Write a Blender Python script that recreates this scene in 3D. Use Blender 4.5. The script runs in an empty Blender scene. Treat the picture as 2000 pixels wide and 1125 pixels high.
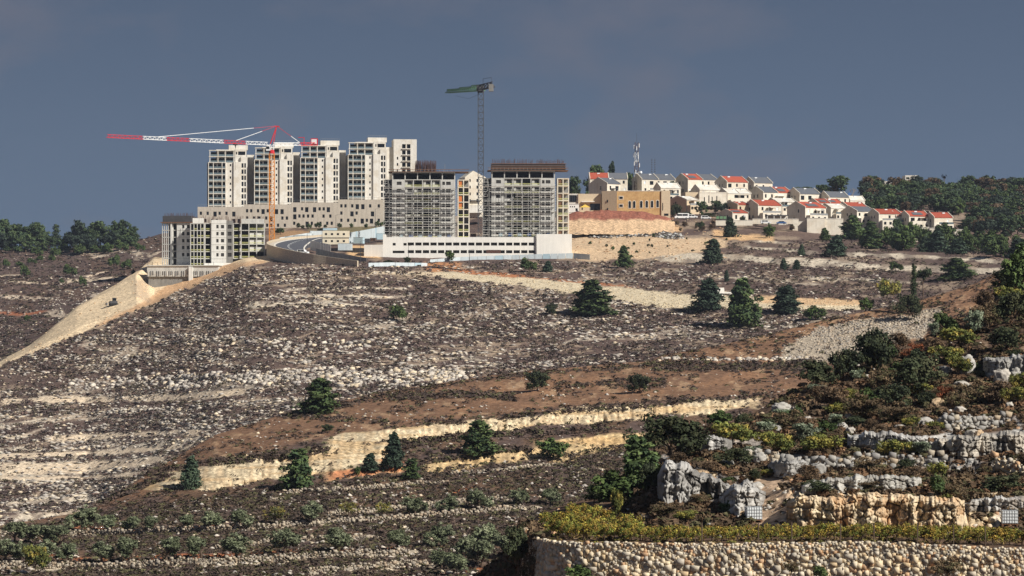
import bpy, math, random
import numpy as np
from mathutils import Vector, Matrix
random.seed(7)
SC = bpy.context.scene
COL = SC.collection
F = 5600.0          # focal length in photo pixels (2000 px wide)
EYE = 620.0         # photo row of the eye level
# ---------------------------------------------------------------- camera
cam = bpy.data.cameras.new('camera'); cam_o = bpy.data.objects.new('camera', cam); COL.objects.link(cam_o)
cam.sensor_width = 36.0; cam.lens = 36.0 * F / 2000.0
cam.shift_y = (EYE - 562.5) / 2000.0
cam.clip_start = 1.0; cam.clip_end = 60000.0
cam_o.location = (0, 0, 0); cam_o.rotation_euler = (math.radians(90), 0, 0)
SC.camera = cam_o
# ---------------------------------------------------------------- sun, sky, exposure
SUN_EL = math.radians(37); SUN_AZ = math.radians(52)      # azimuth: from straight behind the camera towards the right
tos = Vector((math.sin(SUN_AZ) * math.cos(SUN_EL), -math.cos(SUN_AZ) * math.cos(SUN_EL), math.sin(SUN_EL)))
sl = bpy.data.lights.new('sun', 'SUN'); sl.energy = 5.0; sl.angle = math.radians(0.5); sl.color = (1.0, 0.96, 0.895)
so = bpy.data.objects.new('sun', sl); COL.objects.link(so)
so.rotation_euler = tos.to_track_quat('Z', 'Y').to_euler(); so.location = (300, -300, 400)
W = bpy.data.worlds.new('World'); SC.world = W; W.use_nodes = True
def sky_world():
    nt = W.node_tree; N = nt.nodes; L = nt.links; N.clear()
    out = N.new('ShaderNodeOutputWorld'); bg = N.new('ShaderNodeBackground'); bg.inputs[1].default_value = 0.055
    L.new(bg.outputs[0], out.inputs[0])
    sk = N.new('ShaderNodeTexSky'); sk.sky_type = 'NISHITA'; sk.sun_disc = False
    sk.sun_elevation = SUN_EL; sk.sun_rotation = math.atan2(tos.x, tos.y); sk.air_density = 1.0; sk.dust_density = 0.4; sk.ozone_density = 2.0
    tc = N.new('ShaderNodeTexCoord')
    # a heavy slate-blue cloud deck lies over the whole clear sky
    mp = N.new('ShaderNodeMapping'); mp.inputs['Scale'].default_value = (9, 9, 17); L.new(tc.outputs['Generated'], mp.inputs[0])
    n1 = N.new('ShaderNodeTexNoise'); n1.inputs['Scale'].default_value = 1.5; n1.inputs['Detail'].default_value = 5; n1.inputs['Roughness'].default_value = .55
    L.new(mp.outputs[0], n1.inputs['Vector'])
    r1 = N.new('ShaderNodeValToRGB'); r1.color_ramp.elements[0].position = .49; r1.color_ramp.elements[1].position = .76
    L.new(n1.outputs[0], r1.inputs[0])
    sep = N.new('ShaderNodeSeparateXYZ'); L.new(tc.outputs['Generated'], sep.inputs[0])
    gr = N.new('ShaderNodeMapRange'); gr.inputs['From Min'].default_value = 0.02; gr.inputs['From Max'].default_value = .15
    L.new(sep.outputs['Z'], gr.inputs['Value'])
    low = N.new('ShaderNodeMix'); low.data_type = 'RGBA'
    low.inputs['A'].default_value = (1.62, 2.45, 4.0, 1); low.inputs['B'].default_value = (1.02, 1.42, 2.38, 1)
    L.new(gr.outputs[0], low.inputs['Factor'])
    cl = N.new('ShaderNodeMix'); cl.data_type = 'RGBA'; cl.inputs['B'].default_value = (2.3, 2.35, 3.15, 1)
    mu = N.new('ShaderNodeMath'); mu.operation = 'MULTIPLY'; mu.inputs[1].default_value = .9
    L.new(r1.outputs[0], mu.inputs[0]); L.new(mu.outputs[0], cl.inputs['Factor']); L.new(low.outputs['Result'], cl.inputs['A'])
    mx = N.new('ShaderNodeMix'); mx.data_type = 'RGBA'; mx.inputs['Factor'].default_value = .93
    L.new(sk.outputs[0], mx.inputs['A']); L.new(cl.outputs['Result'], mx.inputs['B'])
    L.new(mx.outputs['Result'], bg.inputs[0])
sky_world()
vs = SC.view_settings; vs.view_transform = 'Standard'; vs.look = 'None'; vs.gamma = 1.0; vs.exposure = 0.15; vs.use_curve_mapping = False
SC.cycles.max_bounces = 5; SC.cycles.diffuse_bounces = 2; SC.cycles.transparent_max_bounces = 6

# ---------------------------------------------------------------- helpers
def lin(r, g, b):
    f = lambda c: (c / 255 / 12.92) if c / 255 <= .04045 else ((c / 255 + .055) / 1.055) ** 2.4
    return np.array([f(r), f(g), f(b)])
def P(px, py, d):                       # photo pixel + distance -> world point
    return Vector(((px - 1000.0) * d / F, d, (EYE - py) * d / F))
def hash2(ix, iy, s):
    h = (ix.astype(np.int64) * 374761393 + iy.astype(np.int64) * 668265263 + s * 1442695041) & 0xffffffff
    h = ((h ^ (h >> 13)) * 1274126177) & 0xffffffff
    return ((h ^ (h >> 16)) & 0xffffff) / float(0xffffff)
def vn(x, y, s=0):
    x = np.asarray(x, float); y = np.asarray(y, float)
    xi = np.floor(x); yi = np.floor(y); u = x - xi; v = y - yi
    u = u * u * (3 - 2 * u); v = v * v * (3 - 2 * v)
    a = hash2(xi, yi, s); b = hash2(xi + 1, yi, s); c = hash2(xi, yi + 1, s); d = hash2(xi + 1, yi + 1, s)
    return (a * (1 - u) + b * u) * (1 - v) + (c * (1 - u) + d * u) * v
def fbm(x, y, s=0, o=4, g=.5):
    t = 0; a = 1; n = 0
    for k in range(o):
        t = t + a * vn(x * 2 ** k, y * 2 ** k, s + k * 17); n += a; a *= g
    return t / n
def sm(a, b, x):
    t = np.clip((x - a) / (b - a), 0, 1); return t * t * (3 - 2 * t)
def pl(pts):                            # polyline y(x)
    xs = [p[0] for p in pts]; ys = [p[1] for p in pts]
    return lambda x: np.interp(x, xs, ys)
def tag(o, label=None, cat=None, group=None, kind=None):
    if label: o['label'] = label
    if cat: o['category'] = cat
    if group: o['group'] = group
    if kind: o['kind'] = kind
    return o
def empty(name, loc, rz=0.0, label=None, cat=None, group=None):
    o = bpy.data.objects.new(name, None); COL.objects.link(o); o.location = loc; o.rotation_euler = (0, 0, rz)
    o.empty_display_size = .1
    return tag(o, label, cat, group)
def link(name, me, parent=None, loc=None, rz=0.0, s=None):
    o = bpy.data.objects.new(name, me); COL.objects.link(o)
    if parent is not None: o.parent = parent
    if loc is not None: o.location = loc
    if rz: o.rotation_euler = (0, 0, rz)
    if s is not None: o.scale = s if hasattr(s, '__len__') else (s, s, s)
    return o
def copy_tree(o, parent=None):
    c = o.copy(); COL.objects.link(c)
    if parent is not None: c.parent = parent
    for ch in o.children: copy_tree(ch, c)
    return c
def mesh_np(name, V, Fc, mat, col=None, smooth=False):
    me = bpy.data.meshes.new(name); V = np.asarray(V, np.float32); Fc = np.asarray(Fc, np.int32); k = Fc.shape[1]
    me.vertices.add(len(V)); me.vertices.foreach_set('co', V.ravel())
    me.loops.add(Fc.size); me.loops.foreach_set('vertex_index', Fc.ravel())
    me.polygons.add(len(Fc)); me.polygons.foreach_set('loop_start', np.arange(len(Fc), dtype=np.int32) * k)
    if smooth: me.polygons.foreach_set('use_smooth', np.ones(len(Fc), bool))
    me.update(calc_edges=True)
    if col is not None:
        a = me.color_attributes.new('col', 'FLOAT_COLOR', 'POINT')
        c = np.ones((len(V), 4), np.float32); c[:, :3] = col; a.data.foreach_set('color', c.ravel())
    me.materials.append(mat)
    return me
class MB:                               # collects boxes, bars, quads; becomes ONE mesh
    def __init__(s): s.v = []; s.f = []
    def quad(s, a, b, c, d):
        n = len(s.v); s.v += [tuple(a), tuple(b), tuple(c), tuple(d)]; s.f.append((n, n + 1, n + 2, n + 3)); return s
    def poly(s, pts):
        n = len(s.v); s.v += [tuple(p) for p in pts]; s.f.append(tuple(range(n, n + len(pts)))); return s
    def box(s, x0, x1, y0, y1, z0, z1):
        n = len(s.v)
        s.v += [(x0, y0, z0), (x1, y0, z0), (x1, y1, z0), (x0, y1, z0), (x0, y0, z1), (x1, y0, z1), (x1, y1, z1), (x0, y1, z1)]
        s.f += [tuple(n + i for i in q) for q in ((0, 1, 5, 4), (1, 2, 6, 5), (2, 3, 7, 6), (3, 0, 4, 7), (4, 5, 6, 7), (3, 2, 1, 0))]
        return s
    def prism(s, pts, z0, z1):          # plan polygon pts (counter-clockwise), extruded
        n = len(s.v); k = len(pts)
        s.v += [(p[0], p[1], z0) for p in pts] + [(p[0], p[1], z1) for p in pts]
        for i in range(k): j = (i + 1) % k; s.f.append((n + i, n + j, n + k + j, n + k + i))
        s.f.append(tuple(n + k + i for i in range(k))); s.f.append(tuple(n + k - 1 - i for i in range(k))); return s
    def bar(s, a, b, r, k=4, r2=None):
        a = Vector(a); b = Vector(b); d = (b - a)
        if d.length < 1e-6: return s
        d.normalize(); u = d.cross(Vector((0, 0, 1)) if abs(d.z) < .95 else Vector((1, 0, 0))).normalized(); w = d.cross(u)
        n = len(s.v); r2 = r if r2 is None else r2
        for (c, q) in ((a, r), (b, r2)):
            for i in range(k):
                t = 2 * math.pi * (i + .5) / k; s.v.append(tuple(c + u * (q * math.cos(t)) + w * (q * math.sin(t))))
        for i in range(k): j = (i + 1) % k; s.f.append((n + i, n + j, n + k + j, n + k + i))
        s.f.append(tuple(n + k - 1 - i for i in range(k))); s.f.append(tuple(n + k + i for i in range(k))); return s
    def wall(s, w, h, ops, t=.3, x0=0.0, y0=0.0, z0=0.0):
        """front wall in the xz plane (looking -y) with real openings ops=(x0,x1,z0,z1) and reveals of depth t"""
        xs = sorted({0.0, w} | {round(v, 4) for o in ops for v in o[:2]}); zs = sorted({0.0, h} | {round(v, 4) for o in ops for v in o[2:4]})
        for i in range(len(xs) - 1):
            run = None
            for j in range(len(zs) - 1):
                cx = (xs[i] + xs[i + 1]) / 2; cz = (zs[j] + zs[j + 1]) / 2
                inside = any(o[0] < cx < o[1] and o[2] < cz < o[3] for o in ops)
                if not inside:
                    if run is None: run = zs[j]
                if run is not None and (inside or j == len(zs) - 2):
                    zt = zs[j] if inside else zs[j + 1]
                    a, b = x0 + xs[i], x0 + xs[i + 1]
                    s.quad((a, y0, z0 + run), (b, y0, z0 + run), (b, y0, z0 + zt), (a, y0, z0 + zt)); run = None
        for o in ops:
            a, b, c, d = x0 + o[0], x0 + o[1], z0 + o[2], z0 + o[3]; y1 = y0 + t
            s.quad((a, y0, c), (a, y0, d), (a, y1, d), (a, y1, c)); s.quad((b, y0, d), (b, y0, c), (b, y1, c), (b, y1, d))
            s.quad((a, y0, c), (a, y1, c), (b, y1, c), (b, y0, c)); s.quad((a, y0, d), (b, y0, d), (b, y1, d), (a, y1, d))
        return s
    def mesh(s, name, mat, smooth=False):
        me = bpy.data.meshes.new(name); me.from_pydata(s.v, [], s.f); me.materials.append(mat)
        if smooth: me.polygons.foreach_set('use_smooth', [True] * len(me.polygons))
        me.update(); return me
    def build(s, name, mat, parent=None, loc=None, rz=0.0, smooth=False):
        return link(name, s.mesh(name, mat, smooth), parent, loc, rz)
# ---------------------------------------------------------------- materials
def mat(name, base, rough=.85, var=.18, scale=1.0, bump=0.0, spec=.3, metal=0.0, attr=False, var2=None, streak=0.0, rnd=0.0, objc=False, speck=0.0):
    m = bpy.data.materials.new(name); m.use_nodes = True; nt = m.node_tree; N = nt.nodes; L = nt.links
    b = N['Principled BSDF']; b.inputs['Roughness'].default_value = rough; b.inputs['Metallic'].default_value = metal
    b.inputs['Specular IOR Level'].default_value = spec
    tc = N.new('ShaderNodeTexCoord'); ge = N.new('ShaderNodeNewGeometry')
    src = tc.outputs['Object'] if objc else ge.outputs['Position']
    n = N.new('ShaderNodeTexNoise'); n.inputs['Scale'].default_value = scale; n.inputs['Detail'].default_value = 6; n.inputs['Roughness'].default_value = .65
    L.new(src, n.inputs['Vector'])
    mr = N.new('ShaderNodeMapRange'); mr.inputs['From Min'].default_value = .25; mr.inputs['From Max'].default_value = .75
    mr.inputs['To Min'].default_value = 1 - var; mr.inputs['To Max'].default_value = 1 + var; L.new(n.outputs[0], mr.inputs['Value'])
    if attr: c = N.new('ShaderNodeVertexColor'); c.layer_name = 'col'; cs = c.outputs[0]
    else:
        c = N.new('ShaderNodeRGB'); c.outputs[0].default_value = (*base, 1); cs = c.outputs[0]
    if var2 is not None:                # second tone in patches
        n2 = N.new('ShaderNodeTexNoise'); n2.inputs['Scale'].default_value = scale * .37; n2.inputs['Detail'].default_value = 4; L.new(src, n2.inputs['Vector'])
        rp = N.new('ShaderNodeValToRGB'); rp.color_ramp.elements[0].position = .45; rp.color_ramp.elements[1].position = .62; L.new(n2.outputs[0], rp.inputs[0])
        mx = N.new('ShaderNodeMix'); mx.data_type = 'RGBA'; mx.inputs['B'].default_value = (*var2, 1)
        L.new(rp.outputs[0], mx.inputs['Factor']); L.new(cs, mx.inputs['A']); cs = mx.outputs['Result']
    val = mr.outputs[0]
    if streak:
        mp = N.new('ShaderNodeMapping'); mp.inputs['Scale'].default_value = (1.2, 1.2, .12); L.new(src, mp.inputs[0])
        n3 = N.new('ShaderNodeTexNoise'); n3.inputs['Scale'].default_value = 1.0; n3.inputs['Detail'].default_value = 5; L.new(mp.outputs[0], n3.inputs['Vector'])
        m3 = N.new('ShaderNodeMapRange'); m3.inputs['From Min'].default_value = .3; m3.inputs['From Max'].default_value = .7; m3.inputs['To Min'].default_value = 1 - streak; m3.inputs['To Max'].default_value = 1 + streak * .4
        L.new(n3.outputs[0], m3.inputs['Value'])
        mm = N.new('ShaderNodeMath'); mm.operation = 'MULTIPLY'; L.new(val, mm.inputs[0]); L.new(m3.outputs[0], mm.inputs[1]); val = mm.outputs[0]
    if speck:                           # grain of pebbles and twigs too small to be built
        vo = N.new('ShaderNodeTexVoronoi'); vo.inputs['Scale'].default_value = 2.1; mp2 = N.new('ShaderNodeMapping'); mp2.inputs['Scale'].default_value = (.8, .9, 1.1); L.new(src, mp2.inputs[0]); L.new(mp2.outputs[0], vo.inputs['Vector'])
        sx = N.new('ShaderNodeSeparateXYZ'); L.new(vo.outputs['Color'], sx.inputs[0])
        m5 = N.new('ShaderNodeMapRange'); m5.inputs['To Min'].default_value = 1 - speck; m5.inputs['To Max'].default_value = 1 + speck * 1.2; L.new(sx.outputs['X'], m5.inputs['Value'])
        mm = N.new('ShaderNodeMath'); mm.operation = 'MULTIPLY'; L.new(val, mm.inputs[0]); L.new(m5.outputs[0], mm.inputs[1]); val = mm.outputs[0]
    if rnd:
        oi = N.new('ShaderNodeObjectInfo'); m4 = N.new('ShaderNodeMapRange'); m4.inputs['To Min'].default_value = 1 - rnd; m4.inputs['To Max'].default_value = 1 + rnd
        L.new(oi.outputs['Random'], m4.inputs['Value'])
        mm = N.new('ShaderNodeMath'); mm.operation = 'MULTIPLY'; L.new(val, mm.inputs[0]); L.new(m4.outputs[0], mm.inputs[1]); val = mm.outputs[0]
    vm = N.new('ShaderNodeVectorMath'); vm.operation = 'SCALE'; L.new(cs, vm.inputs[0]); L.new(val, vm.inputs['Scale'])
    L.new(vm.outputs[0], b.inputs['Base Color'])
    if bump:
        bp = N.new('ShaderNodeBump'); bp.inputs['Strength'].default_value = min(1, bump); bp.inputs['Distance'].default_value = .25 / scale
        L.new(n.outputs[0], bp.inputs['Height']); L.new(bp.outputs[0], b.inputs['Normal'])
    return m
# ================================================================ TERRAIN
M = {}
M['ground'] = mat('hill_ground', (.2, .15, .1), rough=.95, var=.35, scale=.9, bump=.6, spec=.1, attr=True, speck=.32)
M['rock'] = mat('limestone', (.4, .37, .32), rough=.92, var=.28, scale=1.3, bump=.5, spec=.15, attr=True)
M['shrub'] = mat('dry_shrub', (.05, .04, .035), rough=.95, var=.45, scale=1.1, spec=.05, attr=True)
# photo-space helper fields -------------------------------------------------
DARK = lin(96, 80, 73); SOIL = lin(150, 116, 90); LIME = lin(202, 188, 166); CREAM = lin(216, 194, 156); YEL = lin(206, 170, 112)
SAND = lin(222, 190, 148); ORNG = lin(196, 138, 92); RED = lin(150, 92, 66); BROWN = lin(128, 98, 76); GREY = lin(176, 170, 160)
def blurx(D, w):
    k = np.hanning(w + 2)[1:-1]; k /= k.sum(); p = np.pad(D, ((0, 0), (w // 2, w // 2)), mode='edge')
    return np.stack([np.convolve(r, k, 'valid') for r in p])
class Sheet:
    """hill surface through contour lines given as (x, y, distance); distance grows quickly on treads and hardly on risers"""
    def __init__(s, name, x0, x1, nx, cons, nrow, rate, zn=(.5, .05), back=(60, 25), xs=None, bx=9, hp=41):
        s.xs = np.linspace(x0, x1, nx) if xs is None else xs; nx = len(s.xs)
        Y = []; D = []; DL = []
        for k in range(len(cons) - 1):
            a, b = cons[k], cons[k + 1]
            ya = np.interp(s.xs, [p[0] for p in a], [p[1] for p in a]); yb = np.interp(s.xs, [p[0] for p in b], [p[1] for p in b])
            da = np.interp(s.xs, [p[0] for p in a], [p[2] for p in a]); db = np.interp(s.xs, [p[0] for p in b], [p[2] for p in b])
            n = nrow[k]; t = np.linspace(0, 1, n + 1)[:, None]
            y = ya + (yb - ya) * t
            r = rate(np.broadcast_to(s.xs, y.shape), y); r = (r[1:] + r[:-1]) / 2
            c = np.vstack([np.zeros((1, nx)), np.cumsum(r, 0)]); c = c / c[-1]
            d = da + (db - da) * c; l_ = da + (db - da) * t; DL.append(l_[:-1] if k < len(cons) - 2 else l_)
            Y.append(y[:-1] if k < len(cons) - 2 else y); D.append(d[:-1] if k < len(cons) - 2 else d)
        s.Y = np.vstack(Y); DL = np.vstack(DL); dv = np.vstack(D) - DL; dv = dv - blurx(dv.T, hp).T; s.D = blurx(np.maximum.accumulate(DL + dv, 0), bx); s.X = np.broadcast_to(s.xs, s.Y.shape)
        s.wx = (s.X - 1000) * s.D / F; s.wz = (EYE - s.Y) * s.D / F
        a, fr = zn
        s.wz = s.wz + a * (fbm(s.wx * fr, s.D * fr, 3, 5, .6) - .5) * 2 * np.clip((s.D - s.D.min()) / 5, 0, 1)
        s.back = back
        s.col = np.ones(s.Y.shape + (3,)) * DARK
        s.name = name
    def paint(s, m, c):
        m = np.clip(m, 0, 1)[..., None]; s.col = s.col * (1 - m) + np.asarray(c) * m
    def build(s, material=None):
        nr, nx = s.Y.shape
        wx, wy, wz = s.wx, s.D, s.wz; col = s.col
        nb = 3
        for k in range(1, nb + 1):          # the far side of the ridge
            wx = np.vstack([wx, (s.X[-1] - 1000) * (s.D[-1] + s.back[0] * k) / F]); wy = np.vstack([wy, s.D[-1] + s.back[0] * k])
            wz = np.vstack([wz, s.wz[-1] - s.back[1] * k * (.35 + .22 * k)]); col = np.concatenate([col, col[-1:]], 0)
        nr += nb
        V = np.stack([wx, wy, wz], -1).reshape(-1, 3)
        i = np.arange(nr - 1)[:, None] * nx + np.arange(nx - 1)[None]
        Fq = np.stack([i, i + 1, i + nx + 1, i + nx], -1).reshape(-1, 4)
        o = link(s.name, mesh_np(s.name, V, Fq, material or M['ground'], col.reshape(-1, 3), smooth=True)); tag(o, kind='structure')
        return o
    def at(s, px, py):
        """world points of photo positions lying on this sheet (arrays)"""
        px = np.atleast_1d(np.asarray(px, float)); py = np.atleast_1d(np.asarray(py, float))
        u = np.clip((px - s.xs[0]) / (s.xs[-1] - s.xs[0]) * (len(s.xs) - 1), 0, len(s.xs) - 1.001); ci = u.astype(int); fr = u - ci
        out = np.zeros((len(px), 3))
        lo = np.zeros(len(px), int); hi = np.full(len(px), s.Y.shape[0] - 1)
        yc = lambda r: s.Y[r, ci] * (1 - fr) + s.Y[r, ci + 1] * fr
        for _ in range(11):
            mid = (lo + hi) // 2; g = yc(mid) > py; lo = np.where(g, mid, lo); hi = np.where(g, hi, mid)
        hi = np.maximum(hi, lo + 1); hi = np.minimum(hi, s.Y.shape[0] - 1); lo = hi - 1
        ya, yb = yc(lo), yc(hi); t = np.clip((ya - py) / np.maximum(ya - yb, 1e-6), 0, 1)
        for k, A in enumerate((s.wx, s.D, s.wz)):
            a = A[lo, ci] * (1 - fr) + A[lo, ci + 1] * fr; b = A[hi, ci] * (1 - fr) + A[hi, ci + 1] * fr; out[:, k] = a * (1 - t) + b * t
        return out
    def pt(s, px, py): return Vector(s.at(px, py)[0])
    def ylim(s, px):
        return np.interp(px, s.xs, s.Y[0]), np.interp(px, s.xs, s.Y[-1])
def strip(x, y, pts, th, s=0, rag=3.0):     # soft ragged band along a polyline; y grows downwards
    c = np.interp(x, [p[0] for p in pts], [p[1] for p in pts]); inx = sm(pts[0][0] - 14, pts[0][0] + 14, x) * (1 - sm(pts[-1][0] - 14, pts[-1][0] + 14, x))
    w = (fbm(x * .05, y * .12, 50 + s, 3) - .5) * 2 * rag; q = np.abs(y + w - c)
    return inx * (1 - sm(th * .5 - 1.5, th * .5 + 1.5, q + (fbm(x * .02, y * .02, 90 + s, 2) - .5) * th * .7))
def zone(x, y, top, bot, soft=2.5, s=0, rag=6.0):
    w = (fbm(x * .04, y * .08, 30 + s, 4) - .5) * 2 * rag
    t = np.interp(x, [p[0] for p in top], [p[1] for p in top]); b = np.interp(x, [p[0] for p in bot], [p[1] for p in bot])
    xe = sm(top[0][0] - 6, top[0][0] + 6, x + w) * (1 - sm(top[-1][0] - 6, top[-1][0] + 6, x + w))
    return xe * sm(-soft, soft, y + w - t) * (1 - sm(-soft, soft, y + w - b))
def ledge(x, y, fx, fy, th, s, tilt=0.0):   # strata: contour-following bands, 1 on a riser
    yy = y + tilt * x + (fbm(x * .006, y * .01, s + 5, 3) - .5) * 46
    n = fbm(x * fx, yy * fy, s, 3, .55); return sm(th, th + .05, n)

# ---- A: far hill on the left
A_TOP = [(-150, 487, 1750), (0, 486, 1750), (100, 487, 1760), (200, 479, 1770), (280, 466, 1780), (320, 457, 1790), (460, 446, 1800)]
A_BOT = [(-150, 800, 1130), (0, 745, 1160), (150, 640, 1240), (300, 565, 1340), (460, 520, 1420)]
A_MID = [(-150, 560, 1480), (0, 560, 1480), (150, 545, 1500), (300, 520, 1540), (460, 480, 1620)]
A_led = lambda x, y: ledge(x, y, .006, .075, .6, 11, .03)
A = Sheet('far_hill', -150, 460, 240, [A_BOT, A_MID, A_TOP], [110, 60], lambda x, y: 1.0 - .8 * A_led(x, y), zn=(1.0, .03))
m = fbm(A.X * .02, A.Y * .05, 4, 4); A.paint(sm(.45, .7, m) * .5, lin(100, 78, 62))
A.paint(A_led(A.X, A.Y) * sm(.42, .6, fbm(A.X * .03, A.Y * .06, 9, 3)), lin(190, 172, 150))
A.paint(strip(A.X, A.Y, [(10, 552), (100, 553), (180, 545), (240, 543)], 5, 1), lin(205, 186, 160))
A.paint(strip(A.X, A.Y, [(-20, 611), (40, 612), (85, 607)], 5, 2), lin(165, 105, 75))
A.build()
# ---- B: the main hill with the building sites
B0 = [(-150, 1075, 770), (0, 1052, 770), (170, 1042, 775), (300, 965, 780), (420, 892, 785), (560, 848, 795), (750, 806, 810), (1000, 770, 820), (1280, 742, 830), (1600, 690, 840), (1800, 640, 850), (2150, 560, 860)]
B1 = [(-150, 765, 1000), (0, 714, 1010), (150, 640, 1040), (300, 592, 1060), (400, 556, 1065), (500, 526, 1055), (600, 526, 1050), (700, 527, 1050), (850, 542, 1040), (1000, 563, 1015), (1200, 588, 985), (1500, 604, 950), (1800, 590, 950), (2150, 530, 960)]
B2 = [(-150, 762, 1020), (0, 710, 1030), (60, 677, 1050), (100, 645, 1070), (150, 603, 1100), (200, 575, 1130), (235, 553, 1150), (268, 537, 1160), (284, 571, 1156), (300, 580, 1156), (340, 568, 1158), (400, 546, 1158), (450, 529, 1140), (480, 518, 1125), (520, 517, 1120), (620, 519, 1100), (720, 520, 1110), (840, 512, 1160), (1120, 503, 1172), (1300, 505, 1150), (1500, 506, 1120), (1800, 505, 1100), (2150, 490, 1100)]
B3 = [(-150, 760, 1030), (0, 708, 1040), (60, 675, 1060), (100, 643, 1080), (150, 601, 1110), (200, 573, 1140), (235, 551, 1160), (270, 531, 1190), (286, 524, 1205), (300, 516, 1225), (400, 500, 1240), (470, 488, 1250), (520, 470, 1290), (620, 470, 1300), (750, 470, 1290), (950, 462, 1270), (1120, 460, 1265), (1300, 452, 1262), (1500, 463, 1250), (1700, 478, 1250), (1900, 480, 1280), (2150, 478, 1330)]
B4 = [(-150, 758, 1040), (0, 706, 1050), (60, 673, 1070), (100, 641, 1090), (150, 599, 1120), (200, 571, 1150), (235, 549, 1170), (270, 529, 1200), (300, 500, 1290), (405, 446, 1400), (750, 436, 1420), (900, 420, 1390), (1110, 412, 1345), (1160, 394, 1400), (1300, 381, 1430), (1400, 379, 1440), (1500, 380, 1480), (1650, 385, 1560), (1750, 377, 1650), (1900, 372, 1700), (2150, 362, 1750)]
def B_led(x, y):
    low = sm(760, 830, y) * (1 - sm(420, 620, x))
    base = ledge(x, y, .0045, .085, .60, 21, .05) * .55 + ledge(x, y, .004, .10, .53, 22, .06) * low
    e = np.zeros_like(x)
    for (p, th, k) in RIGHT_BANDS: e = np.maximum(e, strip(x, y, p, th, k))
    return np.clip(np.maximum(base * (1 - sm(640, 560, y)) * 1.0, e), 0, 1)
RIGHT_BANDS = [([(1225, 502), (1375, 503), (1409, 502), (1520, 510), (1610, 514), (1700, 520), (1820, 526), (1970, 530)], 13, 1),
  ([(1574, 493), (1700, 498), (1835, 503), (1960, 510)], 7, 2), ([(1455, 482), (1500, 486), (1560, 490)], 5, 3),
  ([(1560, 544), (1700, 546), (1800, 552)], 5, 4), ([(1220, 535), (1290, 536)], 6, 5), ([(1470, 470), (1540, 474)], 4, 6), ([(1380, 540), (1500, 546), (1600, 556)], 4, 7),
  ([(0, 783), (120, 780), (300, 778), (480, 765)], 12, 8), ([(90, 858), (250, 850), (420, 842)], 11, 9), ([(0, 890), (150, 888), (380, 872), (470, 850)], 9, 10),
  ([(0, 918), (150, 912), (330, 900)], 24, 11), ([(0, 935), (200, 932), (300, 922)], 8, 12), ([(0, 985), (100, 978), (190, 970)], 12, 13), ([(0, 1010), (170, 1000)], 10, 14),
  ([(560, 566), (680, 562), (790, 564)], 5, 15), ([(560, 581), (700, 577), (800, 580)], 5, 16), ([(480, 596), (600, 592), (720, 596)], 8, 17), ([(350, 742), (520, 736), (720, 735), (900, 732)], 15, 18), ([(700, 640), (820, 638), (960, 646)], 4, 19)]
B = Sheet('main_hill', -150, 2150, 740, [B0, B1, B2, B3, B4], [210, 36, 36, 24], lambda x, y: 1.0 - .86 * B_led(x, y), zn=(.55, .09), back=(150, 16), bx=13, hp=31)
x, y = B.X, B.Y
led = B_led(x, y)
B.paint(sm(.5, .7, fbm(x * .012, y * .05, 61, 4)) * .55, lin(120, 100, 88))
B.paint(sm(.52, .66, fbm(x * .02, y * .14, 62, 4)) * .7, lin(166, 146, 124))
B.paint(led * (.35 + .65 * sm(.38, .55, fbm(x * .04, y * .1, 63, 3))), LIME)
for k in (8, 9, 10, 11, 12): B.paint(strip(x, y, RIGHT_BANDS[k - 1][0], RIGHT_BANDS[k - 1][1] * .8, k) * .8, lin(222, 200, 170))
# cream rubble embankment below the sites, red strip over it
EMB_T = [(850, 528), (1000, 541), (1137, 553), (1262, 567), (1362, 576), (1480, 580), (1600, 584), (1690, 592)]
EMB_B = [(850, 540), (1000, 556), (1137, 576), (1275, 600), (1362, 604), (1480, 604), (1690, 606)]
emb = zone(x, y, EMB_T, EMB_B, 2, 5, 4)
B.paint(emb, lin(206, 190, 160)); B.paint(zone(x, y, [(1480, 578), (1690, 586)], [(1480, 592), (1690, 598)], 2, 6, 3), lin(214, 178, 136))
B.paint(zone(x, y, [(720, 528), (860, 532)], [(720, 535), (860, 541)], 1.5, 6, 2), lin(210, 190, 160))
B.paint(strip(x, y, [(860, 526), (1000, 538), (1120, 549), (1240, 560)], 5, 31), lin(176, 118, 82))
for (t, b, c, k) in [([(1100, 452), (1300, 458), (1420, 470)], [(1100, 506), (1210, 510), (1420, 484)], lin(206, 178, 144), 41),
                     ([(1100, 424), (1290, 430), (1330, 440)], [(1100, 456), (1290, 456), (1330, 452)], lin(208, 172, 132), 42),
                     ([(1105, 408), (1310, 416)], [(1105, 426), (1310, 430)], lin(150, 92, 72), 43),
                     ([(1395, 452), (1510, 462)], [(1395, 466), (1510, 472)], lin(210, 172, 128), 44),
                     ([(680, 478), (745, 486)], [(680, 500), (745, 506)], lin(214, 176, 130), 45),
                     ([(830, 512), (900, 512)], [(830, 530), (900, 530)], lin(186, 134, 94), 46),
                     ([(600, 446), (760, 440)], [(600, 462), (760, 464)], lin(120, 110, 82), 47), ([(530, 452), (640, 448)], [(530, 474), (640, 466)], lin(160, 128, 96), 48)]:
    B.paint(zone(x, y, t, b, 2, k, 5), c)
SP_T = [(-150, 760), (0, 706), (60, 670), (100, 640), (150, 596), (200, 566), (235, 545), (270, 525), (300, 505), (400, 505), (470, 505), (530, 500)]
SP_B = [(-150, 766), (0, 716), (120, 668), (200, 634), (270, 606), (340, 574), (400, 548), (450, 530), (500, 516), (530, 512)]
spill = zone(x, y, SP_T, SP_B, 1.5, 7, 4); B.paint(spill, lin(224, 200, 164))
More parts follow.
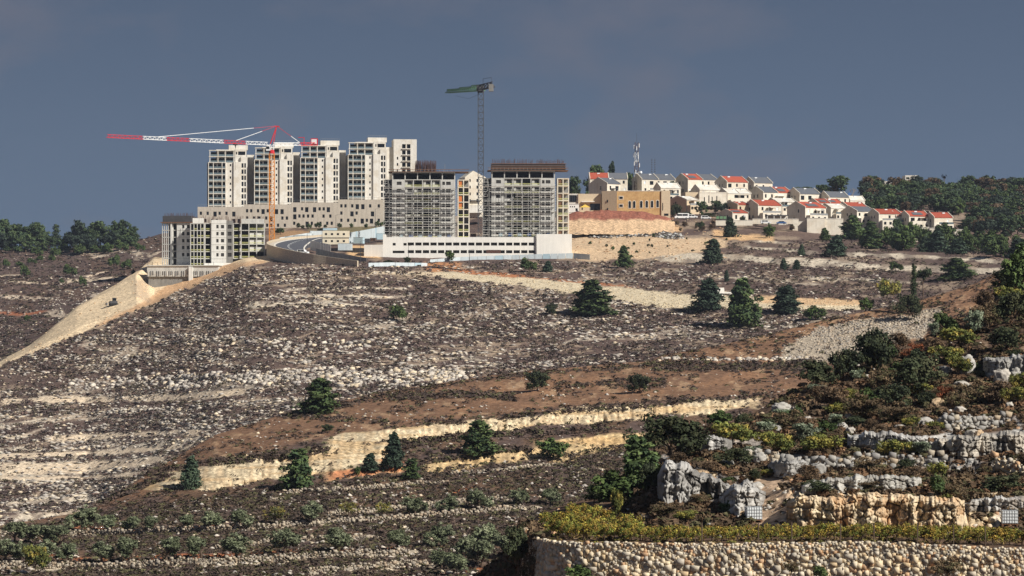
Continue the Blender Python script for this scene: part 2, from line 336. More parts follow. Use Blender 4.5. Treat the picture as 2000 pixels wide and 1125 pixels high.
B.paint(spill * zone(x, y, [(190, 632), (260, 602), (330, 558), (420, 520), (520, 508)], [(190, 650), (260, 618), (330, 588), (420, 545), (520, 520)], 4, 8, 5) * .8, lin(200, 158, 118))
B.paint(zone(x, y, [(262, 548), (292, 540)], [(262, 580), (292, 592)], 2, 9, 4) * .75, lin(176, 156, 132))
B.build()
# ---- C: the brown spur with cuttings and olive terraces
C0 = [(-150, 1170, 395), (900, 1170, 395), (2150, 1170, 400)]
C1 = [(-150, 1034, 500), (0, 1030, 505), (170, 1012, 515), (300, 985, 520), (400, 966, 520), (640, 938, 525), (800, 918, 535), (1000, 893, 545), (1250, 860, 560), (1500, 835, 575), (2150, 800, 590)]
C2 = [(-150, 1033, 505), (0, 1029, 510), (170, 1005, 525), (300, 956, 530), (420, 905, 540), (560, 868, 550), (750, 838, 560), (1000, 808, 580), (1300, 782, 595), (1480, 772, 600), (2150, 750, 620)]
C3 = [(-150, 1032, 515), (0, 1028, 520), (170, 1000, 530), (300, 920, 562), (420, 852, 590), (560, 809, 612), (750, 767, 640), (1000, 729, 665), (1280, 707, 682), (1600, 704, 672), (2150, 700, 650)]
C4 = [(-150, 1031, 520), (0, 1027, 525), (170, 999, 535), (300, 918, 566), (420, 850, 594), (560, 807, 616), (750, 765, 645), (1000, 727, 670), (1270, 705, 688), (1300, 692, 695), (1400, 676, 700), (1520, 648, 705), (1620, 622, 710), (1780, 590, 715), (1900, 556, 720), (2000, 505, 730), (2150, 450, 740)]
CUTS = [([(300, 935), (380, 932), (470, 925), (620, 905), (700, 895)], 40, 1), ([(420, 915), (520, 905), (600, 898), (680, 888), (770, 880)], 36, 2), ([(640, 868), (760, 850), (900, 836), (1000, 826), (1100, 816), (1300, 802), (1480, 786)], 25, 3),
        ([(830, 912), (950, 898), (1050, 888), (1120, 880), (1290, 852)], 27, 4), ([(1050, 868), (1150, 860), (1260, 850)], 20, 5), ([(240, 960), (300, 948)], 12, 6), ([(640, 930), (720, 922), (790, 914)], 16, 7)]
C_WALL = [([(0, 1040), (120, 1042), (260, 1040), (480, 1032), (700, 1017), (900, 1003), (1060, 992)], 8, 1), ([(0, 1105), (200, 1108), (420, 1100), (650, 1088), (850, 1080)], 14, 2), ([(560, 962), (700, 952), (800, 945), (900, 940)], 5, 3), ([(640, 1006), (780, 990), (900, 980), (1000, 976)], 9, 4),
          ([(420, 1070), (600, 1052), (780, 1048)], 6, 5), ([(880, 925), (1000, 915), (1100, 905)], 5, 6), ([(600, 1120), (760, 1108), (860, 1100)], 14, 7), ([(520, 977), (570, 970)], 5, 8)]
def C_led(x, y):
    e = ledge(x, y, .006, .06, .62, 41, .1) * .5
    for (p, th, k) in CUTS + C_WALL: e = np.maximum(e, strip(x, y, p, th, k + 60, 2.5))
    return e
C = Sheet('spur_hill', -150, 2150, 660, [C0, C1, C2, C3, C4], [110, 36, 70, 40], lambda x, y: 1.0 - .88 * C_led(x, y), zn=(.25, .12), back=(40, 16))
x, y = C.X, C.Y
ridge = np.interp(x, [p[0] for p in C2], [p[1] for p in C2])
C.paint(sm(.4, .65, fbm(x * .02, y * .05, 71, 4)) * .8, lin(112, 88, 68))
up = 1 - sm(-8, 8, y - ridge); C.paint(up * .92, BROWN); C.paint(up * sm(.52, .7, fbm(x * .02 + y * .01, y * .06, 72, 4)) * .7, lin(150, 114, 86))
C.paint(up * sm(.6, .75, fbm(x * .05, y * .1, 73, 4)) * .6, lin(180, 150, 118))
# talus of pale stones on the right
TAL = zone(x, y, [(1530, 680), (1600, 640), (1700, 625), (1800, 612), (1840, 600)], [(1530, 705), (1600, 712), (1700, 690), (1800, 660), (1840, 625)], 4, 74, 9); C.paint(TAL, lin(172, 158, 138))
cutm = np.zeros_like(x)
for (p, th, k) in CUTS:
    q = strip(x, y, p, th, k + 60, 2.5); C.paint(q, lin(200, 182, 150) if k in (1, 2, 3) else lin(194, 168, 126)); C.paint(q * sm(.5, .64, fbm(x * .01, y * .16, 75, 3)) * .6, lin(184, 150, 104)); C.paint(q * sm(.52, .62, fbm(x * .12, y * .03, 76, 4)) * .5, lin(176, 150, 116)); cutm = np.maximum(cutm, q)
C.paint(strip(x, y, CUTS[6][0], 14, 67, 2.5), lin(190, 130, 92))
for (p, th, k) in C_WALL: C.paint(strip(x, y, p, th, k + 60, 2.5), lin(186, 172, 150))
for (p, th, k) in [([(100, 1030), (300, 1035), (480, 1026)], 5, 1), ([(0, 1070), (160, 1094), (400, 1086), (560, 1078)], 9, 2), ([(560, 1076), (700, 1074), (860, 1066)], 6, 3), ([(740, 900), (790, 902)], 4, 4), ([(880, 960), (930, 955)], 12, 5), ([(860, 1118), (1000, 1112)], 12, 6)]:
    C.paint(strip(x, y, p, th, k + 80, 3) * .9, lin(176, 112, 76))
C.D = C.D - cutm * ((fbm(x * .22, y * .05, 77, 3, .6) - .5) * 3.0); C.wx = (x - 1000) * C.D / F
C.build()
# ---- E: the near rocky slope on the right, behind the dry-stone wall
EW = [(930, 1150, 225), (1000, 1105, 224), (1025, 1062, 222), (1040, 1052, 217), (1065, 1056, 211), (1095, 1062, 206), (1400, 1066, 201), (1700, 1063, 198), (2000, 1076, 195), (2150, 1080, 194)]
E0 = [(930, 1250, 222), (1000, 1215, 223), (1025, 1205, 222.5), (1040, 1200, 217.6), (1065, 1200, 211.6), (1095, 1200, 206.6), (1400, 1200, 201.6), (1700, 1200, 198.6), (2000, 1200, 195.6), (2150, 1200, 194.6)]
E1 = [(930, 1145, 228), (1000, 1098, 228), (1025, 1050, 228), (1060, 1024, 230), (1130, 1008, 232), (1210, 1016, 226), (1300, 1042, 212), (1400, 1046, 211), (1700, 1040, 209), (2000, 1050, 207), (2150, 1052, 206)]
E2 = [(930, 1142, 232), (1000, 1094, 232), (1025, 1042, 234), (1060, 1010, 238), (1130, 994, 240), (1210, 985, 238), (1290, 940, 232), (1400, 960, 226), (1480, 970, 222), (1545, 965, 217), (1700, 968, 216), (1900, 978, 216), (2150, 985, 215)]
E3 = [(930, 1140, 236), (1000, 1090, 236), (1025, 1038, 238), (1060, 1004, 242), (1130, 988, 244), (1210, 975, 244), (1290, 895, 244), (1400, 880, 242), (1500, 890, 240), (1600, 890, 238), (1800, 885, 237), (2150, 880, 236)]
E4 = [(930, 1138, 240), (1000, 1086, 240), (1025, 1034, 242), (1060, 999, 246), (1130, 983, 248), (1210, 968, 250), (1290, 882, 254), (1400, 852, 256), (1500, 830, 262), (1600, 820, 266), (1800, 800, 272), (2150, 770, 276)]
E5 = [(930, 1136, 244), (1000, 1082, 244), (1025, 1030, 246), (1060, 996, 250), (1130, 980, 252), (1210, 962, 256), (1250, 915, 262), (1290, 880, 270), (1380, 848, 280), (1480, 802, 292), (1550, 762, 300), (1620, 732, 305), (1700, 700, 310), (1780, 672, 314), (1850, 634, 320), (1940, 580, 328), (2000, 530, 334), (2150, 430, 345)]
E_BAND = [([(1535, 1000), (1600, 998), (1750, 1000), (1900, 1006), (1960, 1012)], 66, 1), ([(1285, 925), (1340, 930), (1400, 950), (1480, 975)], 58, 2), ([(1500, 905), (1600, 905), (1700, 905), (1850, 905), (2000, 915)], 26, 3), ([(1660, 860), (1760, 862), (1900, 855), (2010, 850)], 24, 4), ([(1840, 830), (2000, 820)], 24, 5), ([(1920, 720), (2010, 712)], 22, 6), ([(1380, 872), (1500, 862)], 14, 7)]
def E_led(x, y):
    e = ledge(x, y, .012, .03, .6, 51, 0) * .5
    for (p, th, k) in E_BAND: e = np.maximum(e, strip(x, y, p, th, k + 160, 4))
    return e
E = Sheet('near_hill', 930, 2150, 520, [E0, EW, E1, E2, E3, E4, E5], [14, 20, 56, 40, 40, 60], lambda x, y: 1.0 - .85 * E_led(x, y), zn=(.16, .5), back=(14, 8))
x, y = E.X, E.Y
E.paint(np.ones_like(x), lin(88, 71, 58)); E.paint(sm(.45, .65, fbm(x * .03, y * .05, 81, 4)) * .6, lin(110, 86, 68)); E.paint(sm(.58, .7, fbm(x * .04, y * .05, 82, 4)) * .6, lin(160, 136, 112))
EB = {k: strip(x, y, p, th, k + 160, 4) for (p, th, k) in E_BAND}
E.paint(EB[1], lin(196, 174, 140)); E.paint(EB[1] * sm(.54, .66, fbm(x * .03, y * .03, 83, 4)) * .7, lin(178, 140, 102)); E.paint(EB[1] * sm(.55, .68, fbm(x * .05, y * .04, 84, 3)) * .7, lin(214, 200, 180))
for k in (2, 3, 4, 5, 6, 7): E.paint(EB[k] * (.5 + .5 * sm(.4, .6, fbm(x * .05, y * .05, 85, 3))), lin(166, 162, 155))
E.paint(zone(x, y, [(1470, 930), (1545, 930)], [(1470, 1030), (1545, 1030)], 4, 86, 12) * .8, lin(206, 176, 146))
E.paint(zone(x, y, [(1290, 985), (1470, 985)], [(1290, 1040), (1470, 1040)], 4, 87, 10) * .7, lin(134, 108, 84))
E.paint((1 - sm(1.5, 4, np.abs(y - 1050))) * 0, BROWN)
# weathered relief on the near rock faces: push steep parts in and out
relief = np.maximum.reduce([EB[1], EB[2], EB[3], EB[4], EB[5], EB[6], EB[7]])
dd = (fbm(x * .04, y * .03, 91, 4, .6) - .5) * 2.4 + (fbm(x * .16, y * .07, 92, 4, .65) - .5) * 2.0 - 1.2 * sm(.06, .0, np.abs(fbm(x * .05, y * .02, 93, 3) - .5))
E.D = E.D - relief * dd; E.wx = (x - 1000) * E.D / F
E.build()
# ---- heap of red soil before the arched-window hall
hx, hv = np.meshgrid(np.linspace(1104, 1318, 90), np.linspace(0, 1, 26))
crest = np.interp(hx, [1104, 1130, 1170, 1220, 1260, 1300, 1318], [416, 412.5, 410.5, 411, 413, 422, 430]) + (fbm(hx * .08, hx * 0, 400, 3) - .5) * 3
hy = 458 + (crest - 458) * np.clip(hv / .62, 0, 1) ** .85; hd = 1254 + 58 * hv; hz_ = (EYE - hy) * hd / F - np.clip(hv - .62, 0, 1) * 9 + (fbm(hx * .15, hv * 9, 401, 4) - .5) * .9
i = np.arange(25)[:, None] * 90 + np.arange(89)[None]
tag(link('soil_mound', mesh_np('soil_mound', np.stack([(hx - 1000) * hd / F, hd, hz_], -1).reshape(-1, 3), np.stack([i, i + 1, i + 91, i + 90], -1).reshape(-1, 4), M['ground'], (lambda q: (lin(150, 96, 78) * q + lin(206, 174, 138) * (1 - q)).reshape(-1, 3))(sm(431, 427, hy + (fbm(hx * .06, hv * 6, 403, 3) - .5) * 8)[..., None]), True)), kind='structure')
# ---- everything rests on one wide sheet of country
gx = np.array([-40000, -6000, -2500, -900, 900, 2500, 6000, 40000.]); gy = np.array([-9000, -600, 60, 900, 1900, 6000, 20000, 50000.])
GX, GY = np.meshgrid(gx, gy); GZ = np.full(GX.shape, -95.0)
i = np.arange(7)[:, None] * 8 + np.arange(7)[None]
g = link('ground', mesh_np('ground', np.stack([GX, GY, GZ], -1).reshape(-1, 3), np.stack([i, i + 1, i + 9, i + 8], -1).reshape(-1, 4), M['ground'], np.ones((64, 3)) * DARK)); tag(g, kind='structure')
# ================================================================ LOOSE STONES AND SCRUB (uncountable: joined)
rng = np.random.default_rng(5)
_t = (1 + 5 ** .5) / 2
ICO_V = np.array([(-1, _t, 0), (1, _t, 0), (-1, -_t, 0), (1, -_t, 0), (0, -1, _t), (0, 1, _t), (0, -1, -_t), (0, 1, -_t), (_t, 0, -1), (_t, 0, 1), (-_t, 0, -1), (-_t, 0, 1)]) / math.hypot(1, _t)
ICO_F = np.array([(0, 11, 5), (0, 5, 1), (0, 1, 7), (0, 7, 10), (0, 10, 11), (1, 5, 9), (5, 11, 4), (11, 10, 2), (10, 7, 6), (7, 1, 8), (3, 9, 4), (3, 4, 2), (3, 2, 6), (3, 6, 8), (3, 8, 9), (4, 9, 5), (2, 4, 11), (6, 2, 10), (8, 6, 7), (9, 8, 1)])
def rock_proto(k):
    r = np.random.default_rng(100 + k); v = ICO_V * (.55 + .8 * r.random((12, 1))); v = np.sign(v) * np.abs(v) ** .62 * .8
    return v, ICO_F
def shrub_proto(k, n=9):
    """lumpy dome of small leaf faces"""
    r = np.random.default_rng(300 + k); V = []; Fc = []
    for j in range(n * 2):
        th = r.random() * 6.283; ph = math.asin(r.random() ** .8); rad = .55 + .5 * r.random()
        c = np.array([math.cos(th) * math.cos(ph), math.sin(th) * math.cos(ph), math.sin(ph) * .9]) * rad
        nrm = c / np.linalg.norm(c) + r.normal(0, .45, 3); nrm /= np.linalg.norm(nrm)
        u = np.cross(nrm, r.normal(0, 1, 3)); u /= np.linalg.norm(u); w = np.cross(nrm, u); q = .42 * (.7 + .7 * r.random())
        i0 = len(V); V += [c + u * q, c - u * q * .5 + w * q * .87, c - u * q * .5 - w * q * .87]; Fc.append((i0, i0 + 1, i0 + 2))
    return np.array(V), np.array(Fc)
def scatter(name, sheet, n, region, dens, size, protos, colfn, m, flat=(1, 1, .6), sink=.25, parent=None, spow=1.6, align=None):
    x0, x1, y0, y1 = region
    px = rng.uniform(x0, x1, n); py = rng.uniform(y0, y1, n)
    yb, yt = sheet.ylim(px); ok = (py < yb) & (py > yt + .5) & (rng.random(n) < dens(px, py)); px, py = px[ok], py[ok]
    p = sheet.at(px, py); n = len(px)
    s = size[0] + (size[1] - size[0]) * rng.random(n) ** spow
    a = rng.random(n) * 6.283 if align is None else rng.normal(0, align, n); ca, sa = np.cos(a), np.sin(a)
    cols = colfn(px, py, n); Vs = []; Fs = []; Cs = []; off = 0
    kind = rng.integers(0, len(protos), n)
    for k, (pv, pf) in enumerate(protos):
        q = np.where(kind == k)[0]
        if not len(q): continue
        sc = s[q][:, None, None] * np.array(flat) * (.75 + .5 * rng.random((len(q), 1, 3)))
        v = pv[None] * sc
        vx = v[..., 0] * ca[q][:, None] - v[..., 1] * sa[q][:, None]; vy = v[..., 0] * sa[q][:, None] + v[..., 1] * ca[q][:, None]
        v = np.stack([vx, vy, v[..., 2]], -1) + p[q][:, None]; v[..., 2] += (s[q] * flat[2] * (.5 - sink) - (0 if sink < .5 else 0))[:, None] * .6
        Vs.append(v.reshape(-1, 3)); Fs.append((pf[None] + (np.arange(len(q)) * len(pv))[:, None, None]).reshape(-1, 3) + off); off += len(q) * len(pv)
        Cs.append(np.repeat(cols[q], len(pv), 0))
    return link(name, mesh_np(name, np.vstack(Vs), np.vstack(Fs), m, np.vstack(Cs)), parent), n
def chip_proto(k):
    r = np.random.default_rng(150 + k); v = np.array([(1, .5, 0), (-.4, 1, .1), (-1, -.4, 0), (.4, -1, .1), (.1, 0, .8), (0, 0, -.7)]) * (.65 + .6 * r.random((6, 1))) + r.normal(0, .12, (6, 3))
    return v, np.array([(0, 1, 4), (1, 2, 4), (2, 3, 4), (3, 0, 4), (1, 0, 5), (2, 1, 5), (3, 2, 5), (0, 3, 5)])
CHIPS = [chip_proto(k) for k in range(6)]; TUFTS = [shrub_proto(k + 60, 5) for k in range(6)]
ROCKS = [rock_proto(k) for k in range(6)]; SHRUBS = [shrub_proto(k) for k in range(6)]; BIGSHRUBS = [shrub_proto(k + 20, 16) for k in range(5)]
def rcol(*cs):
    cs = np.array(cs)
    return lambda px, py, n: cs[rng.integers(0, len(cs), n)] * (.8 + .4 * rng.random((n, 1)))
rc = rcol(lin(206, 196, 180), lin(190, 180, 166), lin(176, 168, 158), lin(212, 194, 166), lin(160, 150, 140)); bc = rcol(lin(98, 84, 80), lin(86, 76, 73), lin(106, 88, 80), lin(94, 86, 72))
notzone = lambda px, py: 1 - np.clip(zone(px, py, EMB_T, EMB_B, 2, 5, 4) + zone(px, py, SP_T, SP_B, 1.5, 7, 4), 0, 1)
siteclear = lambda px, py: notzone(px, py) * (1 - (py < 512) * (px > 250) * (px < 1420) * 1.0)
bandclear = lambda px, py: 1 - .8 * np.clip(sum(strip(px, py, p, th, k) for (p, th, k) in RIGHT_BANDS if k in (1, 2, 8, 9, 10, 11, 12, 13, 14, 16, 17)), 0, 1)
def rock_dens(px, py):
    a = B_led(px, py); c = sm(.45, .62, fbm(px * .012, py * .045, 201, 3)); d = sm(.35, .75, fbm(px * .004, py * .1, 202, 3))
    return np.clip(.20 + .5 * a + .6 * c * d, 0, 1) * siteclear(px, py) * bandclear(px, py) * (.45 + .9 * sm(.4, .58, fbm(px * .006, py * .13, 204, 3))) * (1 - .6 * (px > 1350) * (py < 570))
o, n = scatter('loose_rocks', B, 110000, (-130, 1750, 500, 1060), rock_dens, (.22, 1.05), CHIPS, rc, M['rock'], (1.3, .9, .6), spow=2.4); tag(o, 'pale limestone rocks strewn over the main hillside below the towers', 'rocks', kind='stuff'); print('rocks', n)
o, n = scatter('ledge_rocks', B, 52000, (-130, 1500, 530, 1060), lambda px, py: np.clip(sm(.5, .6, fbm(px * .005, py * .16 + px * .004, 361, 3)) * (.3 + .7 * sm(.4, .55, fbm(px * .02, py * .05, 362, 3))), 0, 1) * siteclear(px, py) * bandclear(px, py), (.3, 1.1), CHIPS, rc, M['rock'], (1.9, .8, .5), spow=2.0, align=.22); tag(o, 'long flat limestone ledge stones in contour lines on the main hillside', 'rocks', kind='stuff')
def boul_dens(px, py): return np.clip(strip(px, py, [(300, 745), (520, 738), (720, 738), (930, 740)], 30, 18) + .5 * strip(px, py, [(120, 752), (300, 745)], 22, 18) + .35 * strip(px, py, [(380, 680), (620, 676), (800, 690)], 34, 19), 0, 1)
o, n = scatter('rock_band', B, 6000, (100, 960, 640, 780), boul_dens, (.35, 1.35), ROCKS, rc, M['rock'], (1.2, .9, .75), spow=1.8); tag(o, 'band of big grey limestone blocks across the lower main hillside', 'rocks', kind='stuff')
def sh_dens(px, py): return np.clip(.25 + 1.1 * sm(.35, .6, fbm(px * .012, py * .05, 211, 4)) - .75 * B_led(px, py), 0, 1) * siteclear(px, py) * bandclear(px, py)
o, n = scatter('hillside_scrub', B, 98000, (-130, 2120, 470, 1060), sh_dens, (.4, 1.15), TUFTS, bc, M['shrub'], (1.15, 1, .62)); tag(o, 'low dark brown scrub covering the main hillside', 'scrub', kind='stuff'); print('shrubs', n)
o, n = scatter('far_scrub', A, 11000, (-140, 420, 455, 780), lambda px, py: .9 - .7 * A_led(px, py), (.6, 1.5), SHRUBS, bc, M['shrub'], (1.2, 1, .6)); tag(o, 'dark scrub over the far hillside left of the sand slope', 'scrub', kind='stuff')
o, n = scatter('far_rocks', A, 11000, (-140, 420, 455, 780), lambda px, py: np.clip(.12 + .6 * A_led(px, py) + .4 * sm(.5, .6, fbm(px * .02, py * .06, 203, 3)), 0, 1), (.3, 1.1), CHIPS, rc, M['rock'], (1.3, .9, .55), spow=2.4); tag(o, 'pale stones dotting the far hillside left of the sand slope', 'rocks', kind='stuff')
# spur
ycut = lambda px, py: np.clip(sum(strip(px, py, p, th, k + 60, 2.5) for (p, th, k) in CUTS), 0, 1)
ctop = pl([(p[0], p[1]) for p in C2])
def cs_dens(px, py):
    up = py < ctop(px); f = fbm(px * .02, py * .06, 221, 4)
    return np.where(up, sm(.49, .58, f) * .85 + .05, sm(.30, .46, f) * .8 + .2) * (1 - ycut(px, py)) * (1 - .9 * zone(px, py, [(1530, 680), (1600, 640), (1700, 625), (1800, 612), (1840, 600)], [(1530, 705), (1600, 712), (1700, 690), (1800, 660), (1840, 625)], 4, 74, 9))
bc2 = rcol(lin(86, 72, 65), lin(94, 80, 70), lin(76, 66, 60), lin(92, 88, 64))
o, n = scatter('spur_scrub', C, 52000, (-130, 2100, 450, 1150), cs_dens, (.3, .85), TUFTS, bc2, M['shrub'], (1.15, 1, .6)); tag(o, 'dark low scrub on the brown spur and olive terraces', 'scrub', kind='stuff'); print('spur', n)
for k, (p, th) in enumerate([([(560, 815), (760, 845 - 18), (900, 822), (1000, 812), (1100, 802), (1300, 788), (1480, 772)], 13), ([(280, 925), (420, 905), (520, 893), (640, 880)], 13), ([(760, 872), (900, 855), (1050, 846), (1200, 838)], 12), ([(760, 778), (900, 772), (1010, 776)], 12), ([(1270, 716), (1400, 717), (1590, 714)], 20), ([(180, 992), (260, 958), (330, 930)], 10), ([(820, 905), (940, 885), (1040, 878)], 6)]):
    o, n = scatter('scrub_line', C, 9000, (p[0][0], p[-1][0], 700, 1000), lambda px, py: strip(px, py, p, th, k + 300, 2), (.45, 1.0), TUFTS, bc2, M['shrub'], (1.15, 1, .7))
    tag(o, ['dark scrub along the top of the upper cream cutting', 'dark scrub edging the left end of the lower cutting', 'dark scrub on the ledge between the two cuttings', 'short dark scrub strip high on the brown slope', 'dark scrub on the bench below the stone scree', 'dark scrub down the left tip of the brown spur', 'thin dark scrub line over the lowest cutting'][k], 'scrub', kind='stuff')
def cr_dens(px, py):
    w = np.clip(sum(strip(px, py, p, th, k + 60, 2.5) for (p, th, k) in C_WALL), 0, 1)
    return np.clip(.22 + .9 * w + .35 * sm(.55, .65, fbm(px * .03, py * .06, 223, 3)), 0, 1) * (1 - ycut(px, py))
o, n = scatter('spur_stones', C, 26000, (-130, 2100, 600, 1150), cr_dens, (.1, .5), CHIPS, rc, M['rock'], (1.2, .95, .75), spow=2.6); tag(o, 'pale stones of the low terrace walls among the olive trees', 'rocks', kind='stuff')
o, n = scatter('scree', C, 11000, (1500, 1860, 590, 720), lambda px, py: zone(px, py, [(1530, 680), (1600, 640), (1700, 625), (1800, 612), (1840, 600)], [(1530, 705), (1600, 712), (1700, 690), (1800, 660), (1840, 625)], 4, 74, 9) * (.35 + .65 * sm(.4, .55, fbm(px * .03, py * .04, 240, 3))), (.12, .45), ROCKS, rcol(lin(180, 168, 150), lin(150, 142, 132), lin(166, 150, 130)), M['rock'], (1.1, 1, .8)); tag(o, 'scree of pale broken stone on the slope at right', 'scree', kind='stuff')
o, n = scatter('cutting_tufts', C, 5000, (280, 1490, 770, 950), lambda px, py: ycut(px, py) * .75 * sm(.52, .62, fbm(px * .035, py * .07, 341, 3)), (.2, .55), TUFTS, bc2, M['shrub'], (1.1, 1, .8)); tag(o, 'dark tufts growing on the cream cutting faces', 'scrub', kind='stuff')
o, n = scatter('bench_stones', C, 500, (1280, 1580, 690, 712), lambda px, py: strip(px, py, [(1280, 702), (1400, 704), (1580, 701)], 6, 333, 1), (.4, .9), ROCKS, rc, M['rock'], (1.2, .95, .75)); tag(o, 'line of white stones along the bench under the scree', 'rocks', kind='stuff')
o, n = scatter('embankment_rubble', B, 9000, (850, 1690, 526, 608), lambda px, py: zone(px, py, EMB_T, EMB_B, 2, 5, 4) * .8, (.15, .45), CHIPS, rcol(lin(204, 186, 154), lin(212, 194, 160), lin(180, 164, 138)), M['rock'], (1.1, 1, .8)); tag(o, 'cream rubble facing of the long embankment below the building sites', 'rubble', kind='stuff')

o, n = scatter('ridge_scrub', C, 9000, (560, 1300, 700, 830), lambda px, py: strip(px, py, [(560, 815), (700, 784), (850, 755), (1000, 734), (1280, 713)], 10, 310, 3) * .8 + .6 * strip(px, py, [(1080, 752), (1200, 752), (1330, 748), (1500, 740)], 14, 311, 5) + .5 * strip(px, py, [(1330, 690), (1450, 672), (1560, 650)], 12, 312, 5), (.4, .95), TUFTS, bc2, M['shrub'], (1.15, 1, .65)); tag(o, 'dark scrub along the crest of the brown spur', 'scrub', kind='stuff')
o, n = scatter('ridge_tufts', C, 9000, (1300, 2010, 505, 720), lambda px, py: .75 * sm(.45, .58, fbm(px * .03, py * .05, 314, 4)) * (1 - .95 * zone(px, py, [(1530, 680), (1600, 640), (1700, 625), (1800, 612), (1840, 600)], [(1530, 705), (1600, 712), (1700, 690), (1800, 660), (1840, 625)], 4, 74, 9)), (.35, .9), TUFTS, bc2, M['shrub'], (1.15, 1, .65)); tag(o, 'dark scrub tufts on the ridge above the scree', 'scrub', kind='stuff')
o, n = scatter('site_debris', B, 2600, (1115, 1340, 448, 470), lambda px, py: strip(px, py, [(1120, 457), (1200, 461), (1270, 459), (1330, 461)], 8, 320, 2), (.25, .95), CHIPS, rcol(lin(70, 68, 66), lin(110, 104, 98), lin(190, 188, 182), lin(90, 80, 72)), M['rock'], (1.3, 1, .8)); tag(o, 'line of dark and pale debris along the sandy terrace', 'debris', kind='stuff')
o, n = scatter('mound_stones', B, 1500, (1110, 1420, 424, 510), lambda px, py: .3 + .5 * sm(.5, .6, fbm(px * .03, py * .06, 322, 3)), (.15, .7), CHIPS, rcol(lin(214, 190, 156), lin(196, 160, 124), lin(180, 146, 116)), M['rock'], (1.2, 1, .7)); tag(o, 'pale lumps of earth and stone on the orange sand', 'stones', kind='stuff')
o, n = scatter('sand_lumps', B, 2600, (0, 530, 500, 720), lambda px, py: zone(px, py, SP_T, SP_B, 1.5, 7, 4) * (.25 + .6 * sm(.45, .6, fbm(px * .04, py * .05, 323, 3))), (.12, .6), CHIPS, rcol(lin(226, 198, 160), lin(206, 170, 130), lin(214, 186, 150)), M['rock'], (1.2, 1, .7)); tag(o, 'lumps of sandy spoil on the sand slope at left', 'stones', kind='stuff')

lowz = lambda px, py: (py > np.interp(px, [0, 170, 400, 640, 1000, 1250], [1030, 1012, 968, 940, 895, 862]) + 3) * (1 - .85 * np.clip(sum(strip(px, py, p, th, k + 60, 2.5) for (p, th, k) in C_WALL), 0, 1))
o, n = scatter('terrace_scrub', C, 34000, (-130, 1300, 850, 1150), lambda px, py: lowz(px, py) * (.3 + .7 * sm(.36, .5, fbm(px * .02, py * .05, 351, 3))), (.25, .7), TUFTS, rcol(lin(84, 72, 64), lin(94, 82, 68), lin(76, 68, 60), lin(96, 92, 66)), M['shrub'], (1.15, 1, .7)); tag(o, 'dark low scrub between the olive terraces', 'scrub', kind='stuff')
o, n = scatter('terrace_rocks', C, 9000, (-130, 1300, 850, 1150), lambda px, py: lowz(px, py) * (.15 + .7 * sm(.52, .62, fbm(px * .015, py * .06, 352, 3))), (.12, .75), CHIPS, rc, M['rock'], (1.3, 1, .7), spow=2.2); tag(o, 'pale rocks scattered between the olive terraces', 'rocks', kind='stuff')
# ================================================================ BUILDINGS
def S(*c): return tuple(float(v) for v in lin(*c))
M['stone'] = mat('cream_stone', S(230, 221, 203), var=.10, scale=.8, bump=.2, streak=.10, var2=S(222, 209, 188))
M['stone2'] = mat('pale_stone', S(224, 219, 208), var=.10, scale=.8, bump=.2, streak=.10, var2=S(212, 203, 187))
M['tan'] = mat('tan_stone', S(200, 164, 112), var=.14, scale=1.5, bump=.3, var2=S(184, 146, 98))
M['tanpale'] = mat('pale_tan_stone', S(208, 188, 158), var=.12, scale=1.5, bump=.3)
M['podium'] = mat('podium_stone', S(194, 183, 167), var=.14, scale=1.6, bump=.3, streak=.14)
M['white'] = mat('white_render', S(240, 236, 226), var=.05, scale=.3, streak=.08)
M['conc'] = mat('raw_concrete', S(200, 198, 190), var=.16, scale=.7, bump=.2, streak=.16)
M['concd'] = mat('dark_concrete_and_shade', S(134, 132, 127), var=.2, scale=.7, bump=.2, streak=.2)  # bare grey concrete; also colours shade onto left sides and core walls
M['block'] = mat('white_block', S(224, 222, 214), var=.10, scale=.8, streak=.12)
M['glass'] = mat('window_glass', S(28, 31, 35), rough=.2, var=.25, scale=.4, spec=.35, rnd=.35)
M['glassb'] = mat('railing_glass', S(104, 118, 122), rough=.25, var=.2, scale=.5, spec=.4, rnd=.25)
M['dark'] = mat('interior_shade', S(58, 56, 54), var=.25, scale=.8)  # room shade put into the colour, for opening panes and core walls
M['red'] = mat('red_tile', S(168, 82, 62), var=.25, scale=2.0, bump=.4, rnd=.12)
M['panel'] = mat('solar_panel', S(104, 106, 110), rough=.45, var=.15, scale=1.0, spec=.5)
M['timber'] = mat('formwork_timber', S(120, 88, 66), var=.3, scale=1.2)
M['steel'] = mat('grey_steel', S(150, 150, 148), rough=.55, var=.2, scale=.8, metal=.2)
M['steeld'] = mat('dark_steel', S(74, 74, 76), rough=.6, var=.25, scale=.8)
M['pole'] = mat('scaffold_steel', S(204, 201, 194), rough=.6, var=.25, scale=.6)
M['rebar'] = mat('rebar', S(92, 66, 56), rough=.9, var=.3, scale=1.0)
M['yell'] = mat('yellow_rail', S(206, 206, 134), var=.2, scale=.8)
M['orange'] = mat('orange_paint', S(222, 142, 60), rough=.6, var=.14, scale=.8)
M['redp'] = mat('red_paint', S(200, 44, 52), rough=.55, var=.12, scale=.8)
M['whitep'] = mat('white_paint', S(234, 234, 232), rough=.5, var=.08, scale=.8)
M['green'] = mat('green_paint', S(104, 142, 104), rough=.6, var=.2, scale=.6)
M['blue'] = mat('blue_tarp', S(58, 96, 148), rough=.6, var=.2, scale=.8)
M['sky'] = mat('light_blue_panel', S(178, 200, 208), rough=.5, var=.12, scale=.6)
M['hoard'] = mat('hoarding_metal', S(206, 216, 218), rough=.5, var=.12, scale=.4, streak=.1)
M['asph'] = mat('asphalt', S(82, 84, 90), var=.14, scale=1.2)
M['mark'] = mat('road_marking', S(214, 214, 210), var=.15, scale=2)
